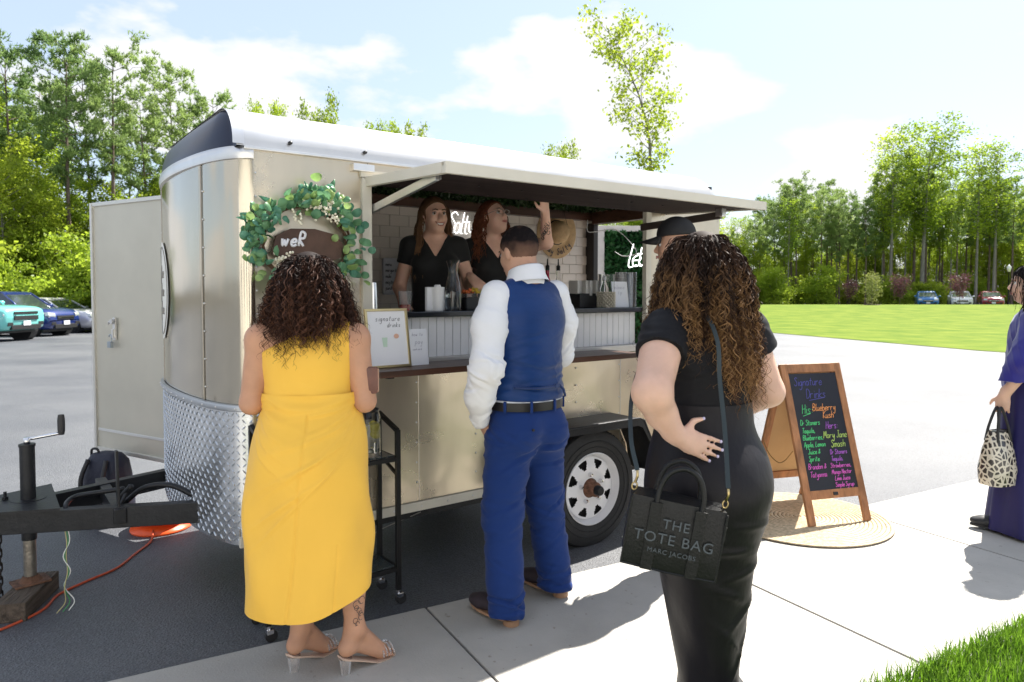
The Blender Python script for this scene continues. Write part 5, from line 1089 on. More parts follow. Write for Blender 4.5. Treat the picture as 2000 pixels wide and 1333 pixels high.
def creases(V, F, line, spec, seed, up=(0,1,0)):
    # sharp slanting folds round a limb: spec rows are (position along the limb 0..1, spread, count, depth)
    rg = np.random.RandomState(seed); L = np.array(line, float); seg = np.linalg.norm(np.diff(L, axis=0), axis=1); cum_ = np.concatenate([[0], np.cumsum(seg)]); best = np.full(len(V), 1e9); S = np.zeros(len(V)); Q = np.zeros_like(V); TT = np.zeros_like(V)
    for i in range(len(seg)):
        d = (L[i+1]-L[i])/seg[i]; t = np.clip((V-L[i])@d, 0, seg[i]); q = L[i]+t[:,None]*d; e = np.linalg.norm(V-q, axis=1); m = e < best; best[m] = e[m]; S[m] = cum_[i]+t[m]; Q[m] = q[m]; TT[m] = d
    r = V-Q; a = np.cross(TT, np.array(up, float)); a /= np.maximum(np.linalg.norm(a, axis=1), 1e-9)[:,None]; b = np.cross(TT, a); th = np.arctan2((r*b).sum(1), (r*a).sum(1)); N = vnormals(V, F); D = np.zeros(len(V)); tot = cum_[-1]
    for pos, spr, cnt, dep in spec:
        for _ in range(cnt):
            s0 = (pos+rg.randn()*spr)*tot; p0 = rg.uniform(-pi, pi); wd = rg.uniform(.006, .012); slope = rg.uniform(-.06, .06); half = rg.uniform(.5, 1.3); dt = np.angle(np.exp(1j*(th-p0))); x = (S-s0-slope*dt-.012*dt*dt*rg.choice([-1, 1]))/wd
            D += dep*rg.uniform(.5, 1.2)*np.exp(-(dt/half)**2)*(-np.exp(-x*x)+.75*np.exp(-(x-1.9)**2/1.6))
    return V+N*D[:,None]
def frame3(d, n): d = np.array(d, float); d /= np.linalg.norm(d); n = np.array(n, float); n -= d*(n@d); n /= np.linalg.norm(n); return d, n, np.cross(d, n)
def add_hand(B, w, d, n, thumb=1, curl=(.3,.3,.35,.4), size=1., spread=.06, tcurl=.3, tdir=.8):
    # w wrist, d finger direction, n back of the hand, thumb: +1 on the d x n side
    d, n, s = frame3(d, n); s = s*thumb; w = np.array(w, float); S = size
    c = w+d*.050*S; R = np.stack([d, n, s], 1)
    B.ell(c, (.056*S, .0165*S, .041*S), .012, R); B.cone(w-d*.03*S, w+d*.03*S, .026*S, .028*S, .015, fl=(n, .72))
    kn = w+d*.088*S; L = (.072, .080, .075, .058); tips = []
    for i in range(4):
        o = (1.5-i)*.0205*S; b = kn+s*o-d*abs(i-1.2)*.004*S; a = curl[i]; dd = d+s*(1.5-i)*spread; dd /= np.linalg.norm(dd)
        d1 = dd*cos(a)-n*sin(a); m = b+d1*L[i]*.5*S; d2 = dd*cos(a*2.1)-n*sin(a*2.1); e = m+d2*L[i]*.52*S
        B.cone(b-dd*.012*S, m, .0094*S, .0086*S, .004); B.cone(m, e, .0086*S, .0068*S, .004); tips.append((e, d2))
    tb = w+d*.022*S+s*.026*S; td = d*tdir+s*.75-n*tcurl; td /= np.linalg.norm(td); tm = tb+td*.045*S; td2 = d*(tdir+.25)+s*.35-n*tcurl; td2 /= np.linalg.norm(td2); te = tm+td2*.036*S
    B.cone(tb, tm, .0135*S, .0105*S, .010); B.cone(tm, te, .0105*S, .008*S, .004); tips.append((te, td2)); return tips
def head_prims(B, H, R, k=.012, male=False, ears=True, face=True):
    P = lambda x, y, z: np.array(H)+np.array(R)@np.array([x, y, z]); w = 1.04 if male else 1.
    B.ell(P(0,-.014,.028), (.074*w,.092,.087), k, R); B.ell(P(0,.024,-.028), (.061*w,.064,.086), .02, R); B.ell(P(0,.050,-.088), (.030*w,.030,.024), .03, R)
    for s in (-1, 1):
        B.ell(P(s*.034,.052,-.028), (.026,.026,.026), .02, R)
        if ears: B.ell(P(s*.0755*w,-.006,-.008), (.010,.019,.031), .006, R)
    if face:
        B.cone(P(0,.083,.010), P(0,.104,-.026), .0075, .0120, .012); B.ell(P(0,.094,-.032), (.017,.012,.009), .008, R); B.ell(P(0,.075,.024), (.042,.015,.011), .015, R)
        B.ell(P(0,.082,-.060), (.024,.011,.011), .010, R)
        for s in (-1, 1): B.ell(P(s*.031,.098,.006), (.017,.016,.0105), .010, R, sub=True)
    return P
def head_extras(root, H, R, gaze=(0,0), hairc=None, smile=False, lipc=(.45,.16,.14), brow=(.10,.06,.04), iris=(.10,.07,.05)):
    H = Vector(H); R = Matrix([list(r) for r in R]); P = lambda x, y, z: H+R@Vector((x, y, z)); X = Matrix.Translation(H) @ R.to_4x4()
    for s in (-1, 1):
        mb = MB(); mb.ball((s*.031,.0715,.004), .0125, 7, X); e = mb.build('eye', M('eye_white', (.55,.52,.50), .45), root, True)
        g = Vector((gaze[0], 1, gaze[1])).normalized(); c = Vector((s*.031,.0715,.004))+g*.0098; mb = MB(); mb.ball(c, .0066, 6, X); mb.build('iris', M('iris', iris, .15), e, True)
        mb = MB(); mb.tube([(s*.012,.0905,.0235),(s*.030,.0915,.0285),(s*.047,.080,.023)], [.0034,.0036,.0016], 6, X); mb.build('eyebrow', M('brow%.2f' % brow[0], brow, .8), root, True)
        mb = MB(); mb.tube([(s*.018,.0815,.009),(s*.031,.0855,.0135),(s*.045,.078,.008)], [.0012,.0018,.0012], 5, X); mb.build('lash', M('lash', (.03,.02,.02), .8), root, True)
    mb = MB(); wx = .031 if smile else .023; dy = .006
    if smile:
        mb.tube([(-wx,.0790+dy,-.046),(-.014,.0915+dy,-.0535),(0,.0950+dy,-.0545),(.014,.0915+dy,-.0535),(wx,.0790+dy,-.046)], [.0012,.0030,.0034,.0030,.0012], 6, X); mb.tube([(-wx,.0790+dy,-.046),(-.014,.0900+dy,-.0690),(0,.0930+dy,-.0720),(.014,.0900+dy,-.0690),(wx,.0790+dy,-.046)], [.0012,.0036,.0042,.0036,.0012], 6, X)
        t = MB(); t.loft([[(x, .0925+dy-abs(x)*.42, z-abs(x)*.0) for x in np.linspace(-.023, .023, 9)] for z in (-.0665,-.0540)], X, closed=False, cap=False); t.build('teeth', M('teeth', (.80,.77,.72), .25), root, True)
    else:
        mb.tube([(-wx,.0815+dy,-.059),(-.010,.0925+dy,-.0550),(0,.0935+dy,-.0570),(.010,.0925+dy,-.0550),(wx,.0815+dy,-.059)], [.0012,.0034,.0032,.0034,.0012], 6, X); mb.tube([(-wx,.0815+dy,-.059),(-.010,.0910+dy,-.0645),(0,.0925+dy,-.0660),(.010,.0910+dy,-.0645),(wx,.0815+dy,-.059)], [.0012,.0036,.0044,.0036,.0012], 6, X)
    mb.build('lips', M('lips%.2f' % lipc[0], lipc, .4), root, True)
def rotm(yaw=0., pitch=0., roll=0.): return np.array((Matrix.Rotation(yaw, 3, 'Z') @ Matrix.Rotation(pitch, 3, 'X') @ Matrix.Rotation(roll, 3, 'Y')))
def ringloft(name, spec, mat, parent, n=72, m=70, folds=None, hem=None, thick=0.0, cap=False):
    # spec rows: z, cx, cy, rx, ry_front, ry_back (, squareness)
    S = np.array([list(r)+([2.0] if len(r) == 6 else []) for r in spec], float); S = np.array(catmull([r for r in S], 8)); t = np.linspace(0, len(S)-1, m); Q = np.stack([np.interp(t, np.arange(len(S)), S[:,c]) for c in range(7)], 1)
    A = np.linspace(0, 2*pi, n, endpoint=False); V = np.zeros((m, n, 3))
    for j in range(m):
        z, cx, cy, rx, rf, rb, p = Q[j]; c, s = np.cos(A), np.sin(A); cc = np.sign(c)*np.abs(c)**(2/p); ss = np.sign(s)*np.abs(s)**(2/p); ry = np.where(s > 0, rf, rb)
        f = folds(A, z, j/(m-1)) if folds else 0; V[j,:,0] = cx+cc*(rx+f); V[j,:,1] = cy+ss*(ry+f); V[j,:,2] = z + (hem(A, j/(m-1)) if hem else 0)
    V = V.reshape(-1, 3); a = np.arange(m-1)[:,None]*n; k = np.arange(n)[None]; F = np.stack([a+k, a+(k+1) % n, a+n+(k+1) % n, a+n+k], -1).reshape(-1, 4)
    if S[0,0] > S[-1,0]: F = F[:, ::-1]
    o = meshobj(name, V, F, mat, parent, True)
    return o
def hair_strands(name, roots, dirs, lens, R, env, mats, parent, rad=.010, pitch=.032, tk=.0022, seg=46, seed=1, frizz=.006, per=1, grav=.14):
    # locks: a guide falls inside the envelope env(p)->p; each lock carries `per` fibres that wind round it unevenly
    rg = np.random.RandomState(seed); VV = [[] for _ in mats]; FF = [[] for _ in mats]; cnt = [0]*len(mats)
    for i in range(len(roots)):
        p = np.array(roots[i], float); v = np.array(dirs[i], float); v /= np.linalg.norm(v); L = lens[i]; ds = L/seg; G = []
        for q in range(seg+1):
            G.append(p.copy()); v = v*.90+np.array([0,0,-1.])*grav+rg.randn(3)*.05; v /= np.linalg.norm(v); p = env(p+v*ds, q/seg, i)
        G = np.array(G); T = np.gradient(G, axis=0); T /= np.maximum(np.linalg.norm(T, axis=1), 1e-9)[:,None]; a = np.cross(T, np.array([.3,.9,.1])); a /= np.maximum(np.linalg.norm(a, axis=1), 1e-9)[:,None]; b = np.cross(T, a)
        ph0 = rg.rand()*6.28; pr = pitch*rg.uniform(.75, 1.5); rr0 = rad*rg.uniform(.55, 1.25); sgn = 1 if rg.rand() < .5 else -1; mi = rg.choice(len(mats), p=[m[1] for m in mats]); s = np.linspace(0, L, seg+1); ramp = .25+.75*np.clip(s/.10, 0, 1)
        jit = np.cumsum(rg.randn(seg+1)*.16)
        for f in range(per):
            ph = ph0+rg.randn()*.7; rr = rr0*rg.uniform(.7, 1.25); an = sgn*2*pi*s/pr+ph+jit+np.cumsum(rg.randn(seg+1)*.08); off = rg.randn(3)*(.0050 if rg.rand() < .82 else .014)*min(per-1, 1); am = rr*ramp*(1+.3*np.sin(s*40+ph))
            C = G+off*np.linspace(.4, 1.6, seg+1)[:,None]+(a*np.cos(an)[:,None]+b*np.sin(an)[:,None])*am[:,None]; k = int(seg*(1-rg.rand()*.18))+1; C = C[:k+1]; m_ = len(C)
            Tn = np.gradient(C, axis=0); u = np.cross(Tn, rg.randn(3)); u /= np.maximum(np.linalg.norm(u, axis=1), 1e-9)[:,None]; th = (tk*rg.uniform(.7, 1.35)*(1-.7*np.linspace(0, 1, m_)**3))[:,None]
            ring = np.stack([C+u*th, C-u*th], 1).reshape(-1, 3); kk = np.arange(m_-1)*2; F_ = np.stack([kk, kk+1, kk+3, kk+2], 1); VV[mi].append(ring); FF[mi].append(F_+cnt[mi]); cnt[mi] += len(ring)
    for q, m in enumerate(mats):
        if VV[q]: meshobj(name, np.concatenate(VV[q]), np.concatenate(FF[q]), m[0], parent, True)
def sleeve(name, pts, rads, mat, parent, amp=.004, seed=1, h=.007, k=.03, scale=(14,14,14), mask=None, extra=None, folds=None):
    P = np.array(pts); R = max(rads)+.05; B = Body(P.min(0)-R, P.max(0)+R, h)
    for a, b, ra, rb in zip(pts, pts[1:], rads, rads[1:]): B.cone(a, b, ra, rb, k)
    if extra: extra(B)
    V, F = B.mesh(3); V = wrinkle(V, F, amp, seed, scale, mask=mask)
    if folds: V = creases(V, F, pts, folds, seed)
    return meshobj(name, V, F, mat, parent, True)
def skinM(name, col, col2=None): return M(name, col, .46, var=.10, vs=9, bump=.12, bs=180, sss=.12, spec=.4)
def hairM(name, root, tip, z0, z1, rough=.38):
    if name in MATS: return MATS[name]
    m = M(name, root, rough+.32, spec=.18); nt = m.node_tree; b = nt.nodes['Principled BSDF']; tc = nt.nodes.new('ShaderNodeTexCoord'); sx = nt.nodes.new('ShaderNodeSeparateXYZ'); nt.links.new(tc.outputs['Object'], sx.inputs[0])
    mr = nt.nodes.new('ShaderNodeMapRange'); mr.inputs[1].default_value = z0; mr.inputs[2].default_value = z1; nt.links.new(sx.outputs['Z'], mr.inputs[0]); n = nt.nodes.new('ShaderNodeTexNoise'); n.inputs['Scale'].default_value = 18; nt.links.new(tc.outputs['Object'], n.inputs['Vector'])
    ad = nt.nodes.new('ShaderNodeMath'); ad.operation = 'MULTIPLY_ADD'; ad.inputs[1].default_value = .7; ad.inputs[2].default_value = -.35; nt.links.new(n.outputs['Fac'], ad.inputs[0]); a2 = nt.nodes.new('ShaderNodeMath'); a2.operation = 'ADD'; a2.use_clamp = True; nt.links.new(mr.outputs[0], a2.inputs[0]); nt.links.new(ad.outputs[0], a2.inputs[1])
    r = nt.nodes.new('ShaderNodeValToRGB'); r.color_ramp.elements[0].color = (*tip, 1); r.color_ramp.elements[1].color = (*root, 1); nt.links.new(a2.outputs[0], r.inputs[0]); nt.links.new(r.outputs[0], b.inputs['Base Color']); return m
def legs_prims(B, hipz, feet, kneebend=.02, rt=.085, rk=.055, rc=.052, ra=.036, hipx=.095):
    for s, (fx, fy, fz) in zip((-1, 1), feet):
        hip = np.array([s*hipx, 0, hipz]); an = np.array([fx, fy, fz+.085]); kn = (hip+an)/2+np.array([0, kneebend, .02])
        B.cone(hip, kn, rt, rk, .03); B.cone(kn, kn*.62+an*.38-np.array([0,.012,0]), rk*.95, rc, .03); B.cone(kn*.62+an*.38-np.array([0,.012,0]), an, rc, ra, .03)
def shoe(name, loc, ang, mat, sole, parent, L=.28, W=.1, heel=.025, hi=.085, pitch=0.):
    r = empty(name, loc, ang, parent)
    Bs = Body((-.09,-.14,-.01), (.09,.20,.16), .005); Bs.ell((0,-.055,.05), (.040,.055,.05), .03); Bs.cone((0,-.05,.045), (0,.10,.040), .040, .042, .03, fl=((0,0,1), .75)); Bs.ell((0,.125,.036), (.046,.065,.030), .03); Bs.cone((0,-.055,.05), (0,-.06,hi+.02), .038, .042, .03)
    Bs.cut(lambda X, Y, Z: np.maximum(.012-Z, Z-hi+.02*0)+0*X+0*Y); V, F = Bs.mesh(2); meshobj('upper', V, F, mat, r, True)
    mb = MB(); o = []
    for t in np.linspace(0, 2*pi, 30, endpoint=False): o.append((.0475*sin(t)*(1 if cos(t) > -.2 else .9)*(1-.12*(abs(cos(t)) > .8)), .038+.150*cos(t)))
    mb.prism(o, .012, TR(0,0,.004)); mb.build('sole', sole, r); mb = MB(); hl = [(.036*sin(t), -.072+.038*cos(t)) for t in np.linspace(0, 2*pi, 18, endpoint=False)]; mb.prism(hl, heel, TR(0,0,-heel+.012)); mb.build('heel', sole, r); return r

def scalp(H, n, rg, ymax=.05, zmin=-.25, r=(.076,.095,.092), R=None):
    out = []; dr = []
    while len(out) < n:
        u = rg.randn(3); u /= np.linalg.norm(u)
        if u[2] < zmin or u[1]*r[1] > ymax: continue
        q = u*np.array(r); 
        if R is not None: q = R@q; w = R@u
        else: w = u
        out.append(np.array(H)+q+np.array([0,-.012,.026])); dr.append(np.array([w[0],w[1],w[2]*.12-.28]))
    return out, dr
def envelope(H, tab, layers, yoff=0., flat=None):
    Z = [t[0] for t in tab][::-1]; RX = [t[1] for t in tab][::-1]; RY = [t[2] for t in tab][::-1]
    def env(p, t, i):
        rx = np.interp(p[2], Z, RX)*layers[i]; ry = np.interp(p[2], Z, RY)*layers[i]; x = p[0]-H[0]; y = p[1]-H[1]-yoff; q = sqrt((x/rx)**2+(y/ry)**2)+1e-6
        if q < 1: p = p.copy(); p[0] = H[0]+x/q; p[1] = H[1]+yoff+y/q
        return p
    return env
def torso(B, sh=.19, cz=1.24, r=(.165,.115,.17), wz=1.05, wr=(.145,.11,.14), pz=.90, pr=(.185,.135,.14), shz=1.36, neck=1.47, nr=.052, hy=.02, inf=0., sr=.055):
    B.ell((0,0,cz), np.array(r)+inf, .05); B.ell((0,.005,wz), np.array(wr)+inf, .06); B.ell((0,-.005,pz), np.array(pr)+inf, .06)
    for s in (-1, 1): B.cone((s*.05,-.005,shz+.012), (s*sh,-.005,shz-.02), sr+inf, sr+inf, .04)
    if neck: B.cone((0,-.012,shz), (0,hy,neck), nr*1.15, nr, .04)
def barefoot(B, ax, ay, ang, hh, ra=.034):
    d = np.array([-sin(ang), cos(ang), 0]); s = np.array([cos(ang), sin(ang), 0]); A = np.array([ax, ay, .10+hh]); he = np.array([ax, ay, .032+hh])-d*.035; ball = np.array([ax, ay, .024])+d*.125
    B.ell(he, (.028,.030,.030), .02); B.cone(A, he+np.array([0,0,.01]), ra, .028, .025); B.cone(A+d*.02-np.array([0,0,.015]), ball+np.array([0,0,.012]), .030, .026, .03); B.cone(he+d*.03, ball, .026, .03, .03, fl=((0,0,1), .7))
    for i in range(5): o = (i-2)*.0165; B.cone(ball+s*o+d*(.015-abs(i-1.4)*.006), ball+s*o*1.15+d*(.058-abs(i-1.4)*.009)-np.array([0,0,.008]), .0095, .008, .006)
    return he, ball, d, s
def mule(parent, he, ball, d, s, hh, clear, side):
    r = empty('sandal', (0,0,0), 0, parent); mb = MB(); rings = []; he = np.array(he); ball = np.array(ball)
    for t, w, th in ((0,.022,.008),(.08,.029,.008),(.35,.026,.007),(.62,.034,.007),(.82,.040,.007),(.95,.034,.007),(1.0,.016,.006)):
        p = he-d*.028+(ball+d*.062-he+d*.028)*t; z = (hh+.004)*(1-min(1, t/.62))**1.0+.007 if t < .62 else .007; p[2] = z
        rings.append([tuple(p+s*w), tuple(p+s*w*.9-np.array([0,0,th])), tuple(p-s*w*.9-np.array([0,0,th])), tuple(p-s*w), tuple(p+np.array([0,0,.001]))])
    mb.loft(rings); mb.build('sole', M('nude_sole', (.62,.46,.36), .4), r, True, autos=50)
    mb = MB(); c = he-d*.005; mb.tube([tuple(c*[1,1,0]+np.array([0,0,hh-.002])), tuple(c*[1,1,0]+np.array([0,0,.002]))], [.026,.018], 12); mb.build('heel', clear, r, True, autos=50)
    mb = MB()
    for f in (-.012, .004, .02, .036):
        mb.tube([tuple(ball+d*f+s*(.041*cos(a))+np.array([0,0,.036*sin(a)-.004])) for a in np.linspace(.05, pi-.05, 12)], .0045, 5)
    mb.build('strap', clear, r, True); mb = MB()
    for f in (-.012, .004, .02, .036):
        for a in np.linspace(.35, pi-.35, 11): mb.ball(tuple(ball+d*f+s*(.044*cos(a))+np.array([0,0,.040*sin(a)-.003])), .0024, 3)
    tag(mb.build('studs', m_chrome, r, True), kind='stuff')
m_clear = M('clear_vinyl', (.92,.88,.86), .05, trans=.85, ior=1.3)
# ---------------------------------------------------------------- woman in yellow
PW = tag(empty('person', (-.785, 2.72, .012), .12), 'person with dark curly hair in a long yellow one-shoulder dress, seen from behind', 'person')
sk1 = skinM('skin_tan', (.50,.27,.17))
B = Body((-.33,-.30,-.01), (.33,.42,1.68), .007); H1 = np.array([0,.035,1.515]); head_prims(B, H1, rotm(0,-.08), face=False)
torso(B, .175, 1.215, (.162,.112,.165), 1.05, (.15,.11,.13), .88, (.2,.15,.15), 1.325, 1.43, .05, .03)
for s in (-1, 1):
    B.cone((s*.175,-.005,1.30), (s*.212,-.012,1.06), .056, .043, .03); B.cone((s*.212,-.012,1.06), (s*.12,.22,1.10), .042, .028, .02)
add_hand(B, (-.12,.23,1.10), (.6,.5,.15), (-.5,.3,.8), -1); add_hand(B, (.12,.23,1.10), (-.6,.5,.15), (.5,.3,.8), 1)
FT = []
for ax, ay, ang in ((-.045,.03,-.62), (.165,-.02,-.88)):
    FT.append(barefoot(B, ax, ay, ang, .065)); a = np.array([ax, ay, .165]); kn = np.array([ax*.95, .03, .50]); cf = kn*.55+a*.45-np.array([0,.018,-.02])
    B.cone(a, cf, .034, .056, .03); B.cone(cf, kn, .056, .058, .03); B.cone(kn, (ax*.6+.0,0,.85), .058, .07, .03)
V, F = B.mesh(2); meshobj('body', V, F, sk1, PW, True)
for (he, ball, d, s) in FT: mule(PW, he, ball, d, s, .065, m_clear, 1)
m_yel = M('yellow_crepe', (.84,.49,.06), .66, var=.03, vs=3, bump=.38, bs=5.5, sheen=.1, scale=(1,1,.7))
B = Body((-.30,-.26,.98), (.30,.26,1.42), .006); torso(B, .165, 1.215, (.166,.118,.165), 1.05, (.168,.122,.12), .9, (.19,.14,.12), 1.325, 0, inf=.012, sr=.05)
B.cut(lambda X, Y, Z: np.maximum(np.maximum(Z-(1.245+.50*(X+.19)), X-.163-.0*Z), 1.02-Z)+0*Y)
V, F = B.mesh(3); V = wrinkle(V, F, .0045, 4, (5,5,22), 1.2, lambda v: np.clip((1.2-v[:,2])/.12, .1, 1)); bod = meshobj('dress_bodice', V, F, m_yel, PW, True)
def yf(A, z, t):
    f = .007*np.sin(3*A+z*7)*(1-t) + .005*np.sin(6*A-z*12+1)*(1-t*.6) + .006*np.maximum(0, np.sin(2*A+z*13-.6))**5*np.exp(-((z-.90)/.12)**2) + .018*np.maximum(0, np.sin(2.5*(A-4.2)+z*5))**4*np.exp(-((z-.55)/.30)**2)
    for k in range(7): f = f + .0075*np.exp(-((z-(1.045-.028*k+(.05+.035*k)*(A-5.5)*(1 if k % 2 else .6)))/.010)**2)*np.exp(-((A-5.3+.12*k)/.75)**2)
    for k in range(4): f = f + .006*np.exp(-((z-(1.02-.05*k-(.06+.03*k)*(A-4.0)))/.012)**2)*np.exp(-((A-4.0)/.5)**2)
    return f + .006*np.sin(90*(z+.02*np.sin(3*A)))*np.exp(-((z-1.055)/.035)**2) - .0045*np.exp(-((A-(4.62+.35*(z-.6)))/.018)**2)*(z < 1.03) - .0035*np.exp(-((A-(5.28+.12*(z-.6)))/.02)**2)*(z < .55)
def yh(A, t): return (1-t)**5*(.075*np.maximum(0, np.cos(A))**2.0 + .012*np.maximum(0, -np.cos(A))**2-.0*A)
ringloft('dress_skirt', [(.272,-.012,0,.240,.19,.19),(.42,-.008,0,.236,.185,.192),(.56,-.002,0,.232,.178,.198),(.72,.0,-.002,.229,.17,.205),(.84,.002,-.004,.224,.158,.207),(.93,.004,-.002,.212,.148,.184),(1.01,.006,0,.190,.136,.148),(1.06,.006,0,.180,.132,.134),(1.10,.006,0,.180,.129,.129)], m_yel, PW, 340, 190, yf, yh)
# tattoo lines on the calf
mb = MB(); rt = random.Random(4)
for k in range(9):
    c = (rt.uniform(-.35,.35), .185+.014*k); r = rt.uniform(.007,.013)
    q = []
    for a in np.linspace(0, 5.2, 12): 
        th = -1.05+c[0]*.9+(r*cos(a))/.045; z = c[1]+r*sin(a)*1.3; rad_ = np.interp(z, [.165,.33], [.0355,.0565]); ctr = np.array([.165*1., -.02*(1-(z-.165)/.6)-.018*np.interp(z,[.165,.33],[0,1])+.003, 0]); q.append((ctr[0]+cos(th)*rad_, ctr[1]+sin(th)*rad_, z))
    mb.tube(q, .0012, 4)
mb.build('tattoo', M('tattoo_ink', (.05,.045,.05), .6), PW)
rg = np.random.RandomState(21); n = 720; ro, di = scalp(H1, n, rg, .075, -.75, (.070,.088,.084)); lay = .52+.48*rg.rand(n)**.8
tab1 = [(1.72,.01,.01),(1.65,.035,.04),(1.62,.072,.078),(1.57,.108,.112),(1.52,.130,.126),(1.45,.158,.135),(1.37,.19,.145),(1.31,.215,.152),(1.2,.22,.155)]
h_dark = hairM('curl_dark', (.016,.010,.009), (.045,.02,.013), 1.25, 1.6); h_brown = hairM('curl_brown', (.035,.018,.014), (.16,.07,.04), 1.22, 1.66, .33)
Bh = Body((-.26,-.24,1.2), (.26,.22,1.72), .008); Bh.ell(H1+[0,-.014,.026], (.083,.101,.099), .03); Bh.ell(H1+[0,-.055,-.07], (.085,.055,.10), .04); V, F = Bh.mesh(2); meshobj('hair_mass', V, F, h_dark, PW, True)
hair_strands('hair', ro, di, .15+.17*rg.rand(n), None, envelope(H1, tab1, lay, -.02), [(h_dark,.6),(h_brown,.4)], PW, .0090, .034, .00135, 56, 3, per=7)
mb = MB(); mb.box((0,0,0), (.055,.016,.105), b=.007); mb.box((.004,-.002,.004), (.05,.021,.09), b=.007)
PH = PW.matrix_basis if False else None
wl = tag(empty('wallet', (-.785+.236*cos(.12)+.035*sin(.12), 2.72+.236*sin(.12)-.035*cos(.12), 1.155), .12), 'brown leather wallet case at the elbow of the person in yellow', 'wallet'); mb.build('case', M('brown_leather', (.13,.045,.03), .4, var=.2, vs=30, coat=.2), wl, True, autos=40); mb = MB(); mb.box((.03,0,0), (.006,.012,.09), b=.002); mb.build('page_edge', M('tan_leather', (.42,.25,.18), .5), wl)
# ---------------------------------------------------------------- man in the blue vest
PM = tag(empty('person', (.065, 3.30, .012), .64), 'person in a blue vest, white shirt and blue trousers at the hatch, from behind', 'person')
sk2 = skinM('skin_olive', (.50,.29,.20)); H2 = np.array([-.012,.045,1.665]); R2 = rotm(.12,-.22)
B = Body((-.36,-.22,.74), (.36,.52,1.83), .007); P2 = head_prims(B, H2, R2, male=True)
torso(B, .15, 1.32, (.17,.11,.18), 1.12, (.155,.12,.16), .95, (.16,.12,.12), 1.475, 1.60, .066, .02)
B.cone((-.18,0,1.44), (-.275,-.07,1.16), .042, .040, .03); B.cone((-.28,-.07,1.16), (-.215,.05,.90), .044, .03, .02); add_hand(B, (-.205,.055,.885), (.42,.20,-.85), (-1,.2,-.3), 1, (.1,.1,.1,.1))
B.cone((.18,0,1.44), (.27,.09,1.19), .042, .040, .03); B.cone((.27,.09,1.19), (.14,.34,1.165), .044, .03, .02); add_hand(B, (.14,.34,1.165), (-.5,.8,-.1), (.1,.1,1), -1)
V, F = B.mesh(2); meshobj('body', V, F, sk2, PM, True); head_extras(PM, H2, R2)
Bh = Body((-.16,-.14,1.5), (.16,.22,1.85), .005); Bh.ell(P2(0,-.016,.030), (.083,.099,.096), .01, R2); Bh.cut(lambda X, Y, Z: np.maximum((H2[2]-.055-Z)+.55*(Y-H2[1]+.09), (Y-H2[1]-.065)-.35*(Z-H2[2]-.05))+0*X)
V, F = Bh.mesh(2); V = wrinkle(V, F, .0025, 9, (140,140,140)); meshobj('hair', V, F, hairM('fade_hair', (.010,.008,.009), (.30,.17,.12), H2[2]-.085, H2[2]+.055, .7), PM, True)
m_shirt = M('white_cotton', (.76,.77,.80), .8, bump=.16, bs=6, scale=(1,1,1.6)); 
sleeve('shirt_sleeve', [(-.170,0,1.465),(-.225,-.025,1.33),(-.275,-.075,1.15),(-.275,-.02,1.02),(-.235,.035,.90)], [.072,.074,.070,.060,.042], m_shirt, PM, .0022, 3, .005, .05, (10,10,26), folds=[(.08,.05,5,.005),(.30,.12,7,.0045),(.55,.06,12,.0075),(.78,.06,8,.006),(.93,.04,6,.006)])
sleeve('shirt_sleeve', [(.175,0,1.47),(.235,.02,1.33),(.275,.085,1.18),(.22,.22,1.165),(.15,.33,1.165)], [.070,.072,.067,.058,.043], m_shirt, PM, .0022, 5, .005, .05, (10,10,26), folds=[(.08,.05,5,.005),(.30,.12,7,.0045),(.55,.06,12,.0075),(.78,.06,8,.006),(.93,.04,6,.006)])
mb = MB(); rings = []
for zz, rr_ in ((1.500,.086),(1.525,.086),(1.56,.080),(1.592,.0765),(1.588,.082),(1.548,.093),(1.52,.108)): rings.append([((rr_)*cos(a), -.002+(rr_*1.0)*sin(a)+.010*(zz-1.52)*10*.3, zz-.022*sin(a)*1.0) for a in np.linspace(0, 2*pi, 40, endpoint=False)])
mb.loft(rings, cap=False); mb.build('shirt_collar', m_shirt, PM, True)
ringloft('shirt_tail', [(.95,0,.0,.186,.146,.146),(.985,0,.0,.186,.147,.148),(1.0,0,.0,.178,.138,.138),(1.04,0,0,.168,.128,.128)], m_shirt, PM, 60, 20, lambda A, z, t: .002*np.sin(9*A))
B = Body((-.30,-.26,.96), (.30,.26,1.58), .006); B.ell((0,-.005,1.345), (.205,.145,.20), .04); B.ell((0,.0,1.13), (.186,.150,.22), .06); B.ell((0,0,1.0), (.188,.150,.14), .06)
for s in (-1, 1): B.cone((s*.05,-.012,1.505), (s*.165,-.01,1.465), .052, .050, .03)
for s in (-1, 1): B.cone((s*.315,-.005,1.58), (s*.30,-.005,1.27), .125, .095, .03, sub=True)
B.cone((0,.035,1.53), (0,.05,1.68), .080, .10, .02, sub=True); B.cut(lambda X, Y, Z: (.988+.02*np.abs(X)*4*(Y > 0)-Z)+0*Y)
V, F = B.mesh(3); V = wrinkle(V, F, .0085, 12, (7,7,26), 1.6, lambda v: np.clip((1.30-v[:,2])/.18, .08, 1)*np.clip((v[:,2]-.98)/.05, 0, 1)); V = creases(V, F, [(0,0,1.0),(0,0,1.5)], [(.12,.08,16,.0042),(.30,.10,8,.003),(.75,.15,5,.002)], 6, (1,0,0)); m_vest = M('blue_satin', (.004,.034,.15), .45, var=.1, vs=4, sheen=.1, spec=.3, bump=.34, bs=9, scale=(.8,.8,2.4)); meshobj('vest', V, F, m_vest, PM, True)
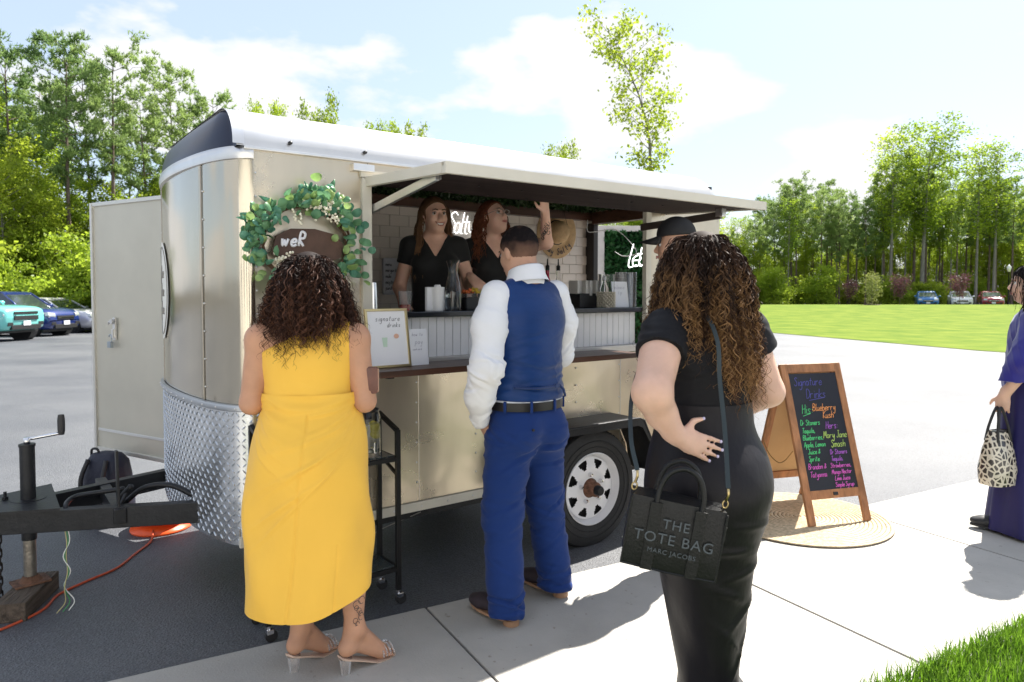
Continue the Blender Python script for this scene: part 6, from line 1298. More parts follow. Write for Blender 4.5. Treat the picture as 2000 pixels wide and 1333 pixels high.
mb = MB(); mb.tube(catmull([(-.15,-.105,1.055),(-.06,-.150,1.05),(.03,-.155,1.052),(.085,-.148,1.055)], 6), .006, 6, Matrix.Diagonal((1,1,1,1))); mb.tube([(.075,-.152,1.056),(.105,-.148,1.035),(.118,-.146,1.0)], .006, 6); mb.box((.06,-.157,1.054), (.028,.006,.020), b=.003); mb.build('vest_strap', M('vest_strap', (.008,.03,.12), .4), PM, True)
B = Body((-.34,-.30,.02), (.34,.30,1.02), .007); B.ell((0,0,.90), (.185,.148,.13), .05)
for s in (-1, 1): B.ell((s*.080,-.065,.835), (.098,.10,.11), .04)
for (hx_, fx, fy) in ((-.098,-.185,-.045), (.098,.185,.05)):
    kn = np.array([hx_*1.45, .015+fy*.5, .47]); B.cone((hx_,0,.80), kn, .118, .094, .04); B.cone(kn, (fx+.004, fy-.045, .055), .092, .086, .04)
B.cut(lambda X, Y, Z: np.maximum(Z-.968, .034-Z)+0*X+0*Y); m_trou = M('blue_suiting', (.010,.034,.155), .8, bump=.25, bs=8, sheen=.1, spec=.2, scale=(1,1,1.3))
V, F = B.mesh(3); V = wrinkle(V, F, .011, 31, (5,5,15), 1.2, lambda v: .25+np.exp(-((v[:,2]-.72)/.10)**2)+.8*np.exp(-((v[:,2]-.42)/.12)**2)+.8*np.exp(-((v[:,2]-.10)/.06)**2)); 
def leg_(V, s, ln, sd):
    m = V[:,0]*s > 0; W2 = creases(V, F, ln, [(.05,.03,6,.004),(.14,.05,10,.0065),(.48,.07,12,.006),(.72,.08,6,.0045),(.94,.03,10,.008)], sd); k = np.clip(np.abs(V[:,0])/.03, 0, 1)[:,None]; out = V.copy(); out[m] = (V*(1-k)+W2*k)[m]; return out
V = leg_(V, -1, [(-.09,0,.92),(-.142,0,.47),(-.181,-.09,.05)], 5); V = leg_(V, 1, [(.09,0,.92),(.142,.04,.47),(.189,.005,.05)], 8)
meshobj('trousers', V, F, m_trou, PM, True)
ringloft('belt', [(.945,0,0,.1875,.150,.150),(.965,0,0,.1885,.151,.151),(.985,0,0,.1885,.151,.151)], M('black_leather_belt', (.01,.01,.012), .35), PM, 60, 8)
for a in (3.6, 4.3, 5.0, 5.7): mb = MB(); mb.box((.190*cos(a), .153*sin(a), .965), (.012,.010,.052), b=.002, rz=a+pi/2); mb.build('belt_loop', m_trou, PM)
mb = MB(); mb.cyl((-.085,-.160,.868), (-.085,-.168,.868), .006, n=10); mb.build('pocket_button', m_dark, PM)
m_shoe = M('brown_suede', (.034,.024,.030), .65, var=.15, vs=30); m_sole = M('tan_sole', (.33,.19,.11), .6)
shoe('shoe', (-.185,-.045,.012), .17, m_shoe, m_sole, PM); shoe('shoe', (.185,.05,.012), .19, m_shoe, m_sole, PM)
# ---------------------------------------------------------------- woman in black with the tote
PB = tag(empty('person', (.685, 2.50, .012), .42), 'person with long ombre curls in a black dress, hand on hip', 'person')
sk3 = skinM('skin_fair', (.64,.41,.31)); H3 = np.array([-.005,.035,1.575]); R3 = rotm(.35,-.02)
B = Body((-.44,-.34,-.01), (.42,.30,1.75), .0065); head_prims(B, H3, R3)
torso(B, .185, 1.235, (.165,.125,.17), 1.05, (.16,.12,.13), .86, (.2,.16,.15), 1.345, 1.52, .054, .03)
B.cone((-.185,-.01,1.335), (-.335,-.155,1.165), .074, .060, .03); B.cone((-.335,-.155,1.165), (-.285,-.135,1.095), .058, .050, .03); B.cone((-.285,-.135,1.095), (-.235,-.150,1.020), .050, .033, .02)
tips = add_hand(B, (-.232,-.152,1.017), (.86,-.17,-.36), (-.25,-.95,.15), -1, (.10,.08,.10,.16), 1.02, .05, .1, .35)
B.cone((.180,-.01,1.335), (.255,-.045,1.12), .066, .054, .03); B.cone((.255,-.045,1.12), (.20,.09,1.02), .052, .034, .02); add_hand(B, (.20,.09,1.02), (-.6,.6,-.5), (.7,.5,.3), 1)
V, F = B.mesh(2); meshobj('body', V, F, sk3, PB, True); head_extras(PB, H3, R3)
for e, dd in tips: mb = MB(); mb.ball(tuple(np.array(e)+np.array(dd)*.001+np.array([-.02,-.0,.0])*0+np.array([-.0015,-.0055,.001])), (.0058,.0035,.0058), 5); mb.build('nail', M('lilac_nail', (.55,.50,.70), .25), PB, True)
mb = MB(); c_ = np.array([-.157,-.167,.985]); 
m_blk = M('black_jersey', (.006,.006,.008), .65, sheen=.02, bump=.3, bs=12, spec=.25)
B = Body((-.40,-.30,.98), (.40,.28,1.46), .0065); torso(B, .18, 1.235, (.168,.132,.17), 1.07, (.160,.130,.13), .92, (.19,.15,.12), 1.345, 0, inf=.010, sr=.058)
for s, e in ((-1, (-.335,-.155,1.165)), (1, (.255,-.045,1.12))): B.cone((s*.175,-.01,1.345), np.array([s*.175,-.01,1.345])*.5+np.array(e)*.5, .084, .085, .03)
def bc_(X, Y, Z):
    out = 1.0-Z+0*X+0*Y
    for s, e in ((-1, np.array([-.335,-.155,1.165])), (1, np.array([.30,-.085,1.12]))):
        a = np.array([s*.175,-.01,1.345]); d = (e-a)/np.linalg.norm(e-a); c = a+(e-a)*.40; out = np.maximum(out, np.minimum((X-c[0])*d[0]+(Y-c[1])*d[1]+(Z-c[2])*d[2], s*X-.175+0*Y+0*Z))
    return out
B.cut(bc_); B.cone((0,.01,1.40), (0,.03,1.55), .066, .08, .01, sub=True); V, F = B.mesh(3); V = wrinkle(V, F, .006, 14, (8,8,14), 1.1, lambda v: .35+np.clip((np.abs(v[:,0])-.13)/.06, 0, 1)); V = creases(V, F, [(0,0,1.0),(0,0,1.42)], [(.15,.08,14,.0045),(.45,.15,8,.003),(.85,.08,8,.003)], 9, (1,0,0)); meshobj('black_top', V, F, m_blk, PB, True)
def bf_(A, z, t): return .007*np.maximum(0, np.sin(2*(A-4.0)+z*7))**3*np.exp(-((z-.38)/.22)**2) + .005*np.sin(4*A+z*11)*(z < .6) + .004*np.maximum(0, np.sin(26*z+2*A))**2*np.exp(-((z-1.03)/.06)**2) + sum(.008*np.exp(-((z-(.16+.09*k+(.16-.03*k)*(A-4.9)*(-1)**k))/.014)**2)*np.exp(-((A-4.9-.25*(-1)**k)/.6)**2) for k in range(7))
ringloft('black_skirt', [(.03,.035,0,.118,.12,.11),(.12,.030,0,.112,.12,.11),(.35,.018,0,.142,.135,.135),(.54,.005,0,.180,.155,.165),(.68,.0,-.005,.216,.165,.200),(.80,.0,-.010,.236,.168,.222),(.90,.0,-.008,.224,.16,.200),(.99,.0,0,.192,.148,.158),(1.06,.0,0,.176,.142,.144),(1.10,0,0,.174,.142,.142)], M('black_satin', (.007,.006,.009), .5, bump=.4, bs=7, spec=.3, scale=(1,1,.6)), PB, 140, 130, bf_)
for fx, fy, an in ((-.0,-.10,-.1), (.10,-.10,-.2)): shoe('shoe', (fx, fy, .012), an, m_dark, m_dark, PB)
rg = np.random.RandomState(33); n = 740; ro, di = scalp(H3, n, rg, .085, -.75, (.070,.088,.084), R3); lay = .52+.48*rg.rand(n)**.8
tab3 = [(1.79,.01,.01),(1.715,.035,.04),(1.685,.074,.08),(1.64,.110,.112),(1.57,.134,.132),(1.48,.160,.143),(1.36,.20,.155),(1.25,.215,.165),(1.1,.22,.17),(.9,.2,.17)]
h3a = hairM('ombre_dark', (.020,.012,.009), (.10,.05,.025), 1.16, 1.5); h3b = hairM('ombre_gold', (.035,.018,.012), (.36,.20,.085), 1.18, 1.62, .34)
ed = envelope(H3, tab3, lay, -.015)
def env3(p, t, i):
    p = ed(p, t, i)
    if p[2] < 1.42: p = p.copy(); p[0] += .0008*(1 if ro[i][0] > -.03 else -.35); p[1] = min(p[1], .10)
    return p
ln = np.where(np.array([r[0] for r in ro]) > -.03, .39, .24)+.15*rg.rand(n)
Bh = Body((-.26,-.26,1.1), (.32,.22,1.74), .008); Bh.ell(H3+[0,-.014,.026], (.083,.101,.099), .03); Bh.ell(H3+[.01,-.055,-.08], (.09,.058,.11), .04); V, F = Bh.mesh(2); meshobj('hair_mass', V, F, h3a, PB, True)
hair_strands('hair', ro, di, ln, None, env3, [(h3a,.45),(h3b,.55)], PB, .0085, .045, .00135, 62, 5, per=7)
# tote bag at her hip
TB = tag(empty('tote_bag', (.498, 2.165, .752), -.16), 'black leather tote bag with grey lettering hanging at the hip of the person in black', 'bag'); TB.rotation_euler = (.03, .165, -.16)
m_lea = M('black_leather', (.008,.009,.010), .38, var=.15, vs=20, bump=.22, bs=110, spec=.35); w, h_, dp = .285, .215, .105; mb = MB(); rings = []
for z, sx, sd in ((-h_/2,.97,1.0),(-h_/2+.01,1.0,1.06),(0,1.01,1.04),(h_/2-.02,1.0,.9),(h_/2,.99,.82)):
    ww, dd = w*sx/2, dp*sd/2; rings.append([(x, y, z) for x, y in ((-ww,-dd),(-ww*.5,-dd-.003),(0,-dd-.004),(ww*.5,-dd-.003),(ww,-dd),(ww-.006,-dd*.4),(ww-.012,0),(ww-.006,dd*.4),(ww,dd),(0,dd+.004),(-ww,dd),(-ww+.006,dd*.4),(-ww+.012,0),(-ww+.006,-dd*.4))])
mb.loft(rings); mb.build('body', m_lea, TB, True, autos=35)
for s in (-1, 1): mb = MB(); mb.tube([(s*w/2*1.0, -dp/2*1.04, z) for z in (-h_/2, 0, h_/2-.004)], .0035, 6); mb.build('piping', m_lea, TB)
mb = MB(); mb.tube([(-w/2,-dp/2-.001,-h_/2+.001),(0,-dp/2-.004,-h_/2-.001),(w/2,-dp/2-.001,-h_/2+.001)], .0035, 6); mb.build('piping', m_lea, TB)
for x in (-.067, .067):
    mb = MB(); mb.box((x, -dp/2-.0085, -.005), (.035,.005,h_-.004), b=.002); mb.build('handle_strip', m_lea, TB)
for y in (-dp/2+.004, dp/2-.008):
    mb = MB(); mb.tube(catmull([(-.067,y-.006,h_/2-.03),(-.066,y,h_/2+.03),(-.045,y,h_/2+.085),(0,y,h_/2+.108),(.045,y,h_/2+.085),(.066,y,h_/2+.03),(.067,y-.006,h_/2-.03)], 6), .0085, 8); mb.build('handle', m_lea, TB, True)
m_print = M('grey_print', (.075,.09,.105), .5)
for t, sz, z in (('THE', .042, .028), ('TOTE BAG', .046, -.020), ('MARC JACOBS', .0205, -.052)): fonttext('lettering', t, sz, m_print, TB, TR(0, -dp/2-.0125, z-.0) @ FR, .0006, 'CENTER', 1.12)
mb = MB(); mb.box((w/2+.002, 0, -.0), (.006,.03,.05), b=.003); mb.box((w/2+.008,0,.03), (.012,.026,.045), b=.004); mb.build('side_tab', m_lea, TB)
m_brass = M('brass_clip', (.55,.42,.20), .3, .95)
for s in (-1, 1):
    mb = MB(); mb.tube([(s*(w/2-.004)+.008*cos(a), 0, h_/2+.012+.012*sin(a)) for a in np.linspace(0, 2*pi, 14, endpoint=False)], .0025, 5, closed=True); mb.tube([(s*(w/2-.004), 0, h_/2+.022), (s*(w/2-.004)+.004, 0, h_/2+.045), (s*(w/2-.004), 0, h_/2+.062)], .0045, 6); mb.build('clip', m_brass, TB, True)
def tbw(x, y, z): return Euler((.03,.165,-.16)).to_matrix() @ Vector((x, y, z))
def pbw(x, y, z): v = Vector((.685+cos(.42)*x-sin(.42)*y, 2.5+sin(.42)*x+cos(.42)*y, .012+z)); return Euler((.03,.165,-.16)).to_matrix().inverted() @ (v-Vector((.498,2.165,.752)))
def flatstrap(name, pts, wd, mat, par):
    P = [Vector(p) for p in catmull(pts, 8)]; mb = MB(); rings = []
    for i, p in enumerate(P):
        t = (P[min(i+1, len(P)-1)]-P[max(i-1, 0)]).normalized(); s = t.cross(Vector((0,-1,0))); s.normalize(); nrm = s.cross(t); rings.append([p+s*wd/2, p+s*wd/2+nrm*.003, p-s*wd/2+nrm*.003, p-s*wd/2])
    mb.loft(rings); return mb.build(name, mat, par)
m_strap = M('slate_leather', (.02,.032,.036), .42)
flatstrap('strap', [(w/2-.004,0,h_/2+.062), pbw(-.125,-.25,1.05), pbw(-.10,-.195,1.2), pbw(-.085,-.165,1.32), pbw(-.08,-.10,1.405), pbw(-.08,-.01,1.425), pbw(-.085,.08,1.36)], .014, m_strap, TB)
flatstrap('strap', [(-w/2+.004,0,h_/2+.062), pbw(-.37,-.09,1.02), pbw(-.27,.05,1.14), pbw(-.16,.13,1.26), pbw(-.085,.08,1.36)], .014, m_strap, TB)
# ---------------------------------------------------------------- the two servers
def server(name, loc, rz, label, sk, H, R, arms, gaze, smile, brow, lip, seed):
    P = tag(empty('person', loc, rz), label, 'person'); B = Body((-.36,-.22,-.01), (.36,.62,1.78), .007); head_prims(B, H, R)
    torso(B, .15, 1.25, (.138,.105,.17), 1.08, (.13,.10,.13), .90, (.17,.13,.14), 1.37, 1.49, .047, H[1]*.5)
    for s in (-1, 1): B.ell((s*.075,.085,1.235), (.065,.055,.062), .04)
    for a in arms:
        s, el, wr_, hd, hn, th, cu = a; B.cone((s*.15,0,1.35), el, .046, .040, .03); B.cone(el, wr_, .040, .027, .02); add_hand(B, wr_, hd, hn, th, cu)
    legs_prims(B, .86, [(-.1,0,0), (.1,0,0)]); V, F = B.mesh(2); meshobj('body', V, F, sk, P, True)
    B = Body((-.36,-.24,.80), (.36,.50,1.46), .0065); torso(B, .148, 1.25, (.142,.11,.17), 1.08, (.14,.115,.15), .92, (.17,.135,.14), 1.37, 0, inf=.011, sr=.05)
    for s in (-1, 1): B.ell((s*.075,.085,1.235), (.075,.065,.072), .05)
    cl = []
    for a in arms:
        s, el = a[0], np.array(a[1]); sh = np.array([s*.148,0,1.36]); B.cone(sh, sh*.5+el*.5, .060, .060, .03); d = (el-sh)/np.linalg.norm(el-sh); cl.append((s, sh+(el-sh)*.45, d))
    def ct(X, Y, Z):
        o = .84-Z+0*X+0*Y
        for s, c, d in cl: o = np.maximum(o, np.minimum((X-c[0])*d[0]+(Y-c[1])*d[1]+(Z-c[2])*d[2], s*X-.14+0*Y+0*Z))
        o = np.maximum(o, np.minimum(Z-1.285-np.abs(X)*1.75, Y+.02+0*Z)); return o
    B.cut(ct); B.cone((0,0,1.42), (0,.02,1.55), .062, .075, .01, sub=True); V, F = B.mesh(2); V = wrinkle(V, F, .004, seed, (8,8,10)); meshobj('black_tee', V, F, M('black_tee', (.010,.010,.011), .8, sheen=.1), P, True)
    B = Body((-.25,-.22,.02), (.25,.2,.95), .010); B.ell((0,0,.86), (.185,.14,.12), .04); legs_prims(B, .84, [(-.1,0,0), (.1,0,0)], .02, .10, .075, .07, .055); V, F = B.mesh(2); meshobj('trousers', V, F, M('black_jeans', (.012,.012,.014), .8), P, True)
    for s in (-1, 1): shoe('shoe', (s*.1, -.01, .012), 0, m_dark, m_dark, P)
    head_extras(P, H, R, gaze, None, smile, lip, brow); return P
skA = skinM('skin_server', (.72,.44,.33)); skB = skinM('skin_server_b', (.74,.46,.36))
HA = np.array([0,.03,1.545]); RA = rotm(.30,.02,.03)
PA = server('server', tw(1.375,.62,.42), pi+.20, 'smiling person with long straight brown hair and a black tee behind the counter', skA, HA, RA, [(1,(.215,-.02,1.10),(.195,.16,.98),(-.2,.9,-.3),(.3,.2,.9),1,(.3,.3,.3,.3)), (-1,(-.22,.03,1.12),(-.20,.27,1.155),(-.35,.75,-.55),(-.1,.5,.85),-1,(.45,.4,.45,.5))], (.15,-.05), True, (.10,.06,.035), (.50,.20,.17), 3)
hA = hairM('straight_brown', (.11,.058,.033), (.24,.135,.07), 1.2, 1.62, .32); Bh = Body((-.2,-.2,1.3), (.2,.2,1.72), .005); Bh.ell(HA+RA@np.array([0,-.018,.028]), (.084,.100,.096), .01, RA)
fw = RA@np.array([0,1,0]); up_ = RA@np.array([0,0,1.]); rt_ = RA@np.array([1.,0,0])
def hcut(H, fw, up_, f0, u0, sl): return lambda X, Y, Z: np.minimum((X-H[0])*fw[0]+(Y-H[1])*fw[1]+(Z-H[2])*fw[2]-f0-sl*np.maximum(0, (X-H[0])*up_[0]+(Y-H[1])*up_[1]+(Z-H[2])*up_[2]-.03), 1.)
Bh.cut(hcut(HA, fw, up_, .025, 0, .95)); V, F = Bh.mesh(2); V = wrinkle(V, F, .002, 2, (50,50,5)); meshobj('hair_cap', V, F, hA, PA, True)
rg = np.random.RandomState(41); n = 520; ro = []; di = []
for i in range(n):
    s = -1 if i % 2 else 1; a = rg.uniform(-.95, .42); q = np.array([s*.080*cos(a*.6), .075*sin(a)-.01, rg.uniform(-.03,.06)]); ro.append(HA+RA@q); di.append(np.array([s*.18,.05*sin(a),-1.]))
lay = .92+.16*rg.rand(n); tabA = [(1.75,.02,.02),(1.62,.084,.09),(1.55,.094,.085),(1.45,.098,.085),(1.38,.112,.095),(1.30,.125,.150),(1.1,.13,.165)]
hair_strands('hair', ro, di, .30+.14*rg.rand(n), None, envelope(HA, tabA, lay, -.005), [(hA,1.)], PA, .003, .11, .0026, 30, 6)
HB = np.array([0,.035,1.555]); RB = rotm(.42,.30,-.05)
PS = server('server', tw(1.80,.60,.42), pi+.42, 'person with glasses and auburn curls in a black tee, reaching up to the open hatch', skB, HB, RB, [(1,(.22,-.03,1.10),(.20,.15,.97),(-.2,.9,-.3),(.3,.2,.9),1,(.3,.3,.3,.3)), (-1,(-.27,.27,1.385),(-.175,.435,1.565),(.30,.45,.80),(-.5,.6,-.4),-1,(.5,.5,.5,.5))], (-.1,.25), False, (.16,.07,.04), (.48,.16,.15), 5)
hB = hairM('auburn', (.12,.040,.022), (.22,.075,.038), 1.2, 1.62, .35); Bh = Body((-.2,-.2,1.3), (.2,.24,1.74), .005); Bh.ell(HB+RB@np.array([0,-.018,.028]), (.086,.102,.098), .01, RB)
fw = RB@np.array([0,1,0]); up_ = RB@np.array([0,0,1.]); Bh.cut(hcut(HB, fw, up_, .02, 0, .95)); V, F = Bh.mesh(2); V = wrinkle(V, F, .003, 2, (40,40,12)); meshobj('hair_cap', V, F, hB, PS, True)
rg = np.random.RandomState(43); n = 360; ro = []; di = []
for i in range(n):
    s = -1 if i % 2 else 1; a = rg.uniform(-1.2, .35); q = np.array([s*.082*cos(a*.6), .08*sin(a)-.01, rg.uniform(-.04,.07)]); ro.append(HB+RB@q); di.append(np.array([s*.3,.05*sin(a)-.05,-1.]))
lay = .92+.30*rg.rand(n); tabB = [(1.75,.02,.02),(1.62,.086,.09),(1.55,.102,.09),(1.45,.115,.10),(1.38,.13,.11),(1.28,.14,.14),(1.1,.14,.16)]
hair_strands('hair', ro, di, .22+.12*rg.rand(n), None, envelope(HB, tabB, lay, -.015), [(hB,1.)], PS, .008, .06, .0026, 40, 8)
X = Matrix.Translation(Vector(HB)) @ Matrix([list(r) for r in RB]).to_4x4(); gl = empty('glasses', (0,0,0), 0, PS); m_gl = M('pale_frames', (.62,.60,.58), .25, .6)
for s in (-1, 1):
    mb = MB(); mb.tube([(s*.032+.0245*np.sign(cos(a))*abs(cos(a))**.6, .098-.10*max(0, abs(s*.032+.0245*cos(a))-.03)*.6, .004+.019*np.sign(sin(a))*abs(sin(a))**.6) for a in np.linspace(0, 2*pi, 24, endpoint=False)], .0017, 5, X, closed=True); mb.build('rim', m_gl, gl, True)
    mb = MB(); mb.tube([(s*.056,.094,.010),(s*.072,.05,.010),(s*.080,-.005,.004)], .0017, 5, X); mb.build('temple', m_gl, gl, True)
mb = MB(); mb.tube([(-.009,.099,.008),(0,.101,.011),(.009,.099,.008)], .0017, 5, X); mb.build('bridge', m_gl, gl, True)
mb = MB(); rt = random.Random(2); e = np.array([-.27,.27,1.385]); w_ = np.array([-.175,.435,1.565]); ax_ = (w_-e)/np.linalg.norm(w_-e); o1 = np.cross(ax_, [0,0,1.]); o1 /= np.linalg.norm(o1); o2 = np.cross(ax_, o1)
for k in range(16):
    t0 = rt.uniform(.25,.72); a0 = rt.uniform(-.7,.7)+(pi*.5); q = []
    for a in np.linspace(0, 4.5, 8): t = t0+.05*cos(a); th = a0+.28*sin(a); rr_ = np.interp(t, [0,1], [.0405,.0275])+.0006; q.append(tuple(e+(w_-e)*t+o1*cos(th)*rr_+o2*sin(th)*rr_))
    mb.tube(q, .0016, 4)
mb.build('tattoo', M('tattoo_ink', (.05,.045,.05), .6), PS)
# ---------------------------------------------------------------- person in navy at the edge of the frame
PN = tag(empty('person', (3.22, 4.33, .012), .9), 'person in a flowing navy outfit carrying a patterned handbag near the sidewalk edge', 'person'); HN = np.array([0,.04,1.53]); RN = rotm(.1,0)
B = Body((-.36,-.24,-.01), (.36,.32,1.70), .008); head_prims(B, HN, RN); torso(B, .175, 1.22, (.16,.115,.165), 1.05, (.145,.11,.13), .88, (.185,.14,.15), 1.33, 1.46, .05, .03)
for s in (-1, 1):
    el = (s*.235,.02,1.06); wr_ = (s*.235,.14,.86) if s < 0 else (s*.24,.1,.84); B.cone((s*.175,0,1.31), el, .052, .043, .03); B.cone(el, wr_, .041, .028, .02); add_hand(B, wr_, (0,.12,-1), (s,.1,0), 1 if s < 0 else -1, (.75,.8,.8,.8), tdir=.6, tcurl=.5)
V, F = B.mesh(2); meshobj('body', V, F, sk3, PN, True); head_extras(PN, HN, RN)
m_nav = M('navy_chiffon', (.013,.012,.20), .5, var=.1, vs=4, sheen=.3); B = Body((-.38,-.30,.78), (.38,.34,1.42), .008); torso(B, .175, 1.22, (.17,.13,.17), 1.05, (.17,.14,.15), .92, (.2,.16,.14), 1.33, 0, inf=.014, sr=.055)
for s in (-1, 1): B.cone((s*.18,0,1.31), (s*.25,.03,1.06), .075, .105, .03); B.cone((s*.25,.03,1.06), (s*.265,.06,.93), .10, .115, .03, fl=((1,0,0), .6))
B.cut(lambda X, Y, Z: np.maximum(np.minimum(.95-Z+.0*X, np.abs(X)-.20)*(1), .84-Z)+0*Y if False else (np.where(np.abs(X) > .19, .945-Z, .84-Z)+0*Y)); B.cone((0,.01,1.36), (0,.03,1.5), .06, .08, .01, sub=True); V, F = B.mesh(2); V = wrinkle(V, F, .009, 6, (16,16,4)); meshobj('navy_top', V, F, m_nav, PN, True)
ringloft('navy_trousers', [(.02,0,0,.30,.24,.24),(.3,0,0,.265,.21,.21),(.6,0,0,.235,.18,.19),(.85,0,0,.215,.165,.18),(1.0,0,0,.19,.15,.155)], M('navy_crepe', (.010,.008,.085), .6), PN, 120, 60, lambda A, z, t: .012*np.sin(9*A+z*3)*(1-t)+.006*np.sin(15*A)*(1-t))
for fx, fy in ((-.13,.12), (.12,.02)): shoe('shoe', (fx, fy, .012), .1, m_dark, m_dark, PN)
hN = hairM('black_hair', (.012,.010,.011), (.025,.016,.014), 1.2, 1.6); rg = np.random.RandomState(5); n = 420; ro, di = scalp(HN, n, rg, .03, -.75, (.074,.090,.086)); di = [np.array([d[0]*.3, d[1]*.3-.1, -1.]) for d in di]; hair_strands('hair', ro, di, .16+.12*rg.rand(n), None, envelope(HN, [(1.75,.01,.01),(1.64,.05,.06),(1.60,.082,.094),(1.5,.092,.10),(1.38,.10,.105),(1.3,.12,.125)], .94+.1*rg.rand(n), -.012), [(hN,1.)], PN, .003, .10, .0022, 26, 8, per=3)
Bh = Body((-.2,-.2,1.3), (.2,.2,1.72), .007); Bh.ell(HN+[0,-.02,.03], (.086,.102,.098), .01); Bh.ell(HN+[0,-.06,-.05], (.07,.05,.09), .03); Bh.cut(lambda X, Y, Z: (Y-HN[1]-.03)-.9*np.maximum(0, Z-HN[2]-.02)+0*X); V, F = Bh.mesh(2); meshobj('hair_cap', V, F, hN, PN, True)
# patterned handbag
def pnw(x, y, z): return Vector((3.22+cos(.9)*x-sin(.9)*y, 4.33+sin(.9)*x+cos(.9)*y, .012+z))
hb0 = pnw(-.235,.152,.775); HBg = tag(empty('handbag', (hb0.x-.03, hb0.y-.02, hb0.z), .35), 'black and cream animal-print handbag held by the person in navy', 'bag')
m_gir = M('giraffe_print', (.62,.58,.50), .25, coat=.6); nt = m_gir.node_tree; tc = nt.nodes.new('ShaderNodeTexCoord'); vo = nt.nodes.new('ShaderNodeTexVoronoi'); vo.feature = 'DISTANCE_TO_EDGE'; vo.inputs['Scale'].default_value = 34; mp = nt.nodes.new('ShaderNodeMapping'); mp.inputs['Scale'].default_value = (1,1,.8); nt.links.new(tc.outputs['Object'], mp.inputs[0]); nt.links.new(mp.outputs[0], vo.inputs['Vector'])
cr_ = nt.nodes.new('ShaderNodeValToRGB'); cr_.color_ramp.elements[0].position = .10; cr_.color_ramp.elements[1].position = .16; cr_.color_ramp.elements[0].color = (.62,.56,.46,1); cr_.color_ramp.elements[1].color = (.035,.028,.025,1); nt.links.new(vo.outputs['Distance'], cr_.inputs[0]); nt.links.new(cr_.outputs[0], nt.nodes['Principled BSDF'].inputs['Base Color'])
mb = MB(); rings = []
for z, wx, wy in ((-.455,.085,.06),(-.45,.10,.075),(-.36,.112,.08),(-.24,.095,.06),(-.15,.075,.035),(-.13,.068,.026)): rings.append([(wx*np.sign(cos(a))*abs(cos(a))**.7, wy*np.sign(sin(a))*abs(sin(a))**.7, z) for a in np.linspace(0, 2*pi, 28, endpoint=False)])
mb.loft(rings); mb.build('body', m_gir, HBg, True, autos=60); mb = MB(); mb.loft([[(.071*cos(a), .029*sin(a), z) for a in np.linspace(0, 2*pi, 24, endpoint=False)] for z in (-.155,-.125)], cap=False); mb.build('rim', m_dark, HBg, True)
for y in (-.03, .03): mb = MB(); mb.tube(catmull([(-.055,y*1.3,-.19),(-.04,y*.9,-.09),(.0,y*.4,.012),(.04,y*.9,-.09),(.055,y*1.3,-.19)], 6), .0085, 6); mb.build('handle', m_dark, HBg, True)
# ---------------------------------------------------------------- person in the black cap, behind the woman in black
PC = tag(empty('person', (1.005, 3.85, .012), .6), 'person in a black cap and dark clothes, mostly hidden behind the person with ombre curls', 'person'); HC = np.array([-.10,.07,1.735]); RC = rotm(.75,-.05)
B = Body((-.34,-.24,-.01), (.36,.42,1.88), .008); PCx = head_prims(B, HC, RC, male=True); torso(B, .19, 1.36, (.16,.12,.18), 1.15, (.15,.12,.15), .97, (.17,.13,.13), 1.49, 0, .06)
B.cone((-.03,.0,1.50), HC+np.array([.015,-.02,-.07]), .068, .060, .04)
for s in (-1, 1): B.cone((s*.19,0,1.46), (s*.215,.02,1.18), .052, .045, .03); B.cone((s*.215,.02,1.18), (s*.20,.07,.94), .043, .03, .02); add_hand(B, (s*.20,.07,.94), (-s*.1,.15,-1), (s,.1,0), -s)
V, F = B.mesh(2); meshobj('body', V, F, sk2, PC, True); head_extras(PC, HC, RC)
B = Body((-.34,-.24,.88), (.34,.3,1.6), .008); torso(B, .185, 1.36, (.168,.13,.19), 1.15, (.165,.135,.17), 1.0, (.17,.14,.13), 1.49, 0, inf=.012, sr=.055)
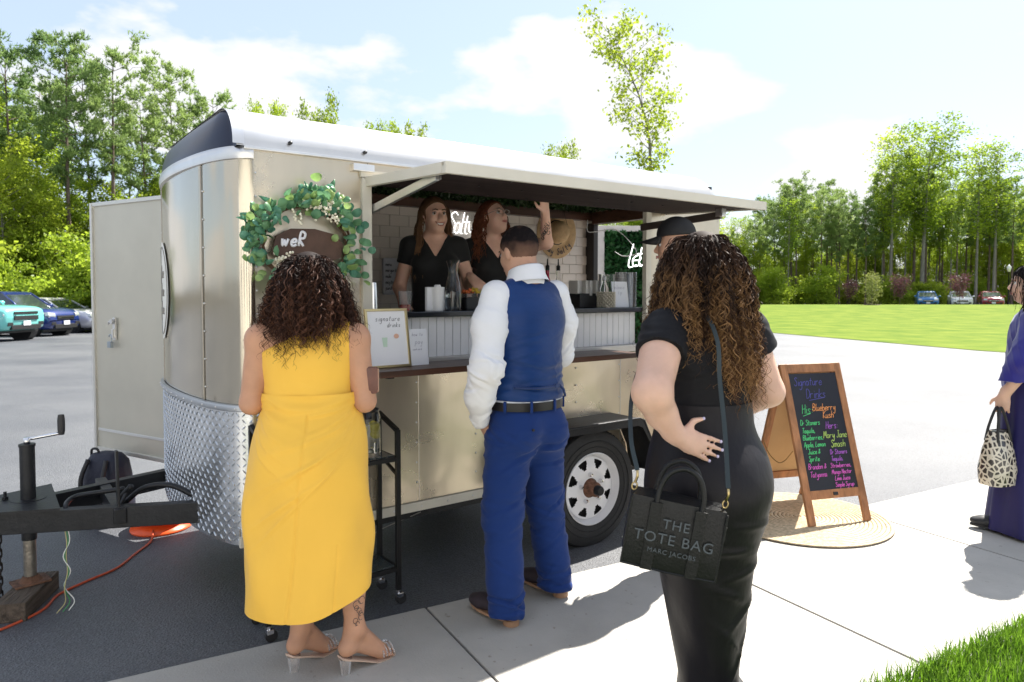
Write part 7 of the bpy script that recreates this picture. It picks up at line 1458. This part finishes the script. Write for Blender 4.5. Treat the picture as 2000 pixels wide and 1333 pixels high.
for s in (-1, 1): B.cone((s*.185,0,1.46), (s*.205,.01,1.28), .072, .07, .03)
B.cut(lambda X, Y, Z: .93-Z+0*X+0*Y); B.cone((-.03,.0,1.54), (-.06,.03,1.7), .068, .08, .01, sub=True); V, F = B.mesh(2); meshobj('dark_tee', V, F, M('charcoal_tee', (.03,.03,.033), .8), PC, True)
B = Body((-.3,-.24,.03), (.36,.24,1.0), .009); B.ell((0,0,.94), (.165,.135,.11), .05)
for hx_, fx, fy in ((-.09,-.10,0), (.09,.17,-.02)): kn = np.array([(hx_+fx)/2, .03, .50]); B.cone((hx_,0,.86), kn, .10, .08, .04); B.cone(kn, (fx, fy, .09), .078, .065, .04)
B.cut(lambda X, Y, Z: .05-Z+0*X+0*Y); V, F = B.mesh(2); V = wrinkle(V, F, .008, 7, (6,6,14)); meshobj('trousers', V, F, M('dark_jeans', (.015,.017,.03), .8), PC, True)
shoe('shoe', (-.10,0,.012), .2, m_shoe, m_sole, PC); shoe('shoe', (.17,-.02,.012), -.1, m_shoe, m_sole, PC)
cp = empty('cap', (0,0,0), 0, PC); Bh = Body((-.26,-.12,1.62), (.08,.26,1.95), .005); Bh.ell(PCx(0,-.012,.055), (.088,.106,.100), .01, RC); up_ = RC@np.array([0,0,1.]); Bh.cut(lambda X, Y, Z: .048-((X-HC[0])*up_[0]+(Y-HC[1])*up_[1]+(Z-HC[2])*up_[2])); V, F = Bh.mesh(2); meshobj('crown', V, F, M('cap_black', (.010,.010,.011), .7), cp, True)
X = Matrix.Translation(Vector(HC)) @ Matrix([list(r) for r in RC]).to_4x4(); mb = MB(); rings = []
for t in np.linspace(0, 1, 8): rings.append([(.080*cos(a)*(1-.15*t), .06+.04*sin(a)+t*.085*sin(a), .050-.020*t-.018*abs(cos(a))**2*t-k_) for k_ in (0,.004) for a in (np.linspace(.1, pi-.1, 16) if k_ == 0 else np.linspace(pi-.1, .1, 16))])
mb.loft(rings, X); mb.build('brim', MATS['cap_black'], cp, True)
